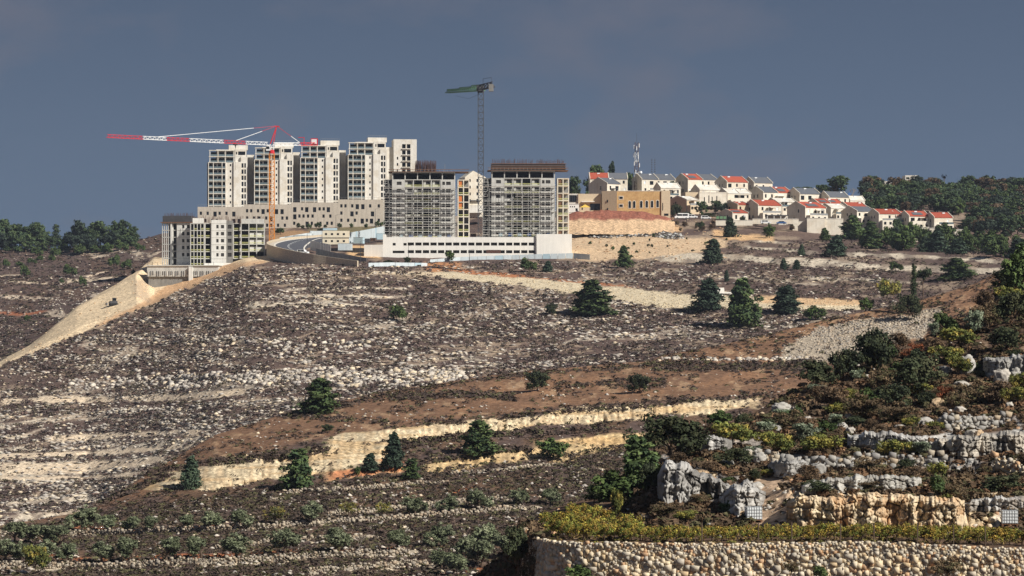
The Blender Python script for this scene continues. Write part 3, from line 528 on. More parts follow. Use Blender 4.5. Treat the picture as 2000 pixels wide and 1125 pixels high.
M['wallr'] = mat('rubble_wall', S(206, 190, 164), var=.4, scale=2.2, bump=.8)
M['rubber'] = mat('tyre_rubber', S(36, 36, 38), var=.2, scale=3)
M['yel2'] = mat('yellow_canvas', S(222, 186, 84), var=.1, scale=1)
M['terra'] = mat('orange_block', S(206, 122, 66), var=.15, scale=2)
_panes = {}
def pane(w, h, m='glass', t=.06):
    k = (round(w, 2), round(h, 2), m)
    if k not in _panes: _panes[k] = MB().box(0, k[0], 0, t, 0, k[1]).mesh('window', M[m])
    return _panes[k]
def windows(par, ops, y, x0=0.0, z0=0.0, m='glass', name='window'):
    for o in ops:
        link(name, pane(o[1] - o[0] - .02, o[3] - o[2] - .02, m), par, (x0 + o[0] + .01, y, z0 + o[2] + .01))
_b = {}
def bx(name, m, par, x0, x1, y0, y1, z0, z1):      # a box part; alike boxes share one mesh
    k = (name, m, round(x1 - x0, 2), round(y1 - y0, 2), round(z1 - z0, 2))
    if k not in _b: _b[k] = MB().box(0, k[2], 0, k[3], 0, k[4]).mesh(name, M[m])
    return link(name, _b[k], par, (x0, y0, z0))
def facade(par, w, h, ops, m, x0=0., y0=0., z0=0., t=.3, back=None, gm='glass'):
    MB().wall(w, h, ops, t, x0, y0, z0).build('wall', M[m], par)
    windows(par, ops, y0 + t - .05, x0, z0, gm)
    if back: MB().box(x0, x0 + w, y0 + t + .02, y0 + back, z0, z0 + h).build('wall', M[m], par)
# ---------------- the four finished apartment towers
def tower():
    t = empty('apartment_tower', (0, 0, 0), 0)
    fh = 3.06; nf = 9; H = fh * nf
    bx('wall', 'stone2', t, .02, 8.6, 3.6, 17.0, 0, H - .02)               # behind the balconies
    MB().box(8.7, 12.4, 1.62, 17, 0, H).box(19.3, 22.8, 7.0, 17.2, 0, H + 4.2).build('wall', M['stone2'], t)
    so = [(1.9, 2.6, fh * k + 1.2, fh * k + 2.3) for k in range(nf)]
    facade(t, 3.8, H, so, 'stone2', 8.62, 1.2, 0, .4)
    bx('stair_slab', 'stone2', t, 12.44, 15.9, .3, 17.1, 0, H + .35)
    wo = [(a, b, fh * k + .55, fh * k + 2.75) for k in range(nf) for (a, b) in ((.35, 1.35), (1.75, 2.55))]
    facade(t, 3.3, H + 2.9, wo, 'stone2', 15.95, 1.3, 0, .3, 15.5)
    bx('side_wall_shade', 'concd', t, -.35, 0, 1.6, 17.0, 0, H)  # thin sheet on the left side, its shade put into a darker colour
    for k in range(nf + 1): bx('balcony_slab', 'stone2', t, -.05, 8.7, .6, 3.58, fh * k - .15, fh * k + .15)
    for xx in (-.1, 2.3, 6.6, 8.35): bx('fin', 'stone2', t, xx, xx + .32, .55, 3.55, .16, H - .16)
    for k in range(nf):
        for (a, b) in ((.4, 2.2), (2.8, 6.4), (7.1, 8.3)):
            link('door', pane(b - a, 2.1, 'glass'), t, (a, 3.5, fh * k + .2)); link('railing', pane(b - a, .85, 'glassb'), t, (a, .72, fh * k + .2))
        link('flue', pane(.5, 2.4, 'whitep', .3), t, (4.0 + (k * 37 % 5) * .12, 3.15, fh * k + .2))
    z = H                                                          # two set-back penthouse floors and roof blocks
    bx('penthouse', 'stone2', t, 4.0, 18.6, 5.4, 16.5, z, z + 6.6)
    for k in range(2):
        for xx in (.6, 4.6, 8.2, 12.4): bx('column', 'stone2', t, xx, xx + .36, 2.0, 2.4, z + 3.05 * k, z + 3.05 * k + 2.8)
        bx('balcony_slab', 'stone2', t, .3, 12.9, 1.8, 5.6, z + 3.05 * k + 2.8, z + 3.05 * k + 3.1)
        for (a, b) in ((1.1, 4.5), (5.1, 8.1), (8.7, 12.3)):
            link('railing', pane(b - a, .9, 'glassb'), t, (a, 2.1, z + 3.05 * k + .1)); link('door', pane(b - a - .6, 2.2, 'glass'), t, (a + .3, 5.3, z + 3.05 * k + .1))
    facade(t, 5.8, 3.4, [(.6, 1.2, .9, 2.2), (1.7, 5.2, .6, 2.4)], 'stone2', 13.0, 2.6, z + 3.2, .5, 12)
    bx('wall', 'stone2', t, 13.02, 18.78, 2.65, 13, z + .36, z + 3.18)
    bx('roof_block', 'stone2', t, 10.2, 19.6, 6.2, 15.5, z + 6.62, z + 8.9)
    rr = MB()
    for i in range(9): rr.bar((10.2 + i * 1.17, 6.3, z + 8.9), (10.2 + i * 1.17, 6.3, z + 9.9), .04)
    rr.bar((10.2, 6.3, z + 9.9), (19.6, 6.3, z + 9.9), .05); rr.build('roof_rail', M['steel'], t)
    return t
TD = 1415.0; mp = TD / F
tw = tower()
TW = [(407, 414, 'finished pale stone apartment tower at the far left, behind the orange crane', -2.6), (497, 409, 'pale apartment tower partly crossed by the orange crane mast', -2.6),
      (587, 405, 'third pale apartment tower from the left, beside the counter-jib end', -2.6), (680, 399, 'rightmost and tallest pale apartment tower, with an extra wing beside it', -2.6)]
for i, (px, py, lab, dz) in enumerate(TW):
    o = tw if i == 0 else copy_tree(tw)
    p = P(px, py, TD); o.location = (p.x, p.y, p.z - 3.0); o.rotation_euler = (0, 0, math.radians(7))
    tag(o, lab, 'tower block', 'finished apartment towers on the hill'); last = o
# extra wing of the right tower
wops = [(1.6, 2.3, 3.06 * k + 1, 3.06 * k + 2.4) for k in range(9)] + [(4.2, 6.0, 3.06 * k + .5, 3.06 * k + 2.6) for k in range(11)] + [(6.6, 8.4, 3.06 * k + .5, 3.06 * k + 2.6) for k in range(11)]
facade(last, 11.5, 35.6, wops, 'stone2', 22.9, 5.0, 0, 1.0, 13)
for k in range(11): bx('balcony_slab', 'stone2', last, 26.9, 31.5, 4.3, 5.0, 3.06 * k + .1, 3.06 * k + .4)
# ---------------- long podium under the towers
pod = empty('podium_block', P(386, 450, 1392), math.radians(3), 'long low stone podium with rows of small windows under the apartment towers', 'building')
pm = 1392 / F; segs = [(386, 476, 410), (476, 568, 405), (568, 660, 401), (660, 752, 395)]
for i, (a, b, yt) in enumerate(segs):
    x0 = (a - 386) * pm; w = (b - a) * pm - (.004 if i < 3 else 0); h = (456 - yt) * pm + 6
    ops = []; r = random.Random(40 + i)
    for row in range(3):
        xx = 1.0
        while xx < w - 2.4:
            ww = r.choice((1.1, 1.1, 1.6)); hh = 2.4 if ww > 1.2 else 1.6; zz = h - 3.9 - row * 3.5
            if r.random() < .82: ops.append((xx, xx + ww, zz - (hh - 1.6), zz + 1.6))
            xx += ww + r.choice((.9, 1.1, 2.2))
    facade(pod, w, h, ops, 'podium', x0, 0, -6, .3, 24)
    for q in range(int(w / 1.6)): bx('terrace_post', 'steel', pod, x0 + q * 1.6, x0 + q * 1.6 + .06, .4, .46, h - 6, h - 5)
    bx('terrace_rail', 'steel', pod, x0, x0 + w, .4, .46, h - 5, h - 4.93)
bx('terrace_screen', 'glassb', pod, 66, 79.5, 1.2, 1.3, 8.6, 11.0)
# ---------------- open concrete frames
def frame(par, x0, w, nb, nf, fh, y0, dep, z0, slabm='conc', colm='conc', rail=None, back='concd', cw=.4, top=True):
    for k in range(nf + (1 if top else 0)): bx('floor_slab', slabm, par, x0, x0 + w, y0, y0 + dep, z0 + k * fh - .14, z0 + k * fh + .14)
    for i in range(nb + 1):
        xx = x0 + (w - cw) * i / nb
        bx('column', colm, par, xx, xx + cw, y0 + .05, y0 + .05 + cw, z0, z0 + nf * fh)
    bx('core_wall', back, par, x0 + .1, x0 + w - .1, y0 + dep - .5, y0 + dep - .02, z0 + .15, z0 + nf * fh - .15)  # core wall toned dark, shade of the open floors put into its colour
    if rail:
        for k in range(nf):
            for i in range(nb):
                if random.random() < .8:
                    a = x0 + (w - cw) * i / nb + cw + .05; b = x0 + (w - cw) * (i + 1) / nb - .05
                    bx('guard_rail', rail, par, a, b, y0 - .06, y0 - .01, z0 + k * fh + .2, z0 + k * fh + .34); bx('guard_rail', rail, par, a, b, y0 - .06, y0 - .01, z0 + k * fh + .75, z0 + k * fh + .95)
def rebar(par, x0, x1, y0, y1, z, h, n, r):
    mb = MB(); rr = random.Random(r)
    for i in range(n):
        a = rr.uniform(x0, x1); b = rr.uniform(y0, y1); mb.bar((a, b, z), (a + rr.uniform(-.15, .15), b, z + h * rr.uniform(.5, 1)), .05)
    tag(mb.build('rebar', M['rebar'], par), kind='stuff')
# left site: two blocks on a tall concrete base
LD = 1190.0; u = LD / F / 5.357
lb = empty('unfinished_block', P(316.5, 518, LD), math.radians(-6), 'unfinished left block of bare concrete with dark formwork on its roof', 'building', 'unfinished concrete blocks')
fh = 2.9
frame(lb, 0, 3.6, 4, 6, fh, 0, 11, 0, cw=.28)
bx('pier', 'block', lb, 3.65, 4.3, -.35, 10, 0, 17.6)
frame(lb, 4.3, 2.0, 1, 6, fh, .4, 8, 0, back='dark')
ops = [(a, b, fh * k + .8, fh * k + 2.2) for k in range(1, 6) for (a, b) in ((2.1, 3.1), (4.1, 5.3))]
facade(lb, 6.0, 17.5, ops, 'block', 6.35, -.1, 0, .3, 11, 'dark')
for k in range(1, 7): bx('floor_band', 'conc', lb, 6.34, 12.36, -.16, -.11, fh * k - .1, fh * k + .08)
bx('roof_slab', 'timber', lb, -.5, 12.6, -.8, 11.5, 17.56, 17.9)
MB().wall(12.0, 2.6, [], .2, .2, .2, 17.9).box(.2, 12.2, .25, 10.8, 17.92, 20.4).build('formwork', M['steeld'], lb); rebar(lb, 0, 12.3, .3, 9, 20.2, 1.9, 70, 3)
rbk = empty('unfinished_block', P(371.5, 516, LD - 8), math.radians(4), 'unfinished right block with white panels and yellow guard rails beside the curved road', 'building', 'unfinished concrete blocks')
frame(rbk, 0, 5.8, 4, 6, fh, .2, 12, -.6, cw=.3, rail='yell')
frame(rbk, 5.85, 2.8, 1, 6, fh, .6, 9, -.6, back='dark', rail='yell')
ops = [(a, b, fh * k + .9, fh * k + 2.3) for k in range(1, 6) for (a, b) in ((2.0, 2.95), (3.9, 5.2))]
facade(rbk, 6.1, 18.9, ops, 'block', 8.7, -.2, -.6, .3, 11, 'dark')
for k in range(1, 7): bx('floor_band', 'conc', rbk, 8.69, 14.82, -.26, -.21, fh * k - .7, fh * k - .52)
ops = [(.5, 2.1, fh * k + .8, fh * k + 2.4) for k in range(1, 6)]
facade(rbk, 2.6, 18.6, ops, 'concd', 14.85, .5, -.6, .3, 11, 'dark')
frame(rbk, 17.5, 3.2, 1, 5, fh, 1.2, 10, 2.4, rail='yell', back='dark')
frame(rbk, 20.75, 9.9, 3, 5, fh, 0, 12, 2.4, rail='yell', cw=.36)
for k in range(3): bx('infill_panel', 'block', rbk, 24.4, 30.2, .9, 1.05, 2.7 + fh * (k + 1), 4.5 + fh * (k + 1))
rebar(rbk, .2, 30.5, .3, 9, 17.0, 3.4, 170, 4); bx('parapet_panel', 'block', rbk, 1.0, 5.6, .12, .3, 16.9, 19.0); bx('parapet_panel', 'conc', rbk, 21, 30.4, .12, .3, 16.95, 18.8)
bx('base_wall', 'white', rbk, 5.9, 9.8, -1.2, -.9, -2.4, .4); bx('base_wall', 'white', rbk, 9.9, 22.0, -1.25, -.9, -2.4, .5); bx('base_slab', 'conc', rbk, -2, 32, -.6, 13, -3, -.75)
cb = empty('concrete_base', P(297, 578, LD - 16), math.radians(-4), 'tall grey concrete base wall with a dark opening above the sand slope', 'building')
u2 = (LD - 16) / F
ops = [(4.2, 12.2, 1.2, 4.8)]
facade(cb, 27.0, 9.4, ops, 'concd', -1.6, .6, -1.5, .8, 16, 'dark')
for i in range(6): bx('mullion', 'steeld', cb, 3.6 + i * 1.25, 3.75 + i * 1.25, .9, 1.1, -.3, 3.3)
bx('ledge', 'conc', cb, -2.0, 27.4, -.2, 16, 7.95, 12.2); bx('ledge_slab', 'conc', cb, -2.3, 27.8, -.7, 16, 12.22, 12.6)
for i in range(34): bx('formwork_rib', 'steeld' if i % 3 else 'conc', cb, -1.6 + i * .86, -1.35 + i * .86, -.42, -.2, 8.0 + (i % 4) * .2, 10.2)
bx('pier', 'block', cb, 15.4, 16.9, -1.4, .55, -1, 12.0)
for i in range(14): bx('railing_post', 'steeld', cb, -1.9 + i * 2.1, -1.8 + i * 2.1, -.6, -.5, 12.6, 13.9)
# ---------------- two scaffolded blocks
def scaffold(par, x0, w, z0, h, y, seed):
    r = random.Random(seed); nb = max(1, int(w / 2.3)); nl = int(h / 2.0); mb = MB()
    for i in range(nb + 1):
        xx = x0 + w * i / nb
        for yy in (y, y + .9): mb.bar((xx, yy, z0), (xx, yy, z0 + h - r.random() * 1.5), .055)
    for k in range(nl):
        if k % 3 == 0:
            a = r.randrange(nb); mb.bar((x0 + w * a / nb, y - .02, z0 + k * 2.0), (x0 + w * min(nb, a + 2) / nb, y - .02, z0 + min(h, k * 2.0 + 3.4)), .045)
    mb.build('scaffold_standards', M['pole'], par)
    for k in range(1, nl + 1):
        a = 0 if r.random() < .8 else r.random() * w * .4; b = w if r.random() < .8 else w * (1 - r.random() * .4)
        m2 = MB(); z = z0 + k * 2.0
        for yy in (y - .06, y + .95): m2.bar((x0 + a, yy, z), (x0 + b, yy, z), .075)
        m2.bar((x0 + a, y - .06, z + .9), (x0 + b, y - .06, z + .9), .05); m2.build('ledger', M['pole'], par)
        bx('scaffold_deck', 'timber' if k % 2 else 'steel', par, x0 + a, x0 + b, y, y + .9, z + .08, z + .14)
def site_block(px, py, d, wm, nf, label, roofdark, seed):
    t = empty('scaffolded_block', P(px, py, d), math.radians(2), label, 'building', 'scaffolded unfinished blocks'); fh = 3.08; H = nf * fh; r = random.Random(seed)
    a = wm * .19; b = wm * .77
    w1 = [(a * .38, a * .78, fh * k + .9, fh * k + 2.3) for k in range(nf - 1)]
    facade(t, a - .03, H - fh, w1, 'conc', 0, 0, 0, .3, 12, 'dark')
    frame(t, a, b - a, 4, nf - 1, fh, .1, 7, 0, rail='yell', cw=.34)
    for k in range(nf - 1):
        for i in range(4):
            if i in (0, 3) or r.random() < .25:
                cx = a + (b - a) * i / 4 + .4; bw = (b - a) / 4 - .5
                MB().wall(bw, 2.78, [(bw * .3, bw * .8, .9, 2.3)], .2).build('infill_wall', M['conc'], t, (cx, .9, fh * k + .15))
                link('window', pane(bw * .5 - .02, 1.38, 'dark'), t, (cx + bw * .3 + .01, 1.05, fh * k + 1.06))
    w2 = [(a2, b2, fh * k + .9, fh * k + 2.3) for k in range(nf - 1) for (a2, b2) in (((wm - b) * .1, (wm - b) * .28), ((wm - b) * .36, (wm - b) * .68))]
    facade(t, wm - b - .03, H - fh, w2, 'conc', b + .03, 0, 0, .3, 12, 'dark')
    frame(t, 0, wm, 5, 1, fh, .3, 11, H - fh, back='dark')
    frame(t, -3.2, 3.1, 2, nf - 1, fh, 1.0, 10, 0, slabm='concd', colm='concd', back='dark')  # left bay darker, the shade of that face put into the colour
    frame(t, wm + 1.0, 5.0, 2, nf - 1, fh, 1.6, 9, 0, slabm='stone', colm='stone', rail='yell')
    for k in range(nf - 1):
        if r.random() < .5: bx('block_infill', 'terra' if roofdark == 0 else 'timber', t, wm + 1.5, wm + 3.0, 2.1, 2.3, fh * k + .2, fh * k + 2.6)
    bx('roof_deck', 'timber', t, -1.6, wm + 5.6, -.9, 12.5, H + .16, H + .34)
    for i in range(int(wm / 1.5)): bx('deck_prop', 'steel', t, -1 + i * 1.6, -.9 + i * 1.6, -.85, -.75, H + .34, H + 1.4)
    bx('deck_rail', 'timber', t, -1.6, wm + 5.6, -.92, -.84, H + 1.1, H + 1.28)
    if roofdark:
        MB().box(0, wm + 4.4, .6, 11, H + .36, H + 3.0).build('formwork', M['steeld'], t)
        for i in range(3): bx('formwork_rail', 'timber', t, -.3, wm + 4.8, .3, .55, H + .9 + i * 1.0, H + 1.15 + i * 1.0)
        rebar(t, .2, wm + 4.2, .7, 9, H + 2.8, 2.6, 200, seed)
    else:
        rebar(t, 9.5, 18.4, 2, 6, H + .3, 5.2, 330, seed); rebar(t, .5, wm, 1, 9, H + .3, 1.2, 40, seed + 1); bx('mast', 'steel', t, 22, 22.14, 2, 2.14, H + .3, H + 3.6)
    scaffold(t, -1.0, wm + 1.4, -1.0, H - 2 * fh + .5, -1.5, seed)
    scaffold(t, -3.6, 2.4, -1, H - fh, -.4, seed + 5)
    for k in range(6): bx('tarp', 'blue' if k % 2 else 'sky', t, r.uniform(1, wm - 3), r.uniform(1, wm - 3) + 0, 0, 0, 0, 0) if 0 else bx('tarp', 'blue' if k % 2 else 'sky', t, 3 + k * 4.0, 4.6 + k * 4.0, -.25, -.15, .3, 1.7)
    return t
SD = 1200.0
site_block(766, 466, SD, 26.4, 9, 'scaffolded concrete block left of the grey crane, with bundled rebar on its flat roof', 0, 11)
site_block(960, 463, SD, 26.6, 9, 'scaffolded concrete block right of the grey crane, topped with dark formwork', 1, 12)
# ---------------- white car-park podium in front
PD = 1180.0; pu = PD / F
pk = empty('parking_podium', P(748, 512, PD), math.radians(1.5), 'long white car-park podium with two rows of dark openings below the scaffolded blocks', 'building')
ww = (1048 - 748) * pu; hh = (512 - 463) * pu
zp = PD / F / 4.762
ops = []
for i in range(17):
    xa = ((370 - 140) + i * 70.4) * zp; xb = xa + 58 * zp
    if xb < ww - .2:
        ops.append((xa, xb, hh - 16.5 * pu, hh - 10.5 * pu)); ops.append((xa, xb, hh - 31.5 * pu, hh - 25.5 * pu))
ops += [(90 * zp, 118 * zp, hh - 16.5 * pu, hh - 11.5 * pu), (190 * zp, 220 * zp, hh - 16.5 * pu, hh - 11.5 * pu), (90 * zp, 200 * zp, hh - 31.5 * pu, hh - 26.5 * pu)]
facade(pk, ww, hh + 3, [(a, b, c + 3, d + 3) for (a, b, c, d) in ops], 'white', 0, 0, -3, 1.2, 22, 'dark')
w3 = (1117 - 1048) * pu
MB().box(ww + .01, ww + w3, -1.0, 22, -3, (512 - 457) * pu).build('stair_block', M['white'], pk)
MB().prism([(-7.8, 1.5), (-.01, 0), (-.01, 21), (-7.8, 21)], -3, (512 - 478) * pu).build('wing', M['white'], pk)
bx('parapet', 'white', pk, -.02, 1.2, .02, 10, hh + .01, hh + 1.1)
bx('red_banner', 'rebar', pk, 42.5, 48.5, -.12, -.04, hh - 31.5 * pu + .1, hh - 25.0 * pu)
# ---------------- tan community building with arched windows
CD = 1320.0; cu = CD / F / 10
cm = empty('community_hall', P(1176, 424, CD), math.radians(0), 'tan stone hall with six arched windows above the red soil mound', 'building')
X = lambda v: (v - 560) * cu
hz = 43 * cu * 10 + 1
def arch(par, xc, w, z0, h):
    n = 8; pts = [(xc - w / 2, z0), (xc + w / 2, z0)] + [(xc + w / 2 * math.cos(math.pi * i / n), z0 + h - w / 2 + w / 2 * math.sin(math.pi * i / n)) for i in range(n + 1)]
    s = 1.28; fz = z0 + h / 2
    mb = MB(); q = [((p[0] - xc) * s * 1.08 + xc, (p[1] - fz) * 1.16 + fz) for p in pts]
    mb.poly([(p[0], -.10, p[1]) for p in q]); m0 = len(pts)
    for i in range(m0): a, b = q[i], q[(i + 1) % m0]; mb.quad((a[0], -.10, a[1]), (a[0], .05, a[1]), (b[0], .05, b[1]), (b[0], -.10, b[1]))
    fr = mb.build('window_surround', M['stone'], par)
    MB().poly([(p[0], -.13, p[1]) for p in pts]).build('pane', M['glass'], fr)
hh2 = (424 - 373.5) * CD / F
rects = [(890, 970, 535, 590), (890, 970, 690, 745)]
MB().box(X(850), X(1715), 0, 14, -2, hh2).build('wall', M['tan'], cm)
MB().prism([(X(560), 3.0), (X(850) - .01, -.25), (X(850) - .01, 14), (X(560), 14)], -2, hh2 + .2).build('wing', M['tanpale'], cm)
MB().box(X(1715) + .01, X(1890), -.6, 14, -3, hh2 + .3).build('wing', M['tanpale'], cm)
for (xc, zz) in ((1100, 0), (1187, 0), (1325, .1), (1433, .15), (1535, .2), (1645, .3)): arch(cm, X(xc), 46 * cu, (424 - 330 - 74) * CD / F - .5 + zz, 13.5 * CD / F)
for (a, b, c, d) in rects:
    sb = bx('window_surround', 'stone', cm, X(a) - .15, X(b) + .15, -.12, -.01, (424 - 330 - d / 10) * CD / F - .2, (424 - 330 - c / 10) * CD / F + .2)
    bx('window', 'glass', cm, X(a) + .15, X(b) - .15, -.16, -.13, (424 - 330 - d / 10) * CD / F + .1, (424 - 330 - c / 10) * CD / F - .1)
bx('window', 'glass', cm, X(1735), X(1750), -.66, -.61, 3, 6.5); bx('window', 'glass', cm, X(1770), X(1855), -.66, -.61, 0.6, 1.6); bx('parapet', 'stone', cm, X(850), X(1715), -.08, .3, hh2 + .01, hh2 + .25)
for zz in (3.0, 6.8): bx('window', 'glass', cm, X(655), X(685), 1.65, 1.75, zz, zz + 1.2)
cl = empty('side_hall', P(1121, 424, CD + 6), 0, 'low pale hall with a dark glass corner left of the arched-window building', 'building')
v = (CD + 6) / F
MB().box(2.0, 12.6, 0, 14, -2, (424 - 378.5) * v).build('wall', M['tanpale'], cl); MB().box(-4.5, 1.98, 1.0, 12, -2, (424 - 378) * v).build('wall', M['stone2'], cl)
MB().wall(5.4, 3.2, [(i * .9 + .06, i * .9 + .84, .1, 3.1) for i in range(6)], .15, -4.2, .85, 7.0).build('curtain_wall', M['steeld'], cl); bx('glazing', 'glass', cl, -4.2, 1.2, .9, .98, 7.0, 10.2)
bx('canopy', 'white', cl, 3.4, 9.5, -2.0, 0, 6.9, 7.2); bx('window', 'glass', cl, 7.4, 12.0, -.1, -.02, 3.2, 6.2); bx('window', 'glass', cl, 3.6, 4.1, -.1, -.02, 3.4, 5.6)
ht = empty('white_hut', P(1111, 412, CD - 20), 0, 'small white cabin with square windows at the left end of the red mound', 'hut'); v = (CD - 20) / F
facade(ht, 4.6, 3.6, [(.5, 1.0, 2.2, 2.8), (1.4, 1.9, 2.2, 2.8), (2.3, 2.8, 2.2, 2.8), (3.0, 4.0, .6, 1.8)], 'white', 0, 0, -.6, .2, 4)
bx('roof', 'white', ht, -.1, 4.75, -.15, 4.1, 3.02, 3.2)
tn = empty('yellow_canopy', P(1143, 411.5, CD - 24), 0, 'yellow fabric canopy beside the white cabin', 'canopy')
MB().poly([(-2.4, 0, 1.5), (2.4, 0, 1.5), (0, 1.6, 2.9)]).poly([(2.4, 0, 1.5), (2.4, 3.2, 1.5), (0, 1.6, 2.9)]).poly([(-2.4, 3.2, 1.5), (-2.4, 0, 1.5), (0, 1.6, 2.9)]).build('canvas', M['yel2'], tn)
for (a, b) in ((-2.4, 0), (2.4, 0), (-2.4, 3.2), (2.4, 3.2)): MB().bar((a, b, -1), (a, b, 1.5), .06).build('post', M['steel'], tn)
gb = empty('gabled_house', P(908, 420, 1330), math.radians(14), 'tall beige gabled house seen between the two scaffolded blocks', 'house')
facade(gb, 10, 18.6, [(2.0, 2.8, 4 + 3.1 * k, 5.3 + 3.1 * k) for k in range(5)] + [(5.5, 6.6, 4 + 3.1 * k, 5.4 + 3.1 * k) for k in range(5)], 'stone', 0, 0, -1, .3, 12)
MB().poly([(0, 0, 17.6), (10, 0, 17.6), (4, 0, 20.6)]).poly([(0, 0, 17.6), (4, 0, 20.6), (4, 12, 20.6), (0, 12, 17.6)]).poly([(4, 0, 20.6), (10, 0, 17.6), (10, 12, 17.6), (4, 12, 20.6)]).build('roof', M['stone'], gb)
bx('balcony', 'steeld', gb, -.2, 7.5, -1.4, -.05, 6.6, 6.9); bx('balcony', 'stone2', gb, -1, 8, -2.5, -.06, 1.0, 4.6)
# ---------------- terrace houses on the right
def house(xl, xc, xr, yt, yb, d, th, label, roof='red', seed=0, mw='stone', terr=True, nfl=2, panel=.4):
    v = d / F; t = math.radians(th); D = max(4.0, min(13, (xc - xl) * v / math.sin(t))) if th > 4 else 9.0; w = (xr - xc) * v / math.cos(t); H = (yb - yt) * v
    rise = min(3.0, H * .27); he = H - rise; r = random.Random(seed); base = -5.0
    h = empty('terrace_house', P(xc, yb, d), t, label, 'house', 'cream terrace houses on the right-hand hill')
    # body with a symmetric gable; the eaves run along the front
    mb = MB()
    prof = [(0, base), (D, base), (D, he), (D * .5, H), (0, he)]
    n0 = len(mb.v); mb.v += [(0, p[0], p[1]) for p in prof] + [(w, p[0], p[1]) for p in prof]
    mb.f += [tuple(n0 + k for k in (4, 3, 2, 1, 0)), tuple(n0 + 5 + k for k in range(5)), (n0 + 1, n0 + 2, n0 + 7, n0 + 6)]
    mb.build('wall', M[mw], h)
    ops = []; nx = max(2, int(w / 3.2)); fh = he / nfl
    for k in range(nfl):
        for i in range(nx):
            cx = w * (i + .5) / nx + r.uniform(-.3, .3); big = r.random() < .3; ww = 1.0 if big else .5; zz = fh * k + fh * .33
            if r.random() < .85: ops.append((cx - ww, cx + ww, zz - (.4 if big else 0), zz + fh * .42))
    ops = [o for o in ops if o[0] > .2 and o[1] < w - .2]
    MB().wall(w, he - base, [(a, b, c - base, e - base) for (a, b, c, e) in ops], .25, 0, -.28, base).box(0, w, -.02, .0, base, he).build('wall', M[mw], h)
    for (a, b, c, e) in ops: link('window', pane(b - a - .02, e - c - .02, r.choice(('glass', 'glass', 'glass', 'whitep'))), h, (a + .01, -.12, c + .01))
    nseg = max(1, int(w / 6.5))
    for i in range(nseg):
        a = w * i / nseg + .16; b = w * (i + 1) / nseg - .16
        y0, z0, y1, z1 = -.5, he + .06, D * .5, H + .06
        m = 'red' if (roof == 'red' or (roof == 'mix' and r.random() < .75)) else ('panel' if roof != 'white' else 'stone2')
        MB().poly([(a, y0, z0 - .1), (b, y0, z0 - .1), (b, y1, z1), (a, y1, z1)]).poly([(a, y1, z1), (b, y1, z1), (b, D + .3, z0), (a, D + .3, z0)]).poly([(a, y0, z0 - .3), (b, y0, z0 - .3), (b, y0, z0 - .1), (a, y0, z0 - .1)]).build('roof', M[m], h)
        if r.random() < panel and m == 'red':
            f0, f1 = .15, .62; q = MB(); aa = a + (b - a) * r.uniform(.05, .3); bb = aa + (b - a) * .5
            q.poly([(aa, y0 + (y1 - y0) * f0, z0 + (z1 - z0) * f0 + .12), (bb, y0 + (y1 - y0) * f0, z0 + (z1 - z0) * f0 + .12), (bb, y0 + (y1 - y0) * f1, z0 + (z1 - z0) * f1 + .12), (aa, y0 + (y1 - y0) * f1, z0 + (z1 - z0) * f1 + .12)]); q.build('solar_panel', M['panel'], h)
        if r.random() < .75:
            cx = r.uniform(a + .5, b - 1.2); cy = D * .36; tk = MB(); tk.bar((cx, cy, H - .4), (cx + 1.3, cy, H - .4), .32, 8); tk.box(cx + .1, cx + .25, cy - .2, cy + .2, H - 1.4, H - .4); tk.build('water_tank', M['whitep'], h)
    for i in range(nseg + 1):                                   # raised party walls
        a = w * i / nseg - .14; q = MB()
        pts = [(-.55, he - .3), (D * .5, H - .3), (D + .35, he - .3), (D + .35, he + .28), (D * .5, H + .36), (-.55, he + .28)]
        n0 = len(q.v); q.v += [(a, p[0], p[1]) for p in pts] + [(a + .28, p[0], p[1]) for p in pts]
        q.f += [tuple(n0 + k for k in (5, 4, 3, 2, 1, 0)), tuple(n0 + 6 + k for k in range(6))] + [(n0 + k, n0 + (k + 1) % 6, n0 + 6 + (k + 1) % 6, n0 + 6 + k) for k in range(6)]
        q.build('party_wall', M['stone'], h)
    if terr:                                                      # lower terrace with rail
        ta = w * r.uniform(.02, .2); tb = w * r.uniform(.75, .98); tz = he * .5
        o2 = [(tb - ta) * (i + .5) / 3 for i in range(3)]
        facade(h, tb - ta, tz - base, [(q - .6, q + .6, tz - base - 2.0, tz - base - .7) for q in o2], mw, ta, -3.0, base, .25, 2.7)
        bx('terrace_rail', r.choice(('steel', 'glassb', 'stone')), h, ta, tb, -2.96, -2.88, tz + .02, tz + .9)
        if r.random() < .6:
            q = w * r.uniform(.2, .5); bx('pergola', r.choice(('timber', 'steeld', 'white')), h, q, q + w * .3, -2.7, -.35, tz + 2.2, tz + 2.35)
            for xx in (q, q + w * .3 - .1): bx('pergola_post', 'white', h, xx, xx + .1, -2.7, -2.6, tz + .02, tz + 2.2)
    if D > 4.5 and th > 12:                                       # gable windows
        for k in range(nfl):
            for yy in (.35, .6):
                if r.random() < .7: bx('gable_window', 'glass', h, -.06, -.02, D * yy - .4, D * yy + .4, fh * k + fh * .35, fh * k + fh * .75)
    return h
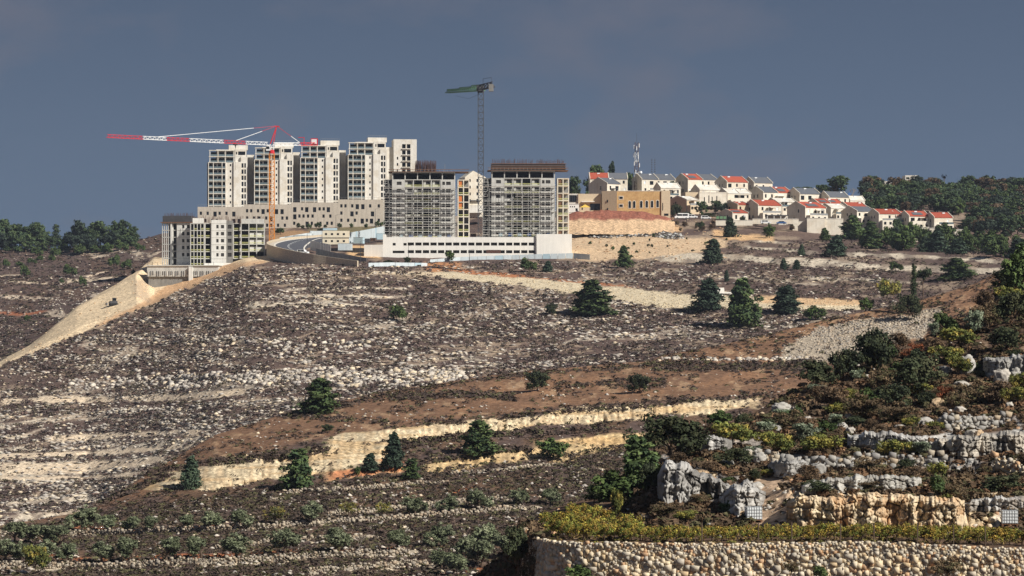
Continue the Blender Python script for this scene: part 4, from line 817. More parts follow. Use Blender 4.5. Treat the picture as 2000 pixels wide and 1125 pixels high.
HS = [
 (1150, 1152, 1226, 337, 392, 1425, 6, 'top row cream house behind the arched-window hall, nearest the scaffolded block', 'mix', 'stone', 3),
 (1144, 1185, 1212, 346, 396, 1395, 38, 'cream gabled house in front of the leftmost top-row house', 'panel', 'stone', 2),
 (1236, 1253, 1320, 338, 392, 1430, 22, 'top row house with shaded tan gable just under the telecom mast', 'mix', 'stone', 3),
 (1320, 1343, 1403, 338, 395, 1430, 26, 'top row house with a tall shaded gable right of the telecom mast', 'mix', 'stone', 3),
 (1399, 1419, 1462, 343, 398, 1420, 26, 'stepped cream house between the tall-gabled house and the ridge end', 'mix', 'stone', 3),
 (1455, 1472, 1510, 345, 392, 1450, 26, 'white-tanked cream house at the right end of the skyline row', 'panel', 'stone', 2),
 (1464, 1490, 1550, 363, 408, 1400, 28, 'second row house with a wide terrace below the skyline row', 'mix', 'stone', 2),
 (1541, 1561, 1604, 366, 410, 1400, 28, 'second row house with a glazed balcony and plain left gable', 'mix', 'stone', 2),
 (1602, 1618, 1660, 373, 415, 1400, 26, 'second row house with grey roof beside the small bare tree', 'panel', 'stone', 2),
 (1652, 1660, 1690, 382, 415, 1405, 20, 'small cream house closing the second row near the wood', 'white', 'stone', 2),
 (1309, 1340, 1366, 382, 412, 1345, 36, 'beige gabled house with three small windows right of the arched-window hall', 'white', 'tanpale', 2),
 (1418, 1440, 1464, 393, 416, 1340, 30, 'low beige gabled house among dark trees', 'mix', 'tanpale', 1),
 (1454, 1480, 1528, 389, 431, 1335, 24, 'big red-roofed house with a long row of glazed terrace windows', 'red', 'stone', 2),
 (1408, 1430, 1462, 408, 434, 1312, 24, 'lowest small red-roofed house beside the parked minibus', 'red', 'stone', 1),
 (1526, 1572, 1616, 393, 436, 1325, 34, 'lower row house with large left gable over the high retaining wall', 'red', 'stone', 2),
 (1604, 1622, 1654, 397, 430, 1340, 28, 'narrow lower row house between the large gable and the solar roof', 'white', 'stone', 2),
 (1648, 1673, 1712, 402, 440, 1320, 30, 'lower row house with dark solar panels filling its roof', 'panel', 'stone', 2),
 (1700, 1716, 1762, 407, 444, 1310, 16, 'red-roofed row house with a dark green shutter', 'red', 'stone', 2),
 (1762, 1775, 1816, 411, 450, 1305, 18, 'red-roofed row house with red pergola canopies', 'red', 'stone', 2),
 (1812, 1824, 1862, 414, 452, 1302, 16, 'last cream house of the lower row, with chimneys, near the wood', 'mix', 'stone', 2)]
HS += [(1404, 1420, 1468, 367, 404, 1388, 24, 'cream house filling the row below the stepped cream house', 'white', 'stone', 2), (1500, 1514, 1556, 386, 414, 1372, 24, 'small cream house between the second row and the red-roofed house', 'white', 'stone', 2),
 (1580, 1597, 1648, 387, 420, 1374, 26, 'cream house above the large-gabled lower house', 'mix', 'stone', 2), (1640, 1655, 1694, 394, 426, 1362, 24, 'cream house above the solar-roofed house', 'mix', 'stone', 2), (1278, 1290, 1330, 356, 396, 1402, 22, 'low cream house in front of the telecom mast house', 'white', 'stone', 2), (1352, 1366, 1408, 360, 398, 1404, 24, 'low cream house under the tall shaded gable', 'white', 'stone', 2),
 (1740, 1750, 1792, 412, 446, 1312, 16, 'red-roofed row house between the green-shuttered and pergola houses', 'red', 'stone', 2)]
for i, (xl, xc, xr, yt, yb, d, th, lab, roof, mw, nfl) in enumerate(HS): house(xl, xc, xr, yt, yb, d, th, lab, roof, 60 + i, mw, nfl != 1, nfl)
hl = empty('low_hall', P(1366, 398, 1365), math.radians(10), 'flat-roofed sandy hall with tall slit windows behind the beige gabled house', 'building')
facade(hl, 13.4, 6.2, [(2.2, 2.7, .4, 4.2), (4.4, 4.9, 1.4, 5.0), (6.0, 6.5, .4, 4.4), (8.3, 8.8, .4, 4.8)], 'stone', 0, 0, -1, .3, 10)
bx('wing', 'tanpale', hl, -6.2, -.02, 2.5, 12, -1, 5.6); bx('parapet', 'stone', hl, -.1, 13.5, -.1, .2, 5.22, 5.6)
def retwall(pts, d, h, name, label, m='stone'):
    t = empty(name, P(pts[0][0], pts[0][1], d), 0, label, 'wall'); v = d / F; mb = MB()
    for i in range(len(pts) - 1):
        a, b = pts[i], pts[i + 1]; x0 = (a[0] - pts[0][0]) * v; x1 = (b[0] - pts[0][0]) * v; z0 = (pts[0][1] - a[1]) * v; ya, yb = i * .02, i * .02
        mb = MB().box(x0, x1 - .005, a[2] if len(a) > 2 else ya, 1.6, z0 - h, z0); mb.build('wall_panel', M[m], t)
        bx('coping', 'stone2', t, x0 - .05, x1 + .04, (a[2] if len(a) > 2 else ya) - .1, .6, z0 + .005, z0 + .22)
    return t
retwall([(1548, 433), (1575, 427, -3.0), (1610, 428, -2.0), (1646, 430)], 1300, 9, 'retaining_wall', 'high cream retaining wall below the large-gabled lower house')
retwall([(1768, 444), (1815, 446, -1.0), (1845, 449, -1.6), (1887, 452)], 1292, 7, 'retaining_wall', 'long cream retaining wall under the right-hand end of the houses')
retwall([(1398, 431), (1470, 428), (1560, 430)], 1290, 2.2, 'low_wall', 'low cream wall behind the parked cars in front of the red roofs')
cp = empty('car_port', P(1498, 434, 1296), math.radians(4), 'dark flat-roofed car port with white posts over the parked cars', 'shelter')
bx('roof', 'steeld', cp, 0, 9.6, 0, 5, 2.9, 3.3); bx('back_wall', 'stone2', cp, 0, 9.6, 4.8, 5.0, -1, 2.9)
for i in range(4): bx('post', 'white', cp, .1 + i * 3.05, .35 + i * 3.05, .1, .35, -1, 2.9)
fb = empty('flat_building', P(1688, 377, 1690), 0, 'white flat block half hidden by trees on the wooded skyline', 'building')
facade(fb, 24, 9, [(3 + 5 * i, 5 + 5 * i, 4, 6) for i in range(4)], 'stone2', 0, 0, -2, .3, 14); facade(fb, 7.6, 12.4, [], 'stone2', 24.02, -1, -2, .3, 14)
sh = empty('blue_shed', P(1660, 383, 1600), 0, 'small blue tent roof by the bare tree at the edge of the wood', 'tent')
MB().poly([(-2, 0, .2), (2, 0, .2), (0, 1, 2.4)]).poly([(2, 0, .2), (2, 3, .2), (0, 1, 2.4)]).poly([(-2, 3, .2), (-2, 0, .2), (0, 1, 2.4)]).box(-1.9, 1.9, .1, 2.9, -1.5, .2).build('canvas', M['blue'], sh)
# ================================================================ ROAD, CRANES, MASTS, VEHICLES, STREET FURNITURE
RO = [(700, 517, 1098), (655, 511.5, 1112), (606, 504.5, 1120), (567, 497.5, 1130), (537, 489, 1152), (523, 482, 1180), (531, 475, 1208), (561, 468, 1242), (612, 462.5, 1278), (660, 458, 1310)]
RI = [(690, 511, 1135), (645, 504, 1150), (612, 496, 1165), (600, 489, 1185), (597, 484, 1205), (599, 479.5, 1226), (605, 475, 1246), (613, 470.5, 1262), (626, 467, 1285), (664, 462, 1315)]
def smooth_line(pts, n=6):
    p = np.array(pts, float); t = np.arange(len(p)); q = np.linspace(0, len(p) - 1, (len(p) - 1) * n + 1); out = []
    for v in q:                                    # Catmull-Rom
        i = min(int(v), len(p) - 2); f = v - i; a, b, c, d = p[max(i - 1, 0)], p[i], p[i + 1], p[min(i + 2, len(p) - 1)]
        out.append(.5 * (2 * b + (c - a) * f + (2 * a - 5 * b + 4 * c - d) * f * f + (3 * b - a - 3 * c + d) * f ** 3))
    return [P(*o) for o in out]
ro = smooth_line(RO); ri = smooth_line(RI)
for a, b in zip(ro, ri): m_ = (a.z + b.z) / 2; a.z = m_ + (a.z - m_) * .35; b.z = m_ + (b.z - m_) * .35
def ribbon(name, f0, f1, up, m, kind='structure', parent=None, skip=None, thick=0.0):
    mb = MB(); n = len(ro)
    for i in range(n - 1):
        if skip and skip(i): continue
        q = [ro[i].lerp(ri[i], f0), ro[i].lerp(ri[i], f1), ro[i + 1].lerp(ri[i + 1], f1), ro[i + 1].lerp(ri[i + 1], f0)]
        q = [v + Vector((0, 0, up)) for v in q]; mb.quad(*q[::-1])
        if thick:
            lo = [v - Vector((0, 0, thick)) for v in q]
            for a, b in ((0, 3), (1, 2)): mb.quad(q[a], q[b], lo[b], lo[a])
    o = mb.build(name, M[m], parent)
    if kind and parent is None: tag(o, kind=kind)
    return o
road = ribbon('road', .04, .97, 0, 'asph', thick=9)
ribbon('kerb', .15, .19, .13, 'stone2', thick=.2); ribbon('pavement', .04, .149, .11, 'podium', thick=.1)
ribbon('road_marking', .50, .512, .012, 'mark', parent=road); ribbon('road_marking', .535, .545, .012, 'mark', parent=road, skip=lambda i: i % 2); ribbon('kerb', .93, .97, .13, 'stone2', thick=.2)
rw = empty('road_wall', ro[0], 0, 'curved rubble stone retaining wall holding up the bend of the road', 'wall')
for i in range(0, len(ro) - 1):                              # wall panels, with coping
    a, b = ro[i] - ro[0], ro[i + 1] - ro[0]; k = i / (len(ro) - 1); H = 2.5 + 7.5 * math.exp(-((k - .42) / .22) ** 2)
    n = Vector((b.y - a.y, -(b.x - a.x), 0)).normalized() * -.5
    if n.x > 0 and k < .6: n = -n
    mb = MB(); q = [a, b, b + n, a + n]; mb.prism([(v.x, v.y) for v in q], 0, 0)
    mb.v = [(v.x, v.y, v.z + dz) for dz in (-H, .9) for v in q]; mb.f = [(0, 1, 5, 4), (1, 2, 6, 5), (2, 3, 7, 6), (3, 0, 4, 7), (4, 5, 6, 7)]
    mb.build('wall_panel', M['wallr'], rw)
# ---------------- cranes
def lattice(mb, a, b, w, h, n, tri=True, r=.1, rd=.06):
    """lattice beam from a to b: two bottom chords and one top chord (tri) or a square mast"""
    a = Vector(a); b = Vector(b); d = (b - a).normalized(); s = d.cross(Vector((0, 0, 1))) if abs(d.z) < .9 else Vector((1, 0, 0)); s.normalize(); up = s.cross(d).normalized()
    if tri: off = [s * (w / 2), s * (-w / 2), up * h]
    else: off = [s * (w / 2) + up * (w / 2), s * (-w / 2) + up * (w / 2), s * (-w / 2) - up * (w / 2), s * (w / 2) - up * (w / 2)]
    for o in off: mb.bar(a + o, b + o, r)
    k = len(off)
    for i in range(n):
        p = a.lerp(b, i / n); q = a.lerp(b, (i + 1) / n)
        for j in range(k):
            o1, o2 = off[j], off[(j + 1) % k]
            if tri and j == 0: mb.bar(p + o1, p + o2, rd); continue
            mid = p.lerp(q, .5)
            if tri: mb.bar(p + (o1 if j == 2 else o2) * (1 if j == 2 else 1), mid + (o2 if j == 2 else o1), rd) if 0 else None
            if tri:
                lo = off[0] if j == 2 else off[1]
                mb.bar(p + lo, mid + off[2], rd); mb.bar(mid + off[2], q + lo, rd)
            else:
                mb.bar(p + o1, q + o2, rd) if (i + j) % 2 else mb.bar(p + o2, q + o1, rd); mb.bar(p + o1, p + o2, rd)
c1 = empty('tower_crane', P(531, 474, 1225), 0, 'tower crane with orange mast and long red and white jib over the left site', 'crane'); cbp = P(531, 474, 1225)
def R(px, py, d): return P(px, py, d) - cbp
v = 1225 / F; zt = (474 - 300) * v
nsec = 7
for i in range(nsec):
    mb = MB(); lattice(mb, (0, 0, zt * i / nsec), (0, 0, zt * (i + 1) / nsec), 2.1, 0, 3, False, .17, .1); mb.build('mast_section', M['orange'], c1)
MB().box(-1.5, 1.5, -1.5, 1.5, -1.5, .0).build('footing', M['conc'], c1)
MB().bar((0, 0, zt), (0, 0, zt + 1.6), 1.3, 8, 1.0).build('slewing_ring', M['redp'], c1)
cab = MB().box(-2.4, -.6, -1.6, .2, zt + 1.2, zt + 3.6).build('cab', M['whitep'], c1); bx('cab_window', 'glass', c1, -2.3, -.9, -1.66, -1.62, zt + 1.9, zt + 3.0)
mb = MB(); lattice(mb, (0, 0, zt + 1.6), (0, 0, zt + 4.2), 1.6, 0, 1, False, .16, .1); mb.build('slewing_tower', M['whitep'], c1)
apex = R(540.5, 246, 1228); J0 = R(523, 283.5, 1223); J1 = R(209, 268.5, 1180)
bounds = [(523, 478, 'whitep'), (478, 434, 'redp'), (434, 367, 'whitep'), (367, 322, 'redp'), (322, 277, 'whitep'), (277, 209, 'redp')]
for (a, b, m) in bounds:
    f0 = (523 - a) / 314; f1 = (523 - b) / 314; mb = MB(); lattice(mb, J0.lerp(J1, f0), J0.lerp(J1, f1), 1.3, 1.25, max(2, int((a - b) / 9)), True, .13, .085); mb.build('jib_section', M[m], c1)
K0 = R(534, 284, 1227); K1 = R(585, 284, 1240); K2 = R(618, 284, 1250)
mb = MB(); lattice(mb, K0, K1, 1.5, 1.2, 6, True, .13, .09); mb.build('counter_jib', M['whitep'], c1); mb = MB(); lattice(mb, K1, K2, 1.5, 1.2, 3, True, .15, .1); mb.build('counter_jib', M['redp'], c1)
q = K2 - Vector((2.4, 0, 0)); MB().box(q.x, q.x + 3.0, q.y - .9, q.y + .9, q.z + .3, q.z + 3.0).build('counterweight', M['redp'], c1); bx('sign_plate', 'whitep', c1, q.x + .3, q.x + 2.6, q.y - .97, q.y - .91, q.z + .6, q.z + 2.6)
MB().bar(R(528, 281, 1224), apex, .22).bar(R(534, 281, 1228), apex, .22).bar(apex - Vector((1, 0, .1)), apex + Vector((1.2, 0, -.2)), .3).build('cat_head', M['redp'], c1)
for (e, fr) in ((J0.lerp(J1, (523 - 307) / 314) + Vector((0, 0, 1.3)), .2), (J0.lerp(J1, (523 - 459) / 314) + Vector((0, 0, 1.3)), .36), (K1 + Vector((0, 0, 1.3)), .62)):
    mdl = apex.lerp(e, fr); MB().bar(apex, mdl, .09).build('pendant', M['redp'], c1); MB().bar(mdl, e, .13).build('pendant', M['whitep'], c1)
t0 = J0.lerp(J1, (523 - 458) / 314); MB().box(t0.x - .9, t0.x + .9, t0.y - .7, t0.y + .7, t0.z - .7, t0.z - .15).bar((t0.x, t0.y, t0.z - .7), (t0.x, t0.y, t0.z - 2.0), .3, 6, .1).build('trolley', M['steeld'], c1)
MB().bar(t0 - Vector((0, 0, 2)), t0 - Vector((0, 0, 11)), .05).build('hoist_rope', M['steeld'], c1)
q = K2 - Vector((5.5, 0, 0)); MB().box(q.x, q.x + .25, q.y - .2, q.y + .2, q.z, q.z + 3.6).box(q.x - 2.4, q.x + .2, q.y - .1, q.y + .1, q.z + 3.3, q.z + 3.6).build('winch_arm', M['redp'], c1)
M['cgrey'] = mat('crane_grey', S(78, 79, 82), rough=.6, var=.2, scale=.8)
c2 = empty('tower_crane', P(939, 462, 1238), 0, 'grey tower crane with a green jib standing between the scaffolded blocks', 'crane'); cbp = P(939, 462, 1238); v = 1238 / F; zt = (462 - 181) * v
for i in range(11):
    mb = MB(); lattice(mb, (0, 0, zt * i / 11), (0, 0, zt * (i + 1) / 11), 2.3, 0, 2, False, .2, .12); mb.build('mast_section', M['cgrey'], c2)
MB().box(-2, 2, -2, 2, -1.5, .0).build('footing', M['conc'], c2); MB().bar((0, 0, zt), (0, 0, zt + 1.2), 1.5, 8).build('slewing_ring', M['steeld'], c2)
g0 = R(944, 177, 1238); g1 = R(873, 181.5, 1275)
for (f0, f1, h0) in ((0, .33, 2.6), (.33, .66, 2.0), (.66, 1, 1.5)):
    mb = MB(); lattice(mb, g0.lerp(g1, f0), g0.lerp(g1, f1), 1.6, h0, 6, True, .22, .14); mb.build('jib_section', M['green'], c2)
h0 = R(936, 176, 1238); h1 = R(962, 170, 1215)
mb = MB(); lattice(mb, h0, h1, 2.0, 2.2, 4, True, .22, .16); mb.build('counter_jib', M['steeld'], c2)
MB().box(h1.x - 1.6, h1.x + .4, h1.y - .8, h1.y + 1.6, h1.z - 1.8, h1.z + 1.2).build('counterweight', M['concd'], c2)
MB().box(-1.8, 1.2, -2.2, .2, zt + .6, zt + 3.0).build('machine_house', M['steeld'], c2); MB().bar((1.0, 0, zt + 3), (1.0, 0, zt + 6.2), .1).bar((1, 0, zt + 6), (4.6, -3, zt + 6.3), .08).bar((4.6, -3, zt + 6.3), (4.6, -3, zt + 3.4), .08).build('handrail', M['steeld'], c2)
MB().bar(R(890, 187, 1265), R(915, 193, 1252), .05).bar(R(915, 193, 1252), R(936, 184, 1238), .05).build('hoist_rope', M['steeld'], c2)
# ---------------- telecom mast, thin masts
tm = empty('telecom_mast', P(1243.5, 392, 1436), 0, 'tall lattice telecom mast hung with white antennas behind the houses', 'mast'); v = 1436 / F; H = (392 - 278) * v
for i in range(6):
    mb = MB(); lattice(mb, (0, 0, H * i / 6), (0, 0, H * (i + 1) / 6), 2.3 - i * .14, 0, 2, False, .14, .09); mb.build('mast_section', M['rebar'] if i % 2 == 1 else M['pole'], tm)
MB().bar((0, 0, H), (0, 0, H + 4.5), .08).build('spike', M['steeld'], tm)
r = random.Random(3)
for k in range(12):
    z = H - .5 - (k // 3) * 4.2 - (k % 3) * .8; a = (k % 3) * 2.09 + .5 + (k // 3) * .6; cx, cy = 1.5 * math.cos(a), 1.5 * math.sin(a); bx('antenna_panel', 'whitep', tm, cx - .18, cx + .18, cy - .12, cy + .12, z - 2.0, z)
for k in range(3): MB().bar((1.8, -.5, H - 15 - k * 2.5), (2.3, -1.1, H - 15 - k * 2.5), .6, 10).build('dish', M['whitep'], tm)
for (px, lab) in ((1273, 'left one of two thin dark aerial poles right of the telecom mast'), (1279, 'right one of two thin dark aerial poles right of the telecom mast')):
    t = empty('aerial_pole', P(px, 390, 1440), 0, lab, 'pole', 'thin aerial poles on the skyline'); MB().bar((0, 0, 0), (0, 0, 20.6), .09).build('pole', M['steeld'], t)
    for k in range(6): MB().box(-.4, .4, -.05, .05, 14 + k * 1.15, 14.2 + k * 1.15).build('crossbar', M['steeld'], t)
# ---------------- vehicles
def vehicle(name, px, py, d, rz, kind, m, label):
    p = P(px, py, d); t = empty(name, p, math.radians(rz), label, {'van': 'minibus', 'truck': 'truck'}.get(kind, 'car'))
    L, Wd, Hh = {'car': (4.4, 1.8, 1.45), 'suv': (4.6, 1.9, 1.75), 'van': (6.4, 2.1, 2.6), 'truck': (8.5, 2.5, 2.6)}[kind]
    prof = {'car': [(0, .35), (L, .35), (L, .8), (L * .88, .92), (L * .72, Hh), (L * .3, Hh), (L * .12, .95), (0, .85)],
            'suv': [(0, .4), (L, .4), (L, .95), (L * .78, 1.05), (L * .66, Hh), (L * .06, Hh), (0, 1.0)],
            'van': [(0, .4), (L, .4), (L, Hh - .05), (L * .25, Hh), (L * .1, 1.35), (0, 1.15)], 'truck': [(0, .6), (L, .6), (L, 1.1), (L * .3, 1.1), (L * .28, Hh), (.2, Hh), (0, 1.5)]}[kind]
    mb = MB(); n = len(prof); mb.v += [(a, 0, b) for a, b in prof] + [(a, Wd, b) for a, b in prof]
    mb.f += [tuple(range(n)), tuple(range(2 * n - 1, n - 1, -1))] + [(k, n + k, n + (k + 1) % n, (k + 1) % n) for k in range(n)]
    mb.build('body', M[m], t)
    wz = {'car': (.95, 1.35, .24, .74), 'suv': (1.05, 1.6, .1, .7), 'van': (1.35, 2.2, .14, .92), 'truck': (1.5, 2.3, .04, .24)}[kind]
    for k in range(2 if kind != 'truck' else 1):
        a = L * (wz[2] + (wz[3] - wz[2]) * k / 2) + .08; b = L * (wz[2] + (wz[3] - wz[2]) * (k + 1) / 2) - .08; bx('window', 'glass', t, a, b, -.03, -.005, wz[0], wz[1])
    for k in (.18, .8):
        for yy in (-.02, Wd - .2): wv = MB().bar((L * k, yy, .36), (L * k, yy + .22, .36), .36, 12).build('wheel', M['rubber'], t); MB().bar((L * k, yy - .015, .36), (L * k, yy + .01, .36), .2, 8).build('rim', M['steel'], wv)
    return t
ci = 15; pr = ro[ci].lerp(ri[ci], .3)
vc = vehicle('parked_car', 0, 0, 1, -20, 'suv', 'whitep', 'white car driving round the bend of the road'); vc.location = pr + Vector((-2.3, -1, .02))
vehicle('minibus', 1318, 427.5, 1284, 3, 'van', 'whitep', 'white minibus with dark windows parked right of the arched-window hall')
vehicle('parked_car', 1343, 426.5, 1290, 4, 'suv', 'whitep', 'white car parked just behind the minibus')
vehicle('parked_car', 1369, 428.5, 1284, -4, 'suv', 'whitep', 'white car parked between the minibus and the green bins')
vehicle('parked_car', 1486, 437.5, 1284, 2, 'suv', 'whitep', 'white pickup parked left of the car port')
vehicle('parked_car', 1517, 438, 1284, 2, 'car', 'blue', 'blue car parked under the dark car port')
pt = B.pt(1401, 577); vt = vehicle('flatbed_truck', 0, 0, 1, 6, 'truck', 'white', 'white truck seen between two pines on the embankment track'); vt.location = pt
for k, px in enumerate((1399, 1406, 1413)):
    t = empty('waste_bin', P(px, 427.5, 1284), 0, ['left', 'middle', 'right'][k] + ' one of three green waste bins beside the low red-roofed house', 'bin', 'green waste bins'); bx('body', 'green', t, 0, 1.3, 0, 1, 0, 1.2); bx('lid', 'steeld', t, -.05, 1.35, -.05, 1.05, 1.21, 1.35)
pt = B.pt(222, 597); ex = empty('bulldozer', pt, math.radians(20), 'small dark tracked digger working on the sand slope', 'digger')
MB().box(-1.6, 1.6, -1.1, -.5, 0, .8).build('track', M['rubber'], ex); MB().box(-1.6, 1.6, .5, 1.1, 0, .8).build('track', M['rubber'], ex); MB().box(-1.5, 1.3, -.9, .9, .8, 1.7).build('body', M['steeld'], ex)
cb2 = MB().box(-.4, .9, -.7, .7, 1.7, 2.9).build('cab', M['steeld'], ex); bx('window', 'glass', ex, -.3, .8, -.75, -.71, 1.9, 2.7); MB().bar((-1.2, 0, 1.3), (-2.6, 0, .8), .2).box(-2.9, -2.6, -1.3, 1.3, 0, 1.0).build('blade', M['steel'], ex)
# ---------------- site office, hoardings, lamps
so_ = empty('site_office', P(630, 476, 1255), math.radians(3), 'two-storey cream site office with a light blue sign on its roof', 'building'); v = 1255 / F
M['cab'] = mat('cabin_cream', S(224, 214, 190), var=.1, scale=.6, streak=.1)
for k, w in ((0, 11.5), (1, 11.8)): facade(so_, w, 2.9, [(1 + 2.6 * i, 2 + 2.6 * i, 1.0, 1.9) for i in range(4)], 'cab', 0, -.1 * k, k * 3.05 - .3, .15, 4)
bx('roof_sign', 'sky', so_, .2, 6.4, -.2, -.1, 5.85, 6.9); bx('floor_edge', 'steeld', so_, -.1, 11.9, -.3, -.12, 2.62, 2.74)
def hoarding(pts, h, m, label, low=0.0, name='hoarding_fence', pst=True):
    q = [P(*p) for p in pts]; t = empty(name, q[0], 0, label, 'fence'); 
    for a, b in zip(q[:-1], q[1:]):
        n = max(1, int((b - a).length / 3.0))
        for i in range(n):
            c, e = a.lerp(b, i / n) - q[0], a.lerp(b, (i + 1) / n - .006) - q[0]; nn = Vector((e.y - c.y, -(e.x - c.x), 0)).normalized() * .06
            mb = MB(); w = [c, e, e - nn, c - nn]; mb.v = [(k.x, k.y, k.z + dz) for dz in (-1.0 - low, h) for k in w]; mb.f = [(0, 1, 5, 4), (1, 2, 6, 5), (2, 3, 7, 6), (3, 0, 4, 7), (4, 5, 6, 7)]; mb.build('panel', M[m if i % 9 != 4 else 'sky' if m == 'hoard' else m], t)
    return t
hoarding([(840, 514, 1160), (900, 509, 1166), (1000, 505, 1168), (1120, 501.5, 1166), (1152, 504, 1160)], 1.5, 'hoard', 'low white metal hoarding along the foot of the white car-park podium', 2)
hoarding([(682, 466, 1262), (720, 459, 1300), (752, 452, 1330)], 2.6, 'hoard', 'pale blue hoarding climbing the slope right of the site office', 1)
hoarding([(606, 479.5, 1212), (622, 482, 1205), (646, 487, 1190)], 2.0, 'white', 'short white wall inside the bend of the road', 1, 'white_wall')
hoarding([(617, 493, 1172), (650, 500, 1160), (690, 507, 1150), (716, 512, 1142)], 1.6, 'steel', 'pale blue-grey hoarding along the inner edge of the road', 1)
hoarding([(720, 521, 1108), (760, 520, 1112), (835, 521, 1125)], 1.5, 'hoard', 'low pale fence running right from the end of the road wall', 1)
hoarding([(546, 472, 1300), (580, 466, 1310), (612, 461, 1320)], 1.8, 'hoard', 'row of pale site containers fence behind the far road bend', 1)
hoarding([(838, 524, 1115), (868, 527, 1108), (902, 531, 1100)], .9, 'steeld', 'dark low barrier at the top of the rubble embankment', .6, 'barrier')
for k, (px, yt, yb, d) in enumerate([(629, 447, 503, 1160), (704, 471, 516, 1135), (600, 456, 490, 1190), (760, 424, 452, 1330), (798, 480, 512, 1150), (917, 488, 512, 1150), (656, 420, 448, 1385), (733, 408, 440, 1380), (1341, 390, 432, 1290)]):
    t = empty('street_lamp', P(px, yb, d), 0, ['tall dark lamp post beside the road in front of the site office', 'lamp post at the left edge of the white podium wing', 'lamp post inside the far bend of the road', 'lamp post beside the left scaffolded block', 'lamp post before the left openings of the white podium', 'lamp post standing at the middle of the white podium', 'lamp post before the middle of the stone podium under the towers', 'lamp post before the right end of the stone podium under the towers', 'lamp post between the arched-window hall and the parked minibus'][k], 'lamp', 'street lamps'); h = (yb - yt) * d / F
    MB().bar((0, 0, -2), (0, 0, h), .11, 6, .07).build('pole', M['steeld'], t); MB().bar((0, 0, h), (1.3, 0, h + .2), .06).build('arm', M['steeld'], t); bx('lamp_head', 'steel', t, 1.2, 1.9, -.12, .12, h + .12, h + .28)
rng2 = random.Random(9)
kinds = [('container', 'sky', 4.5, 2.2, 2.3), ('container', 'hoard', 5.8, 2.3, 2.4), ('pallet_stack', 'timber', 2.2, 1.6, 1.2), ('skip', 'steeld', 3.6, 1.8, 1.3)]
spots = [(556, 472, 1295, 0, 'pale blue container just right of the orange mast foot'), (572, 470, 1300, 1, 'white container behind the far kerb of the road'), (594, 466, 1308, 3, 'dark skip behind the far kerb of the road'), (606, 461, 1330, 1, 'white container left of the site office'),
         (690, 474, 1262, 0, 'pale blue cabin right of the site office'), (706, 472, 1270, 3, 'dark skip in the yard right of the site office'), (724, 470, 1275, 2, 'timber pallet stack left of the scaffolded block'), (736, 466, 1280, 0, 'pale blue container left of the scaffolded block'),
         (660, 487, 1180, 1, 'white container lying in the yard inside the road bend'), (676, 483, 1195, 2, 'pallet stack beside the sand heap in the yard'), (920, 462, 1215, 2, 'timber stack between the scaffolded blocks'), (1120, 461, 1255, 3, 'dark skip at the right end of the white podium'), (1160, 459, 1262, 2, 'pallet heap on the sandy terrace'), (1215, 460, 1262, 3, 'grey scrap skip on the sandy terrace'), (1260, 461, 1262, 1, 'white scrap container on the sandy terrace')]
for (px, py, d, k, lab) in spots:
    n, m, L, Wd, Hh = kinds[k]; t = empty(n, P(px, py, d), math.radians(rng2.uniform(-20, 20)), lab, n.replace('_', ' '))
    if n == 'pallet_stack':
        for j in range(5): bx('pallet', m, t, rng2.uniform(-.15, .15), L, 0, Wd, j * .26, j * .26 + .2)
    else:
        bx('body', m, t, 0, L, 0, Wd, -.4, Hh)
        for j in range(int(L / .5)): bx('rib', m, t, .1 + j * .5, .2 + j * .5, -.05, -.005, -.3, Hh - .1)
        bx('lid', 'steel', t, -.04, L + .04, -.04, Wd + .04, Hh + .01, Hh + .1)
# ================================================================ TREES, BUSHES, VINES
def fol(name, c, rnd=.22): return mat(name, S(*c), rough=.8, var=.35, scale=.9, spec=.15, attr=True, rnd=rnd)
M['leaf'] = fol('foliage', (60, 70, 40)); M['bark'] = mat('bark', S(96, 80, 66), var=.3, scale=3, bump=.5)
M['barkp'] = mat('pale_bark', S(150, 140, 128), var=.25, scale=3, bump=.4)
def crown_mesh(name, seed, clumps, leaves, ls, cr, cols, droop=0.0):
    """clumps: list of (x, y, z, r); each becomes a ragged ball of small leaf faces"""
    r = np.random.default_rng(seed); cl = np.array(clumps); n = len(cl)
    L = leaves; c = np.repeat(cl[:, :3], L, 0); rad = np.repeat(cl[:, 3], L)
    d = r.normal(0, 1, (n * L, 3)); d /= np.linalg.norm(d, axis=1)[:, None]; q = r.random(n * L) ** .45
    pos = c + d * (rad * q)[:, None] * np.array([1, 1, .75])
    nr = d + r.normal(0, .55, (n * L, 3)) + np.array([0, 0, .25]); nr /= np.linalg.norm(nr, axis=1)[:, None]
    u = np.cross(nr, r.normal(0, 1, (n * L, 3))); u /= np.linalg.norm(u, axis=1)[:, None] + 1e-9; w = np.cross(nr, u)
    s = (ls * (.6 + .9 * r.random(n * L)))[:, None]
    V = np.stack([pos + u * s, pos - u * s * .55 + w * s * .75, pos - u * s * .45 - w * s * .8], 1).reshape(-1, 3)
    cs = np.array([lin(*k) for k in cols]); ci = r.integers(0, len(cs), n); col = np.repeat(cs[ci] * 1.3 * (.75 + .5 * r.random((n, 1))), L, 0) * (.82 + .36 * r.random((n * L, 1)))
    return mesh_np(name, V, np.arange(n * L * 3).reshape(-1, 3), M['leaf'], np.repeat(col, 3, 0))
